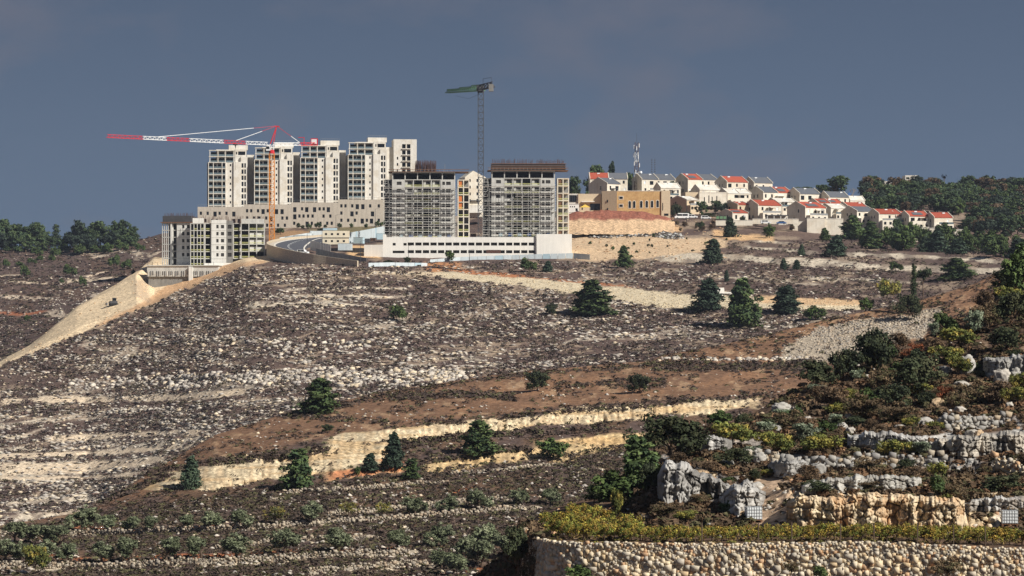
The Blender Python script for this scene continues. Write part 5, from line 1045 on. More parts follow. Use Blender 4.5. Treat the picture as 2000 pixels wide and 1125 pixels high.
def trunk_mesh(h, r0, limbs, seed, m='bark', lean=.04, z0=-.08):
    rr = random.Random(seed); mb = MB(); p = Vector((0, 0, z0)); k = 5; pts = [p]
    for i in range(1, k + 1): pts.append(Vector((rr.uniform(-lean, lean) * i / k, rr.uniform(-lean, lean) * i / k, z0 + (h - z0) * i / k)))
    for i in range(k): mb.bar(pts[i], pts[i + 1], r0 * (1 - i / k * .75), 7, r0 * (1 - (i + 1) / k * .75))
    for (t, L, a, up) in limbs:
        j = min(k - 1, int(t * k)); b = pts[j].lerp(pts[j + 1], t * k - j); e = b + Vector((math.cos(a) * L, math.sin(a) * L, up)); mb.bar(b, e, r0 * .42, 5, r0 * .14)
    return mb.mesh('trunk', M[m])
def proto(name, tm, cm): return (name, tm, cm)
PINE_C = [(62, 76, 48), (52, 66, 44), (70, 84, 50), (78, 90, 54)]
def pine(seed, wide=.5, cols=PINE_C, n=80, low=.08, power=.6, ls=.034):
    r = random.Random(seed); cl = []
    for i in range(n):
        t = low + (1 - low) * (i + r.random()) / n * .97; R = wide * (1 - t) ** power * r.uniform(.55, 1.05) + .02
        a = i * 2.4 + r.uniform(-.9, .9); k = r.uniform(.4, 1.0); R *= .78 + .3 * math.sin(a * 1.0 + seed) + .12 * math.sin(t * 19 + seed); cl.append((math.cos(a) * R * k, math.sin(a) * R * k, t + r.uniform(-.02, .02) - .05 * k * (1 - t), .05 + .10 * (1 - t) * r.uniform(.7, 1.3)))
        if t < .55: cl.append((math.cos(a + .7) * R * k * .55, math.sin(a + .7) * R * k * .55, t + .03, .10))
    limbs = [(.1 + .8 * i / 12, wide * (1 - (.1 + .8 * i / 12)) ** power * .8, i * 2.4, .03) for i in range(12)]
    return ('pine_tree', trunk_mesh(.93, .03, limbs, seed), crown_mesh('crown', seed, cl, 38, ls, 1, cols))
def round_tree(seed, name='broadleaf_tree', cols=((70, 80, 48), (58, 70, 42), (84, 92, 56)), n=60, zc=.62, rx=.42, rz=.36, ls=.032, tr=.035, gap=.1, leaves=34, bark='bark', cr=(.07, .13), floor=0.0):
    r = random.Random(seed); cl = []
    lob = [(r.uniform(-1, 1) * rx * .55, r.uniform(-1, 1) * rx * .55, zc + r.uniform(-.6, .7) * rz * .6, r.uniform(.5, .8)) for _ in range(6)]
    for i in range(n):
        L = r.choice(lob); v = Vector((r.gauss(0, 1), r.gauss(0, 1), r.gauss(0, 1))).normalized() * r.uniform(.55, 1.0) * L[3]
        z = max(floor, L[2] + v.z * rz * .9)
        cl.append((L[0] + v.x * rx * .75, L[1] + v.y * rx * .75, z, r.uniform(*cr)))
    limbs = [(.45 + .08 * (i % 5), rx * .6, i * 1.3, rz * .5) for i in range(7)]
    return (name, trunk_mesh(zc, tr, limbs, seed, bark), crown_mesh('crown', seed, cl, leaves, ls, 1, cols))
def cypress(seed):
    r = random.Random(seed); cl = [(r.uniform(-.03, .03), r.uniform(-.03, .03), t / 40, .03 + .055 * math.sin(math.pi * min(1, .12 + t / 40 * .9)) ** .7) for t in range(3, 40)]
    return ('cypress_tree', trunk_mesh(.3, .02, [], seed), crown_mesh('crown', seed, cl, 34, .020, 1, ((50, 60, 40), (60, 70, 46))))
BUSH = lambda seed, cols, name='bush', n=46, ls=.045, rz=.36, leaves=36: round_tree(seed, name, cols, n, zc=.42, rx=.46, rz=rz, ls=ls, tr=.025, leaves=leaves, cr=(.09, .17), floor=.06)
FARC = [(66, 80, 54), (56, 70, 50), (74, 86, 54)]
PR = {'pine': [pine(1), pine(2, .40), pine(3, .5, power=.6), pine(4, .44, n=54)],
      'ppine': [pine(11, .36, power=.55, cols=[(58, 70, 56), (50, 62, 50)]), pine(12, .40, cols=[(58, 70, 56), (64, 76, 58)])],
      'far': [round_tree(21, 'pine_tree', FARC, 90, .56, .40, .42, .038), round_tree(22, 'pine_tree', FARC, 84, .54, .44, .44, .038), round_tree(23, 'pine_tree', ((58, 68, 56), (50, 60, 50)), 90, .52, .42, .44, .036), round_tree(24, 'pine_tree', FARC, 90, .5, .46, .46, .038)],
      'umb': [round_tree(26, 'umbrella_pine', ((58, 66, 50), (66, 76, 54)), 46, .78, .40, .17, .034)],
      'brown': [round_tree(28, 'broadleaf_tree', ((92, 76, 60), (104, 84, 62), (80, 70, 54)), 56, .58, .44, .36, .034)],
      'cyp': [cypress(31), cypress(32)],
      'olive': [round_tree(41 + k, 'olive_tree', ((104, 110, 84), (92, 98, 74), (118, 122, 96), (82, 88, 64)), 84, .52, .46, .42, .032, .05, leaves=44, bark='bark', cr=(.07, .14)) for k in range(4)],
      'oliy': [round_tree(46, 'almond_tree', ((132, 120, 62), (112, 108, 64), (94, 98, 60)), 50, .52, .44, .34, .03, .04, leaves=34, cr=(.06, .12))],
      'gbush': [BUSH(51, ((66, 80, 44), (56, 70, 40), (80, 94, 52))), BUSH(52, ((62, 76, 46), (74, 86, 50)))],
      'dbush': [BUSH(53, ((52, 58, 40), (62, 66, 44), (46, 52, 38)), ls=.032, leaves=64), BUSH(54, ((58, 64, 44), (70, 72, 50)), ls=.030, leaves=64)],
      'bbush': [BUSH(55, ((98, 80, 62), (84, 70, 56), (110, 90, 68)), ls=.026, leaves=64), BUSH(56, ((90, 76, 58), (104, 88, 66), (82, 78, 54)), ls=.026, leaves=64)],
      'rbush': [BUSH(57, ((134, 76, 48), (120, 70, 48), (104, 70, 48)), ls=.026, leaves=60)],
      'ybush': [BUSH(58, ((118, 112, 56), (100, 102, 52), (134, 120, 60), (80, 86, 46)), ls=.034, leaves=46)],
      'sbush': [BUSH(59, ((110, 118, 98), (92, 102, 82), (122, 128, 106)), ls=.03, leaves=60)]}
_dm = {}
def dims(me):
    if me.name not in _dm:
        c = np.zeros(len(me.vertices) * 3, np.float32); me.vertices.foreach_get('co', c); c = c.reshape(-1, 3); _dm[me.name] = (2 * np.percentile(np.hypot(c[:, 0], c[:, 1]), 93), np.percentile(c[:, 2], 99.3))
    return _dm[me.name]
rt = random.Random(77)
def place(kind, pos, w, h, label, cat, group=None, name=None):
    pr = PR[kind]; nm, tme, cme = pr[rt.randrange(len(pr))]; dw, dh = dims(cme)
    e = empty(name or nm, pos, rt.uniform(0, 6.28), label, cat, group); e.scale = (w / dw, w / dw, h / dh)
    link('trunk', tme, e); link('crown', cme, e)
    return e
def onto(sheet, kind, px, py, wpx, hpx, label, cat='tree', group=None, name=None):
    p = sheet.pt(px, py); v = p.y / F; return place(kind, p, wpx * v, hpx * v, label, cat, group, name)
# ---------------- single trees of the middle ground
G1 = 'single pines on the main hillside'
for a in [('gbush', 775, 629, 36, 32, 'round green bush alone in the middle of the rocky hillside', 'bush'), ('pine', 1155, 617, 74, 68, 'big broad dark pine in front of the rubble embankment', 'tree'),
          ('dbush', 1077, 617, 27, 24, 'small round dark bush left of the big broad pine', 'bush'), ('ppine', 1385, 608, 54, 62, 'pine left of the white truck on the embankment', 'tree'), ('pine', 1445, 638, 66, 92, 'tallest pine right of the white truck', 'tree'),
          ('ppine', 1538, 613, 54, 54, 'conical pine at the right end of the rubble embankment', 'tree'), ('ybush', 1733, 588, 48, 42, 'olive-green bushy tree left of the thin cypress', 'tree'), ('gbush', 1592, 626, 44, 28, 'bright green low bush right of the conical pine', 'bush'),
          ('pine', 1218, 523, 32, 43, 'small pine on the sandy slope right of the white podium', 'tree'), ('ppine', 1395, 514, 40, 46, 'pine on the pale terrace below the minibus', 'tree'), ('ppine', 1425, 463, 26, 38, 'slim pine just below the low red-roofed house', 'tree'),
          ('gbush', 1503, 466, 26, 26, 'round bush below the parked white pickup', 'bush'), ('ppine', 1635, 502, 38, 42, 'pine on the terraces below the high retaining wall', 'tree'), ('pine', 1666, 468, 44, 46, 'spreading pine at the right end of the high retaining wall', 'tree'),
          ('gbush', 1035, 532, 34, 28, 'green bush below the right part of the white podium', 'bush'), ('ppine', 1071, 531, 18, 22, 'thin small pine right of the green bush below the podium', 'tree'), ('gbush', 878, 510, 20, 20, 'little round tree against the low white hoarding', 'tree'),
          ('dbush', 625, 455, 16, 9, 'dark bush on the bank left of the site office', 'bush'), ('gbush', 548, 458, 20, 12, 'dark round bush on the bank right of the orange mast', 'bush'), ('gbush', 705, 442, 18, 15, 'tall green bush on the bank before the stone podium', 'bush'),
          ('dbush', 760, 519, 24, 12, 'dark bush at the foot of the left podium wing', 'bush'), ('dbush', 795, 515, 16, 13, 'dark bush beside the left openings of the podium', 'bush'),
          ('ppine', 1530, 527, 16, 22, 'left one of two small pines on the broad pale terrace', 'tree'), ('ppine', 1556, 527, 15, 19, 'right one of two small pines on the broad pale terrace', 'tree'), ('gbush', 1750, 531, 26, 20, 'bush on the pale terrace above the thin cypress', 'bush'),
          ('pine', 1868, 547, 58, 42, 'wide dark pine on the right-hand terraces', 'tree'), ('ppine', 1566, 500, 14, 22, 'thin pine on the upper terraces', 'tree'), ('pine', 1610, 470, 20, 24, 'small pine below the left end of the high retaining wall', 'tree'),
          ('ppine', 1419, 551, 10, 22, 'tiny lone sapling above the white truck', 'tree')]:
    onto(B, a[0], a[1], a[2], a[3], a[4], a[5], a[6], G1 if a[6] == 'tree' else None)
G2 = 'single pines on the brown spur'
for a in [('pine', 625, 808, 66, 68, 'bushy pine on the left shoulder of the brown spur', 'tree'), ('ppine', 375, 955, 40, 62, 'slim pine near the left tip of the cream cutting', 'tree'), ('pine', 587, 953, 64, 76, 'large pine in front of the left cutting', 'tree'),
          ('ppine', 770, 916, 38, 70, 'narrow tall pine at the centre of the cutting', 'tree'), ('ppine', 725, 923, 30, 36, 'small pine just left of the narrow tall pine', 'tree'), ('pine', 806, 936, 36, 40, 'green young pine just right of the narrow tall pine', 'tree'),
          ('pine', 935, 890, 66, 68, 'bushy pine at the right part of the cutting', 'tree'), ('gbush', 1075, 896, 64, 40, 'wide green bush below the lower cutting', 'bush'), ('dbush', 1050, 764, 50, 40, 'dark bush on the upper brown slope, left one', 'bush'), ('dbush', 1250, 768, 46, 38, 'dark bush on the upper brown slope, right one', 'bush'),
          ('cyp', 1785, 612, 14, 96, 'thin dark cypress on the right ridge', 'tree'), ('dbush', 1775, 628, 46, 52, 'dark green bush at the foot of the thin cypress', 'bush'), ('umb', 1803, 568, 30, 60, 'slim umbrella pine right of the thin cypress', 'tree'), ('gbush', 1690, 604, 26, 26, 'small green bush on the left end of the ridge', 'bush'),
          ('gbush', 698, 930, 14, 18, 'tiny green bush left of the small pine', 'bush'), ('dbush', 640, 845, 26, 16, 'grey-green bush at the foot of the upper brown slope', 'bush')]:
    onto(C, a[0], a[1], a[2], a[3], a[4], a[5], a[6], G2 if a[6] == 'tree' else None)
# ---------------- olive terraces
U = [(162, 1037, 52), (210, 1038, 34), (259, 1040, 34), (302, 1038, 32), (357, 1039, 36), (410, 1036, 38), (470, 1033, 40), (538, 1026, 40, 'oliy'), (611, 1022, 44), (681, 1012, 34, 'oliy'), (749, 1012, 34, 'oliy'), (810, 1006, 42), (874, 1000, 36), (934, 996, 44), (1015, 988, 36), (1075, 987, 36)]
Lw = [(28, 1062, 44), (57, 1063, 38), (85, 1064, 40), (121, 1066, 42), (11, 1098, 46), (40, 1098, 40), (92, 1094, 40), (134, 1102, 42), (198, 1102, 46), (259, 1099, 52), (325, 1097, 50), (393, 1091, 46), (461, 1090, 50), (557, 1083, 52), (655, 1080, 50), (776, 1076, 42), (857, 1070, 50)]
ordn = ['first', 'second', 'third', 'fourth', 'fifth', 'sixth', 'seventh', 'eighth', 'ninth', 'tenth', 'eleventh', 'twelfth', 'thirteenth', 'fourteenth', 'fifteenth', 'sixteenth', 'seventeenth', 'eighteenth']
for i, u_ in enumerate(U):
    k = u_[3] if len(u_) > 3 else 'olive'; onto(C, k, u_[0], u_[1], u_[2] * 1.15, u_[2] * .92, f'{ordn[i]} {"yellowing" if k == "oliy" else "grey-green olive"} tree from the left in the upper terrace row', 'tree', 'olive trees of the upper terrace row')
for i, u_ in enumerate(Lw):
    y4 = u_[1] < 1070 and u_[0] < 130
    lab = f'{ordn[i]} grey-green olive from the left in the short cluster above the bottom left row' if y4 else f'{ordn[i - 4]} grey-green olive from the left in the bottom terrace row'
    onto(C, 'olive', u_[0], u_[1], u_[2] * 1.12, u_[2] * .95, lab, 'tree', 'olive trees of the bottom terrace row')
onto(C, 'ybush', 69, 1122, 56, 58, 'fresh green bushy tree at the bottom left corner', 'tree')
for k, (px, py, w) in enumerate([(862, 1112, 44), (886, 1124, 50), (942, 1108, 58), (953, 1076, 56), (990, 1090, 50), (915, 1090, 46)]):
    onto(C, 'olive', px, py, w, w * .9, ['leftmost olive of the clump beside the stone wall end', 'lowest olive of the clump beside the stone wall end', 'largest silvery olive of the clump beside the stone wall end', 'topmost olive of the clump beside the stone wall end', 'rightmost olive of the clump, nearest the stone wall end', 'middle olive of the clump beside the stone wall end'][k], 'tree', 'olives beside the stone wall end')
def bare(px, py, h, label, sheet):
    p = sheet.pt(px, py); v = p.y / F; e = empty('bare_tree', p, 0, label, 'tree'); r = random.Random(px); mb = MB(); H = h * v
    def br(a, d, L, rad, n):
        b = a + d * L; mb.bar(a, b, rad, 5, rad * .6)
        if n: 
            for _ in range(3): br(b, (d + Vector((r.uniform(-.7, .7), r.uniform(-.7, .7), r.uniform(-.1, .5)))).normalized(), L * .68, rad * .6, n - 1)
    br(Vector((0, 0, -.2)), Vector((0, 0, 1)), H * .33, H * .025, 4); mb.build('branches', M['barkp'], e)
bare(702, 1080, 44, 'leafless pale tree between olives of the bottom row', C); bare(1664, 392, 30, 'leafless white-barked tree at the edge of the wood', B); bare(985, 1080, 22, 'small leafless shrub tree behind the olive clump', C)
# ---------------- far wood on the left skyline
for k, (px, top, base, w, kd) in enumerate([(-8, 432, 486, 46, 'far'), (12, 428, 484, 44, 'far'), (38, 436, 484, 38, 'far'), (62, 431, 482, 44, 'far'), (84, 442, 482, 36, 'far'), (109, 437, 484, 17, 'cyp'), (132, 452, 484, 32, 'far'), (156, 431, 486, 46, 'far'), (178, 446, 486, 36, 'far'), (196, 433, 484, 44, 'far'), (230, 430, 482, 48, 'far'), (250, 450, 480, 28, 'far'), (266, 442, 478, 32, 'far')]):
    p = A.pt(px, base + 2); v = p.y / F; place(kd, p, w * v, (base - top) * v, 'lone narrow cypress in the gap of the far left wood' if kd == 'cyp' else f'{ordn[k if k < 5 else k - 1]} dark pine from the left in the far left wood', 'tree', None if kd == 'cyp' else 'pines of the far left wood')
for k, (px, top, base, w) in enumerate([(2, 452, 492, 36), (26, 450, 492, 36), (50, 452, 490, 38), (73, 456, 490, 36), (96, 460, 490, 28), (122, 464, 490, 24), (144, 458, 491, 30), (167, 456, 492, 36), (187, 454, 490, 36), (213, 452, 488, 38), (238, 456, 486, 34), (258, 460, 484, 26)]):
    p = A.pt(px, base + 2); v = p.y / F; place('far', p, w * v, (base - top) * v, f'{ordn[k]} low dark tree from the left under the far left wood', 'tree', 'low trees under the far left wood')
for k, (px, py, w, h) in enumerate([(75, 500, 30, 18), (25, 494, 36, 18), (105, 503, 26, 20), (150, 498, 32, 20), (128, 494, 26, 16), (210, 494, 28, 20), (185, 494, 24, 14), (240, 492, 26, 22), (275, 492, 18, 16), (15, 522, 18, 16), (38, 520, 18, 10), (63, 516, 18, 12), (78, 511, 15, 12), (48, 543, 20, 24), (139, 539, 28, 24), (222, 523, 22, 26), (247, 526, 20, 20), (162, 560, 14, 22), (122, 554, 12, 10), (53, 628, 14, 12), (100, 512, 16, 14), (265, 545, 16, 18)]):
    onto(A, 'gbush', px, py, w, h, (f'{ordn[k]} green bush from the left directly under the far wood' if k < 9 else f'green bush on the far hillside {["far left edge", "left part", "middle", "beside the sand slope"][min(3, px // 55)]}, {"upper" if py < 530 else "lower"} slope'), 'bush', 'bushes on the far left hillside')
# ---------------- wood on the right
rw_ = random.Random(5); cnt = 0
SPEC = [('far', 1632, 384, 44, 40, 'large round dark tree on the skyline behind the second row of houses'), ('far', 1601, 380, 30, 22, 'low round tree on the skyline left of the large round tree'), ('far', 1565, 378, 40, 18, 'wide low tree behind the second-row roofs'), ('far', 1700, 378, 32, 36, 'tall round tree in front of the white flat block'), ('brown', 1746, 384, 36, 38, 'brown-leaved tree hiding the white flat block'), ('brown', 1715, 382, 34, 22, 'lower brown tree left of the brown-leaved tree'), ('far', 1775, 386, 30, 28, 'dark tree right of the white flat block'), ('far', 1815, 378, 30, 26, 'dark round tree left of the two palms'), ('brown', 1864, 378, 24, 20, 'brown-topped tree right of the two palms'), ('far', 1155, 392, 44, 68, 'tall dark pine behind the right scaffolded block'), ('far', 1128, 408, 34, 62, 'dark pine touching the right scaffolded block'), ('ppine', 1196, 394, 20, 76, 'pointed pine sticking up behind the leftmost top-row house'), ('far', 1318, 380, 20, 26, 'round tree between the telecom mast house and its neighbour'), ('far', 1230, 384, 20, 46, 'dark tree in the gap left of the telecom mast'),
        ('dbush', 1358, 379, 22, 20, 'dark tree in front of the tall shaded gable'), ('dbush', 1290, 384, 20, 20, 'dark bush tree on the terrace below the telecom mast'), ('cyp', 1469, 396, 6, 30, 'thin cypress before the shaded gable of the second row'), ('gbush', 1433, 396, 20, 22, 'pale bushy tree beside the flat-roofed sandy hall'), ('cyp', 1423, 394, 6, 18, 'small cypress right of the flat-roofed sandy hall'), ('dbush', 1322, 424, 22, 26, 'leafy palm-like tree beside the arched-window hall'), ('far', 1367, 424, 24, 30, 'round dark tree above the parked cars'), ('far', 1397, 418, 24, 26, 'dark tree before the sandy hall, left one'), ('far', 1415, 420, 24, 24, 'dark tree before the sandy hall, right one'), ('dbush', 1345, 428, 26, 14, 'hedge bush behind the parked cars'), ('dbush', 1385, 428, 26, 12, 'low hedge left of the green bins'), ('gbush', 1540, 432, 10, 10, 'small bush by the car port'), ('gbush', 1620, 430, 14, 14, 'bushy plant on top of the high retaining wall'), ('far', 1720, 458, 26, 36, 'dark tree before the green-shuttered house'), ('far', 1745, 468, 28, 40, 'ivy-dark tree at the left end of the long retaining wall')]
for (kd, px, py, w, h, lab) in SPEC:
    p = B.pt(px, py)
    if px < 1300 and py < 400: p = P(px, py, 1445)
    v = p.y / F; place(kd, p, w * v, h * v, lab, 'bush' if 'bush' in lab or 'hedge' in lab else 'tree')
for px, top, py in ((1833, 349, 386), (1844, 341, 386)):
    p = B.pt(px, py); v = p.y / F; e = empty('palm_tree', p, 0, 'shorter palm of the two on the wooded skyline' if px < 1840 else 'taller palm of the two on the wooded skyline', 'tree', 'palms on the skyline'); H = (py - top) * v
    MB().bar((0, 0, -1), (0, 0, H - 1), .35, 6, .22).build('trunk', M['bark'], e)
    mb = MB()
    for k in range(16):
        a = k * 2.4; up = .9 - (k % 4) * .5; q = Vector((math.cos(a), math.sin(a), 0)); s = Vector((-q.y, q.x, 0)) * .3; b = Vector((0, 0, H - 1)); m1 = b + q * 1.1 + Vector((0, 0, up)); e1 = b + q * 2.0 + Vector((0, 0, up - 1.2)); mb.poly([b, m1 - s, e1, m1 + s])
    mb.build('crown', M['leaf'], e); c_ = mb and e.children[-1].data; at_ = c_.color_attributes.new('col', 'FLOAT_COLOR', 'POINT'); at_.data.foreach_set('color', np.tile(np.r_[lin(70, 80, 52), 1], len(c_.vertices)).astype(np.float32))
def wood(n, fx, fy, sz, label, group, kinds, near=None, near_x=(1690, 2060), ymid=9999, noun='tree in'):
    global cnt
    for _ in range(n):
        px = fx(); py = fy(px); p = B.pt(px, py); v = p.y / F; s = sz(); k = rw_.choice(kinds); lab = label if not near else f'{ {"brown": "brown-leaved", "gbush": "bright green", "ppine": "slim dark", "pine": "pointed green", "bbush": "brown dry", "dbush": "dark round"}.get(k, "round dark green") } {noun} {label} {near[min(len(near) - 1, int((px - near_x[0]) / (near_x[1] - near_x[0]) * len(near)))]}'; place(k, p, s * rw_.uniform(.85, 1.15) * v, s * rw_.uniform(.85, 1.1) * v, lab + (', skyline' if near and py < 384 and noun == 'tree in' else ', lower' if near and py > ymid else ''), 'tree' if noun == 'tree in' else 'bush', group); cnt += 1
wood(170, lambda: rw_.uniform(1690, 2060), lambda px: 377 + (rw_.random() ** .8) * (44 if px < 1880 else 40), lambda: rw_.uniform(26, 38), 'the wood', 'trees of the wood behind the houses', ['far'] * 5 + ['brown', 'gbush'], ['behind the solar-roofed house', 'behind the green-shuttered house', 'behind the pergola house', 'behind the chimneyed last house', 'between the last house and the palms', 'right of the palms', 'left of the corner tree', 'above the corner tree', 'above the right edge', 'at the right edge'], ymid=394)
wood(60, lambda: rw_.uniform(1885, 2060), lambda px: rw_.uniform(408, 470), lambda: rw_.uniform(28, 44), 'the lower wood', 'trees of the wood right of the houses', ['far'] * 4 + ['brown', 'pine'], ['touching the long retaining wall', 'just right of the long retaining wall', 'midway to the right edge', 'near the right edge', 'at the right edge'], (1885, 2060), 440)
wood(46, lambda: rw_.uniform(1690, 2050), lambda px: 470 + (px - 1690) * .07 + rw_.uniform(-6, 16), lambda: rw_.uniform(26, 42), 'the tree belt', 'pines below the long retaining wall', ['pine', 'ppine', 'gbush', 'gbush'], ['below the solar-roofed house', 'below the green-shuttered house', 'below the pergola house', 'below the wall with two small windows', 'below the wall end', 'right of the wall end', 'near the right edge', 'at the right edge'], (1690, 2050), 484)
wood(14, lambda: rw_.uniform(530, 750), lambda px: 448 - (px - 530) * .025 + rw_.uniform(-2, 3), lambda: rw_.uniform(8, 13), 'the bank before the stone podium,', 'bushes on the bank before the podium', ['gbush', 'dbush'], ['near the orange mast', 'left of the site office', 'above the site office', 'right of the site office', 'near the scaffolding'], (530, 750), 9999, 'low bush on')
wood(26, lambda: rw_.uniform(1310, 1560), lambda px: 436 + rw_.uniform(0, 16), lambda: rw_.uniform(7, 14), 'the rough bank', 'bushes on the bank below the parked cars', ['gbush', 'dbush', 'bbush'], ['below the minibus', 'below the white cars', 'below the green bins', 'below the low red-roofed house', 'below the big red-roofed house', 'below the car port'], (1310, 1560), 444, 'low bush on')
wood(22, lambda: rw_.uniform(1120, 1420), lambda px: 455 + rw_.uniform(0, 40), lambda: rw_.uniform(4, 8), 'the orange sand', 'weed clumps on the orange sand', ['gbush', 'dbush'], ['beside the white podium', 'below the debris line', 'at its middle', 'below the arched-window hall', 'at its right end'], (1120, 1420), 475, 'small weed clump on')
# ================================================================ NEAR SLOPE: dry-stone wall, vines, boulders, bushes, tanks
WL = smooth_line([(1029, 1036, 226), (1033, 1048, 220), (1058, 1058, 211.5), (1095, 1063, 206), (1200, 1065, 203.5), (1400, 1067, 201), (1550, 1065, 199.5), (1700, 1064, 198), (1850, 1070, 196.3), (2000, 1077, 195), (2060, 1079, 194.5)], 24)
seg = np.array([[p.x, p.y, p.z] for p in WL]); dl = np.r_[0, np.cumsum(np.linalg.norm(np.diff(seg, axis=0), axis=1))]
def wl(s): return np.array([np.interp(s, dl, seg[:, k]) for k in range(3)])
wall = empty('dry_stone_wall', Vector(seg[60]), 0, 'long pale dry-stone terrace wall along the bottom right edge', 'wall'); w0 = seg[60]
BOX_V = np.array([(x_, y_, z_) for x_ in (-1, 1) for y_ in (-1, 1) for z_ in (-1, 1)] + [(0, -1.12, 0), (0, 1.1, 0), (0, 0, 1.12), (0, 0, -1.1)], float)
BOX_F = np.array([(0, 4, 8), (4, 5, 8), (5, 1, 8), (1, 0, 8), (2, 3, 9), (3, 7, 9), (7, 6, 9), (6, 2, 9), (1, 5, 10), (5, 7, 10), (7, 3, 10), (3, 1, 10), (0, 2, 11), (2, 6, 11), (6, 4, 11), (4, 0, 11), (0, 1, 3), (0, 3, 2), (4, 6, 7), (4, 7, 5)])
SHAPES = []; SFACE = BOX_F
for k in range(10):
    r = np.random.default_rng(700 + k); v = BOX_V * (.72 + .34 * r.random((12, 1))) + r.normal(0, .09, (12, 3)); v /= np.abs(v).max(0) * .9; SHAPES.append(v)
for k in range(0):
    r = np.random.default_rng(700 + k); v = ICO_V * (.7 + .5 * r.random((12, 1))); v = np.sign(v) * np.abs(v) ** .48; v /= np.abs(v).max(0) * .9; SHAPES.append(v)
SM = [mesh_np('stone', v, SFACE, M['rock'], np.ones((12, 3)) * lin(*c)) for v, c in zip(SHAPES, [(216, 198, 168), (206, 190, 162), (196, 184, 164), (222, 202, 168), (210, 184, 146), (186, 176, 160), (220, 204, 178), (200, 164, 128), (212, 200, 178), (190, 178, 158)])]
stones = []; Ltot = dl[-1]; rs = random.Random(31); CW = .085; NC = int(Ltot / CW); HT = 5.0
hts = np.zeros(NC) + np.array([rs.uniform(0, .1) for _ in range(NC)])
for _ in range(200000):                       # dry-stone laying: each stone goes on the lowest spot
    i = int(np.argmin(hts)); z = hts[i]
    if z > HT: break
    fb = min(1, max(0, (HT - z - .35) / 1.1)); hh = rs.uniform(.11, .2) + fb * rs.uniform(.0, .26); kw = max(2, int(hh * rs.uniform(.95, 2.0) / CW)); j = i
    while j < NC and j - i < kw and hts[j] - z < .07: j += 1
    if j - i < 2:
        hts[i:j] = min(hts[max(0, i - 1)], hts[min(NC - 1, j)]) + .01 if hts[max(0, i - 1)] > z else z + .06; continue
    zb = hts[i:j].mean(); wv = (j - i) * CW; hh = min(hh, wv * 1.05); s_ = (i + j) / 2 * CW; hts[i:j] = zb + hh + np.array([rs.uniform(-.012, .012) for _ in range(j - i)])
    p = wl(s_); q = wl(min(Ltot, s_ + .2)); ang = math.atan2(q[1] - p[1], q[0] - p[0]); n = np.array([math.sin(ang), -math.cos(ang)]); dz = HT - zb - hh / 2
    out = .1 + dz * .07 + rs.uniform(-.07, .09)
    stones.append((p[0] + n[0] * out, p[1] + n[1] * out, p[2] + .12 - dz, wv * .6, hh * .75 * rs.uniform(.9, 1.3), hh * .63, ang, rs.uniform(-.1, .1), rs.randrange(10)))
vis = [t for t in stones if EYE - t[2] / t[1] * F < 1128 and 1000 + t[0] / t[1] * F < 2008]
vis.sort(key=lambda t: -t[3] * t[5]); pick = vis[:300]; ids = set(map(id, pick)); rest = [t for t in stones if id(t) not in ids]
for t in pick:
    o = link('stone', SM[t[8]], wall, (t[0] - w0[0], t[1] - w0[1], t[2] - w0[2])); o.scale = t[3:6]; o.rotation_euler = (0, t[7], t[6])
V = []; Fs = []; Cc = []; off = 0
for t in rest:
    v = SHAPES[t[8]] * np.array(t[3:6]); ca, sa = math.cos(t[6]), math.sin(t[6]); cb_, sb_ = math.cos(t[7]), math.sin(t[7])
    v = np.stack([v[:, 0] * cb_ + v[:, 2] * sb_, v[:, 1], -v[:, 0] * sb_ + v[:, 2] * cb_], 1); v = np.stack([v[:, 0] * ca - v[:, 1] * sa, v[:, 0] * sa + v[:, 1] * ca, v[:, 2]], 1)
    V.append(v + np.array(t[:3]) - w0); Fs.append(SFACE + off); off += 12; Cc.append(np.tile(lin(*[(216, 198, 168), (206, 190, 162), (196, 184, 164), (222, 202, 168), (210, 184, 146), (186, 176, 160), (220, 204, 178), (200, 164, 128), (212, 200, 178), (190, 178, 158)][t[8]]) * rs.uniform(.85, 1.12), (12, 1)))
tag(link('stone_courses', mesh_np('stone_courses', np.vstack(V), np.vstack(Fs), M['rock'], np.vstack(Cc)), wall), kind='stuff')
print('wall stones', len(stones), len(vis))
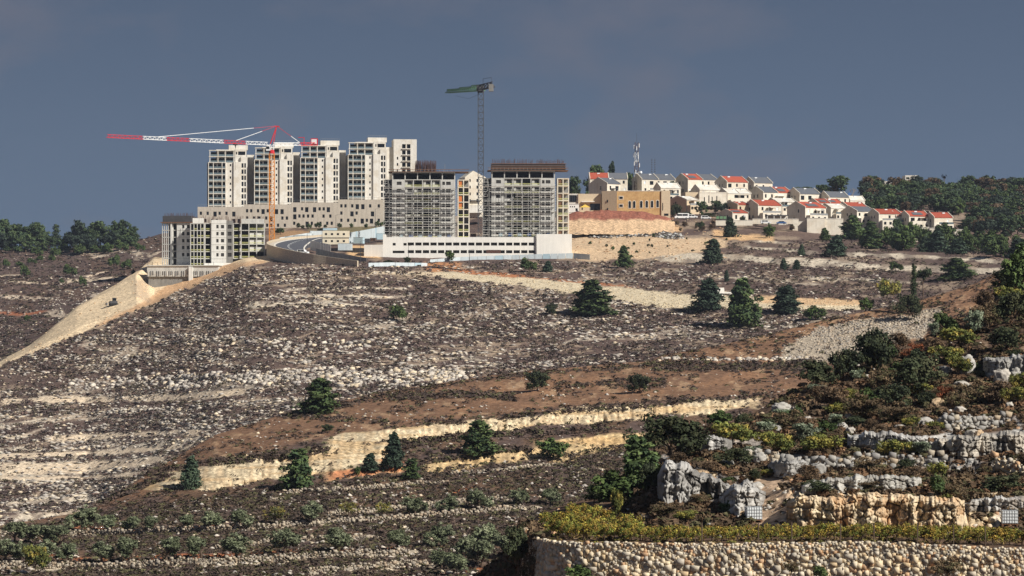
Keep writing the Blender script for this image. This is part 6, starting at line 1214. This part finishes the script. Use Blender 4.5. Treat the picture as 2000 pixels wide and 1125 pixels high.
# ---------------- smaller dry-stone terraces above
def terrace_wall(pts, h, sz, label, seed, cols, sheet=None, npick=60):
    q = [(sheet or E).pt(px, py) for px, py in pts]; r = random.Random(seed); t = empty('terrace_wall', q[0], 0, label, 'wall'); V = []; Fs = []; Cc = []; off = 0; big = []
    for a, b in zip(q[:-1], q[1:]):
        L = (b - a).length; n = max(1, int(L / sz)); ang = math.atan2(b.y - a.y, b.x - a.x)
        for i in range(n):
            z = -.1
            while z < h * r.uniform(.7, 1.1):
                s = sz * r.choice((.3, .4, .5, .7, 1.0)) * r.uniform(.8, 1.2); p = a.lerp(b, (i + r.random()) / n) + Vector((0, r.uniform(-.3, .1) + z * .12, z + s * .4)); big.append((p - q[0], s, ang + r.uniform(-.3, .3), r.randrange(10))); z += s * .85
    big.sort(key=lambda k: -k[1])
    for (p, s, an, k) in big[:npick]:
        o = link('stone', (SM if cols else SMG)[k], t, p); o.scale = (s * .62, s * .55, s * .5); o.rotation_euler = (r.uniform(-.3, .3), r.uniform(-.3, .3), an)
    for (p, s, an, k) in big[npick:]:
        v = SHAPES[k] * np.array((s * .62, s * .55, s * .5)); ca, sa = math.cos(an), math.sin(an); v = np.stack([v[:, 0] * ca - v[:, 1] * sa, v[:, 0] * sa + v[:, 1] * ca, v[:, 2]], 1); V.append(v + np.array(p)); Fs.append(SFACE + off); off += 12; Cc.append(np.tile(lin(*r.choice(((150, 146, 140), (164, 158, 150), (140, 136, 130), (172, 160, 142)) if not cols else ((172, 160, 142), (186, 173, 152), (154, 144, 130), (166, 148, 126)))), (12, 1)))
    if V: tag(link('small_stones', mesh_np('small_stones', np.vstack(V), np.vstack(Fs), M['rock'], np.vstack(Cc)), t), kind='stuff')
SMG = [mesh_np('stone', v, SFACE, M['rock'], np.ones((12, 3)) * lin(*c)) for v, c in zip(SHAPES, [(158, 154, 146), (172, 166, 156), (146, 142, 136), (166, 160, 150), (180, 168, 148), (150, 146, 140), (164, 160, 152), (176, 158, 134), (160, 156, 150), (152, 148, 142)])]
terrace_wall([(1510, 922), (1580, 918), (1640, 915), (1700, 914), (1760, 912), (1845, 910)], 1.1, .5, 'grey dry-stone terrace above the tan rock face', 1, 0)
terrace_wall([(1845, 842), (1900, 838), (1970, 832)], 1.3, .45, 'grey dry-stone terrace among brown shrubs on the upper right', 2, 0)
terrace_wall([(1925, 735), (1970, 728), (2010, 722)], 1.1, .45, 'topmost grey dry-stone terrace near the right edge', 3, 0)
terrace_wall([(1440, 905), (1490, 898), (1530, 905)], .8, .5, 'broken stone edge above the grey crag', 4, 0)
terrace_wall([(1940, 915), (1975, 930), (2005, 935)], 1.2, .45, 'tumbled stone terrace at the right edge above the tank', 5, 1)
for k, (p, th, lab) in enumerate([(C_WALL[0][0], .9, 'long low terrace wall under the upper olive row'), (C_WALL[1][0], 1.1, 'long low terrace wall under the bottom olive row'), (C_WALL[2][0], .6, 'short terrace wall below the narrow tall pine'), (C_WALL[3][0], .8, 'terrace wall above the right half of the upper olive row'), (C_WALL[4][0], .6, 'broken terrace wall between the two olive rows'), (C_WALL[5][0], .5, 'thin terrace wall below the wide green bush'), (C_WALL[6][0], 1.0, 'terrace wall at the bottom edge left of the olive clump')]):
    pp = []
    for a_, b_ in zip(p[:-1], p[1:]):
        for j in range(4): pp.append((a_[0] + (b_[0] - a_[0]) * j / 4, a_[1] + (b_[1] - a_[1]) * j / 4 + (fbm(np.array([a_[0] * .1 + j * .9]), np.array([k * 3.]), 9, 2)[0] - .5) * 5 + 3))
    terrace_wall(pp, th, .42, lab, 20 + k, 1, C, 0)
def cells(x, y, sx, sy, s):
    u = x / sx; v = y / sy; iu = np.floor(u); iv = np.floor(v); f1 = np.full(u.shape, 9.); f2 = f1.copy(); rid = np.zeros(u.shape)
    for du in (-1, 0, 1):
        for dv in (-1, 0, 1):
            a = iu + du; b = iv + dv; cx = a + .15 + .7 * hash2(a, b, s); cy = b + .15 + .7 * hash2(a, b, s + 9); d = np.hypot(u - cx, v - cy)
            near = d < f1; f2 = np.where(near, f1, np.minimum(f2, d)); rid = np.where(near, hash2(a, b, s + 21), rid); f1 = np.where(near, d, f1)
    return rid, f2 - f1
# ---------------- rock outcrops: weathered faces with a rounded top
def outcrop(pts_t, pts_b, amp, label, c1, c2, seed, flute=1.0, wrap=5.0, dd=-.4):
    x0, x1 = pts_t[0][0], pts_t[-1][0]; nx = max(40, int((x1 - x0) * .75)); ny = 60
    gx_, gv = np.meshgrid(np.linspace(x0, x1, nx), np.linspace(0, 1, ny)); yt_ = np.interp(gx_, [p[0] for p in pts_t], [p[1] for p in pts_t]) + (fbm(gx_ * .09, gx_ * 0, seed, 4, .6) - .5) * 14; yb_ = np.interp(gx_, [p[0] for p in pts_b], [p[1] for p in pts_b])
    v_ = np.clip(gv / .82, 0, 1); yy = yb_ + (yt_ - yb_) * np.sin(v_ * math.pi / 2) ** .8
    base = E.at(gx_[0], np.clip(yb_[0], None, 1060))[:, 1]; d_ = np.broadcast_to(blurx(base[None], 9)[0], yy.shape) + dd
    n1 = fbm(gx_ * .05 * flute, yy * .012, seed + 1, 3, .5) - .5; n2 = fbm(gx_ * .22, yy * .035, seed + 2, 3, .6) - .5; n3 = fbm(gx_ * .03, yy * .09, seed + 4, 3, .6) - .5
    cr1 = sm(.035, .0, np.abs(fbm(gx_ * .06 * flute, yy * .018, seed + 3, 3) - .5)); cr2 = sm(.03, 0, np.abs(fbm(gx_ * .02, yy * .07, seed + 6, 3) - .5))
    e_ = np.minimum((gx_ - x0), (x1 - gx_)) / 16.0; side = np.clip(1 - e_, 0, 1) ** 2 * wrap * .5; top = np.clip((gv - .45) / .55, 0, 1) ** 1.7 * wrap * 1.8
    wob = (fbm(gx_ * .08, yy * .08, seed + 12, 3) - .5) * 12; r1_, g1_ = cells(gx_ + wob, yy + wob * .6, 26 / flute, 22, seed + 13); r2_, g2_ = cells(gx_ + wob, yy - wob * .5, 11, 9, seed + 14)
    off = -amp * (n1 * 1.3 + n2 * .35 + n3 * .5 + (r1_ - .5) * .75 + (r2_ - .5) * .3) + amp * (.5 * sm(.16, 0, g1_) + .2 * sm(.2, 0, g2_)) + side + top; d_ = d_ + off
    zz = (EYE - yy) * d_ / F; zz = zz - np.clip((gv - .9) / .1, 0, 1) * .5
    tone = np.clip(.5 + (fbm(gx_ * .05, yy * .03, seed + 7, 4) - .5) * 3.2, 0, 1)[..., None]; tone = np.clip(tone + (r1_[..., None] - .5) * .5, 0, 1); col = lin(*c1) * tone + lin(*c2) * (1 - tone); col = col * (.8 + .4 * fbm(gx_ * .25, yy * .12, seed + 8, 3))[..., None]
    i_ = np.arange(ny - 1)[:, None] * nx + np.arange(nx - 1)[None]; W_ = np.stack([(gx_ - 1000) * d_ / F, d_, zz], -1).reshape(-1, 3); c0 = W_[nx // 2].copy()
    o = link('rock_outcrop', mesh_np('rock_outcrop', W_ - c0, np.stack([i_, i_ + 1, i_ + nx + 1, i_ + nx], -1).reshape(-1, 4), M['rock'], col.reshape(-1, 3), False), None, Vector(c0)); tag(o, label, 'rock')
G_ = (186, 182, 175); G2_ = (132, 128, 122)
outcrop([(1284, 928), (1300, 900), (1335, 903), (1370, 922), (1405, 934), (1432, 950)], [(1284, 988), (1330, 984), (1380, 974), (1432, 966)], 1.0, 'tall grey fluted crag left of the left tank', G_, G2_, 1, 1.4)
outcrop([(1404, 972), (1425, 948), (1460, 936), (1496, 962)], [(1404, 996), (1440, 1012), (1470, 1004), (1496, 988)], .9, 'rounded grey crag directly above the left tank', G_, G2_, 2, 1.3)
outcrop([(1536, 985), (1560, 966), (1640, 972), (1700, 964), (1760, 966), (1820, 970), (1884, 974)], [(1536, 1040), (1600, 1042), (1760, 1040), (1884, 1044)], .9, 'long cream and tan rock face above the vine row', (216, 198, 166), (194, 160, 122), 3, 1.2, 2.5)
outcrop([(1650, 966), (1700, 962), (1752, 970)], [(1650, 984), (1700, 986), (1752, 988)], .4, 'overhanging cream slab on top of the tan rock face', (216, 202, 176), (196, 172, 136), 31, .7, 1.5, -1.2)
outcrop([(1880, 984), (1930, 970), (2030, 972)], [(1880, 1000), (1940, 998), (2030, 1002)], .7, 'grey slab ledge above the right tank', G_, (150, 140, 128), 4, .8)
outcrop([(1655, 850), (1700, 842), (1760, 846), (1812, 852)], [(1655, 880), (1720, 884), (1812, 882)], .8, 'row of grey rock steps in the middle of the near slope', G_, G2_, 5, 2.0)
outcrop([(1815, 862), (1870, 852), (1940, 846), (2030, 838)], [(1815, 888), (1900, 892), (2030, 888)], .9, 'grey and tan rock steps below the upper right stone terrace', (186, 176, 160), G2_, 6, 1.8)
outcrop([(1555, 945), (1620, 934), (1700, 928), (1800, 932)], [(1555, 966), (1660, 962), (1800, 958)], .6, 'low pale bedrock shelf under the grey stone terrace', (190, 186, 176), (156, 150, 140), 7, .7)
outcrop([(1920, 700), (1960, 694), (2030, 690)], [(1920, 738), (1970, 742), (2030, 738)], .9, 'grey ledge at the right edge under the corner bushes', G_, G2_, 8, 1.4)
outcrop([(1500, 905), (1530, 896), (1580, 900)], [(1500, 930), (1540, 934), (1580, 928)], .7, 'grey knob of rock at the left end of the stone terrace', G_, G2_, 9, 1.2)
outcrop([(1330, 868), (1360, 852), (1400, 850), (1430, 862)], [(1330, 886), (1380, 888), (1430, 884)], .6, 'grey rock rib on the crag brow under the big bush', G_, G2_, 10, 1.2)
# ---------------- boulders
def ico2(v, f):
    v = [tuple(k) for k in v]; c = {}; nf = []
    def mid(a, b):
        k = (min(a, b), max(a, b))
        if k not in c: p = (np.array(v[a]) + np.array(v[b])) / 2; c[k] = len(v); v.append(tuple(p / np.linalg.norm(p)))
        return c[k]
    for a, b, d in f: x_, y_, z_ = mid(a, b), mid(b, d), mid(d, a); nf += [(a, x_, z_), (b, y_, x_), (d, z_, y_), (x_, y_, z_)]
    return np.array(v), np.array(nf)
v1, f1 = ico2(ICO_V, ICO_F); v2, f2 = ico2(v1, f1); v2, f2 = ico2(v2, f2)
BM = []
for k in range(6):
    nz = fbm(v2[:, 0] * 1.6 + k * 9 + v2[:, 2], v2[:, 1] * 1.6 + v2[:, 2] * 1.3, k * 7, 4, .6); n2 = fbm(v2[:, 0] * 5 + v2[:, 1] * 3 + k, v2[:, 2] * 3 + v2[:, 1] * 2, k * 5 + 1, 4, .65); crk = sm(.05, 0, np.abs(fbm(v2[:, 0] * 2.2 + v2[:, 1] * 2 + k * 3, v2[:, 2] * 1.2, k + 40, 2) - .5)); vv = np.sign(v2) * np.abs(v2) ** .75 * (.42 + .75 * nz + .42 * n2 - .16 * crk)[:, None]; vv[:, 2] = np.round(vv[:, 2] * 5 + .6 * n2) / 5 * .45 + vv[:, 2] * .55
    cc = np.outer(.65 + .7 * fbm(v2[:, 0] * 4 + v2[:, 1] * 3, v2[:, 2] * 4, k, 4), np.ones(3)) * lin(*[(172, 167, 158), (156, 152, 145), (184, 176, 164), (162, 158, 150), (142, 138, 133), (190, 164, 132)][k]); BM.append(mesh_np('boulder', vv, f2, M['rock'], cc))
BL = [(1527, 805, 34, 20, 0, 'grey slab boulder at the left brow of the near slope'), (1508, 842, 30, 14, 1, 'flat grey boulder below the slab at the left brow'), (1553, 808, 14, 16, 2, 'small pale boulder right of the left-brow slab'), (1578, 826, 16, 14, 2, 'pale block among brown shrubs at mid slope'), (1658, 822, 15, 15, 2, 'pale round boulder left of the two white slabs'), (1645, 842, 20, 16, 0, 'pale boulder pair left of the grey ledge'), (1662, 848, 18, 14, 2, 'whitish boulder beside the pale boulder pair'), (1758, 838, 20, 9, 2, 'flat white slab at mid slope'), (1806, 832, 32, 16, 0, 'white tilted slab boulder at mid slope'), (1845, 838, 26, 24, 2, 'pale block at the left end of the upper stone terrace'),
      (1890, 730, 28, 36, 0, 'tall rounded grey boulder near the topmost terrace'), (1845, 735, 26, 22, 1, 'grey boulder left of the tall rounded boulder'), (1957, 748, 30, 30, 2, 'white cracked block near the right edge'), (1985, 745, 22, 26, 0, 'white block right of the cracked block'), (1832, 795, 26, 18, 5, 'tan boulder under the rust-red bush'), (1878, 758, 26, 14, 2, 'pale ledge stone above the rust-red bush'), (1875, 806, 20, 14, 2, 'pale boulder right of the tan boulder'), (1913, 868, 20, 30, 5, 'tan upright block under the upper stone terrace'), (1972, 800, 14, 16, 2, 'small pale boulder near the right edge'), (1900, 852, 26, 14, 2, 'low stone at the foot of the upper terrace'),
      (1828, 955, 14, 26, 2, 'upright white stone above the tan rock face'), (1598, 925, 26, 22, 1, 'grey block in the grey terrace, left part'), (1388, 1032, 14, 12, 2, 'small white stone on the path left of the left tank'), (1266, 985, 10, 7, 2, 'tiny white stone below the dark hollow'), (1462, 900, 20, 24, 2, 'pale block on top of the grey crag'), (1485, 905, 22, 20, 0, 'rough block at the right top of the grey crag'), (1420, 912, 22, 16, 3, 'grey block in the middle of the crag top'), (1375, 930, 26, 14, 5, 'tan stone lodged in the grey crag'), (1478, 960, 26, 18, 0, 'rounded grey rock above the left tank'), (1450, 1010, 22, 14, 5, 'tan stone beside the left tank')]
for (px, py, w, h, k, lab) in BL:
    p = E.pt(px, py); v = p.y / F; o = link('boulder', BM[k], None, p + Vector((0, 0, h * v * .3)), rt.uniform(-.6, .6)); o.scale = (w * v * .56, w * v * .5, h * v * .58); tag(o, lab, 'boulder', 'limestone boulders on the near slope')
# ---------------- water tanks
def tank(px, py, label, rz):
    p = E.pt(px, py); p.y -= .9; t = empty('water_tank', p, math.radians(rz), label, 'tank', 'caged water tanks')
    M.setdefault('plastic', mat('white_plastic', S(228, 230, 228), rough=.45, var=.06, scale=2)); mb = MB().prism([(.05, 0), (1.1, 0), (1.15, .05), (1.15, .9), (1.1, .95), (.05, .95), (0, .9), (0, .05)], .17, 1.08); mb.build('container', M['plastic'], t)
    MB().bar((.57, .48, 1.08), (.57, .48, 1.14), .14, 10).build('lid', M['rubber'], t)
    for i in range(7): MB().bar((i * .19, -.03, .15), (i * .19, -.03, 1.12), .014).bar((i * .19, -.03, 1.12), (i * .19, .98, 1.12), .014).build('cage_bar', M['steel'], t)
    for i in range(5): MB().bar((-.03, -.03, .2 + i * .23), (1.18, -.03, .2 + i * .23), .014).bar((-.03, -.03, .2 + i * .23), (-.03, .98, .2 + i * .23), .014).bar((1.18, -.03, .2 + i * .23), (1.18, .98, .2 + i * .23), .014).build('cage_bar', M['steel'], t)
    for i in range(4): bx('pallet_slat', 'timber', t, -.03, 1.18, i * .29, i * .29 + .12, .08, .15)
    for xx in (0, .52, 1.05): bx('pallet_runner', 'timber', t, xx, xx + .12, 0, .98, -.1, .08)
tank(1457, 1017, 'white caged water tank on the path at the foot of the grey crag', 6); tank(1953, 1022, 'white caged water tank near the right edge beside the tan face', -4)
# ---------------- vines
VC = ((136, 126, 56), (112, 112, 52), (92, 98, 46), (148, 122, 58), (118, 98, 54))
vr = random.Random(8)
def vine_mesh(seed, n=30):
    r = random.Random(seed); return crown_mesh('foliage', seed, [(r.uniform(-.6, .6), r.uniform(-.35, .35), r.uniform(.35, 1.0), r.uniform(.14, .26)) for _ in range(n)], 22, .055, 1, VC)
VM = [vine_mesh(k) for k in range(4)]; VT = MB().bar((0, 0, -.2), (.05, 0, .5), .04, 6).bar((.05, 0, .5), (-.3, .05, .8), .025, 5).bar((.05, 0, .5), (.35, 0, .85), .025, 5).mesh('stem', M['bark'])
def vine(px, py, s, lab, grp):
    e = empty('grapevine', E.pt(px, py), vr.uniform(-.3, .3), lab, 'vine', grp); e.scale = (s, s, s * vr.uniform(.85, 1.1)); link('stem', VT, e); link('foliage', VM[vr.randrange(4)], e)
stk = lambda px: 'left of the first stake' if px < 1370 else 'right of the last stake' if px > 1922 else (lambda j: f'between the {ordn[j]} and {ordn[j + 1]} stake')(max(j for j, q in enumerate((1370, 1480, 1545, 1640, 1705, 1790, 1860)) if q <= px))
for i in range(46): vine(1235 + i * 17.2 + vr.uniform(-4, 4), np.interp(1235 + i * 17.2, [1235, 1400, 1700, 2010], [1058, 1059, 1056, 1068]) + vr.uniform(-2, 2), vr.uniform(.85, 1.15), f'yellow-green grapevine in the front row {stk(1235 + i * 17.2)}', 'grapevines in the row along the wall')
for i in range(58):
    px = vr.uniform(1060, 1250); lo = np.interp(px, [1060, 1100, 1250], [1046, 1058, 1060]); hi = np.interp(px, [1060, 1130, 1250], [1020, 1008, 1030]); _py = vr.uniform(hi, lo); vine(px, _py, vr.uniform(.9, 1.3), 'yellow-green grapevine in the patch, ' + ('left' if px < 1110 else 'middle' if px < 1180 else 'right') + ' part, ' + ('front' if _py > (hi + lo) / 2 else 'back'), 'grapevines in the patch at the wall end')
for i in range(30): vine(1300 + i * 24 + vr.uniform(-6, 6), np.interp(1300 + i * 24, [1300, 1700, 2010], [1050, 1047, 1057]), vr.uniform(.7, .95), f'small grapevine in the back row {stk(1300 + i * 24)}', 'grapevines in the back row')
for i, px in enumerate((1370, 1480, 1545, 1640, 1705, 1790, 1860, 1922)):
    o = MB().bar((0, 0, -.3), (0, 0, 1.5), .045, 6).build('vine_stake', M['bark'], None, E.pt(px, 1062 if px < 1800 else 1068) + Vector((0, -.5, 0))); tag(o, f'{ordn[i]} thin stake from the left along the vine row', 'stake', 'stakes of the vine row')
# ---------------- bushes of the near slope
NB = [('dbush', 1310, 905, 120, 92, 'big grey-green bush standing left of the grey crag'), ('pine', 1243, 962, 84, 108, 'bright green pine at the left foot of the crag'), ('gbush', 1200, 992, 110, 70, 'dark leafy bush below the bright green pine'), ('dbush', 1160, 985, 64, 36, 'low dark bush left of the vine patch top'), ('dbush', 1275, 965, 46, 60, 'dark bush in the hollow beside the crag'),
      ('ybush', 1430, 875, 84, 48, 'yellowing bush on the crag brow'), ('gbush', 1405, 838, 60, 36, 'green bush behind the crag brow'), ('dbush', 1600, 765, 84, 60, 'dark evergreen bush on the left brow'), ('dbush', 1720, 728, 96, 84, 'largest dark evergreen bush on the brow'), ('dbush', 1650, 745, 70, 64, 'grey-green bush between the two dark evergreens'), ('dbush', 1790, 775, 110, 80, 'wide dark bush in the middle of the slope'), ('dbush', 1740, 800, 70, 50, 'dark bush below the wide dark bush'),
      ('gbush', 1845, 655, 46, 44, 'green bush on the upper ridge'), ('sbush', 1895, 655, 52, 48, 'silvery bush on the upper ridge'), ('ybush', 1870, 680, 80, 40, 'yellow-green bush below the silvery bush'), ('sbush', 1830, 660, 26, 30, 'small silvery bush at the upper ridge edge'), ('bbush', 1930, 640, 60, 50, 'brown thorn bush high at the right'), ('dbush', 1980, 640, 60, 70, 'dark bush at the right edge below the corner tree'), ('gbush', 1985, 575, 66, 78, 'dense green tree in the upper right corner'), ('pine', 1998, 545, 40, 70, 'dark conifer at the upper right edge'), ('ybush', 1970, 600, 50, 40, 'yellow-flecked bush under the corner tree'), ('dbush', 1960, 690, 70, 50, 'dark shrub above the topmost terrace'),
      ('rbush', 1838, 790, 44, 36, 'rust-red bush on the right slope'), ('rbush', 1780, 700, 44, 30, 'reddish shrub behind the wide dark bush'), ('ybush', 1850, 710, 66, 34, 'yellow-green shrub left of the tall rounded boulder'), ('sbush', 1582, 870, 66, 42, 'grey-green round bush above the grey terrace'), ('ybush', 1600, 888, 84, 40, 'yellow shrub under the grey-green round bush'), ('ybush', 1520, 890, 60, 44, 'yellow shrub at the left end of the grey terrace'), ('bbush', 1690, 820, 90, 50, 'brown shrub in the middle of the slope'), ('bbush', 1760, 830, 80, 44, 'brown shrub left of the white tilted slab'), ('bbush', 1620, 800, 70, 44, 'brown shrub at the left of the slope'), ('bbush', 1900, 790, 80, 46, 'brown shrub right of the rust-red bush'), ('bbush', 1960, 790, 60, 46, 'brown shrub below the white cracked block'), ('ybush', 1990, 770, 40, 40, 'yellow shrub at the right edge'),
      ('gbush', 1838, 968, 40, 42, 'green shrub above the tan rock face'), ('dbush', 1590, 965, 84, 26, 'dark low shrub on top of the tan rock face'), ('bbush', 1690, 960, 70, 26, 'brown low shrub on top of the tan rock face'), ('bbush', 1870, 975, 60, 36, 'brown shrub right of the green shrub'), ('dbush', 1960, 965, 70, 36, 'dark shrub above the right tank'), ('ybush', 1845, 1010, 26, 44, 'yellow plant hanging on the tan rock face'), ('ybush', 1568, 1032, 30, 24, 'yellow-green tuft at the left foot of the tan face'), ('ybush', 1340, 1020, 46, 24, 'greenish tuft on the gravel path'), ('bbush', 1300, 1010, 60, 30, 'brown scrub at the foot of the crag'), ('bbush', 1370, 985, 40, 24, 'brown scrub under the grey crag'), ('gbush', 1425, 1005, 34, 26, 'dark green shrub left of the left tank'), ('bbush', 1330, 905, 40, 22, 'brown shrub growing on the left shoulder of the tall crag'), ('bbush', 1385, 925, 46, 24, 'brown shrub on the sloping top of the tall crag'), ('gbush', 1420, 945, 26, 16, 'green tuft in the cleft between the two crags'), ('bbush', 1470, 940, 36, 18, 'brown tuft on top of the rounded crag'), ('bbush', 1395, 862, 60, 34, 'brown shrub on top of the crag'), ('ybush', 1205, 1018, 24, 60, 'pale yellow tall shrub rising from the vine patch'),
      ('dbush', 1012, 1120, 60, 90, 'dark bush in the shade at the left end of the stone wall'), ('bbush', 1040, 1140, 50, 70, 'brown bush against the curved end of the stone wall'), ('gbush', 1130, 1140, 60, 36, 'green weeds at the foot of the stone wall'), ('bbush', 1545, 1120, 34, 26, 'brown weeds growing on the stone wall'), ('bbush', 1850, 1125, 60, 36, 'brown weeds at the foot of the stone wall, right one'), ('gbush', 1600, 1132, 30, 26, 'small dark weed at the wall foot'), ('sbush', 1500, 850, 50, 26, 'pale grey shrub beside the flat boulder'), ('bbush', 1545, 835, 60, 34, 'brown shrub right of the slab at the brow'), ('ybush', 1670, 795, 60, 26, 'yellow shrub above the pale boulder pair')]
for (kd, px, py, w, h, lab) in NB:
    if py > 1090: p = P(px, py, np.interp(px, [1000, 1100, 1400, 2000], [218, 203, 198.5, 193]))
    else: p = E.pt(px, py)
    v = p.y / F; place(kd, p, w * v, h * v, lab, 'tree' if ('tree' in lab or 'pine' in lab or 'conifer' in lab) else 'bush', 'bushes of the near slope')
erel = lambda px, py: np.clip(sum(strip(px, py, p, th, k + 160, 4) for (p, th, k) in E_BAND), 0, 1)
rb = random.Random(12)
for i in range(90):
    px = rb.uniform(1420, 2020); yt_ = E.ylim(px)[1]; py = rb.uniform(max(yt_ + 6, 560), 950)
    if erel(px, py) > .3: continue
    kd = rb.choice(('bbush', 'bbush', 'bbush', 'dbush', 'dbush', 'gbush', 'ybush', 'sbush')); p = E.pt(px, py); v = p.y / F; w = rb.uniform(24, 58)
    place(kd, p, w * v, w * rb.uniform(.5, .8) * v, {'bbush': 'brown dry', 'dbush': 'dark green', 'gbush': 'green', 'ybush': 'yellow-green', 'sbush': 'silver-grey'}[kd] + ' shrub ' + ('on the upper' if py < 720 else 'on the middle' if py < 840 else 'on the lower') + ' near slope, ' + ('left of the wide dark bush' if px < 1680 else 'around the wide dark bush' if px < 1840 else 'towards the right edge'), 'bush', 'bushes of the near slope')
nearc = rcol(lin(102, 84, 67), lin(90, 76, 61), lin(112, 94, 72), lin(86, 82, 59), lin(118, 92, 70))
clear = lambda px, py: (1 - .93 * erel(px, py)) * (py < np.interp(px, [1000, 1300, 2000], [1000, 1040, 1040]) + 6) * (1 - .9 * zone(px, py, [(1470, 930), (1545, 930)], [(1470, 1030), (1545, 1030)], 4, 86, 12))
o, n = scatter('near_scrub', E, 17000, (1200, 2040, 500, 1045), lambda px, py: clear(px, py) * (.4 + .6 * sm(.34, .46, fbm(px * .02, py * .03, 231, 3))), (.16, .6), BIGSHRUBS, nearc, M['shrub'], (1.1, 1, .8)); tag(o, 'brown dry scrub and thorn covering the near rocky slope', 'scrub', kind='stuff'); print('near', n)
o, n = scatter('near_stones', E, 5200, (1040, 2040, 520, 1050), lambda px, py: np.clip(.15 + .75 * sm(.52, .62, fbm(px * .02, py * .03, 232, 3)), 0, 1), (.06, .32), ROCKS, rcol(lin(196, 186, 170), lin(176, 170, 160), lin(206, 184, 152), lin(188, 150, 118)), M['rock'], (1.1, 1, .8), spow=2.4); tag(o, 'loose pale stones scattered on the near slope', 'rocks', kind='stuff')
o, n = scatter('flank_scrub', E, 3500, (935, 1060, 1030, 1190), lambda px, py: .8 + px * 0, (.25, .7), BIGSHRUBS, nearc, M['shrub'], (1.1, 1, .9)); tag(o, 'dark scrub on the shaded bank left of the stone wall end', 'scrub', kind='stuff')
o, n = scatter('near_weeds', E, 3000, (1040, 2040, 1000, 1062), lambda px, py: .8 * (py > 1030), (.1, .26), SHRUBS, rcol(lin(120, 116, 62), lin(108, 92, 64), lin(132, 112, 74)), M['shrub'], (1.1, 1, .8)); tag(o, 'dry weeds on the vine terrace', 'weeds', kind='stuff')

# ================================================================ HAZE: thin even air round the whole place
hm = bpy.data.materials.new('haze'); hm.use_nodes = True; hn = hm.node_tree; hn.nodes.clear()
ho = hn.nodes.new('ShaderNodeOutputMaterial'); hv_ = hn.nodes.new('ShaderNodeVolumePrincipled'); hv_.inputs['Color'].default_value = (.72, .82, 1.0, 1); hv_.inputs['Density'].default_value = .00005; hv_.inputs['Anisotropy'].default_value = .2
hn.links.new(hv_.outputs[0], ho.inputs['Volume'])
tag(MB().box(-700, 700, -60, 2600, -96, 160).build('haze', hm), 'thin pale blue haze over the valley', 'haze', kind='stuff')
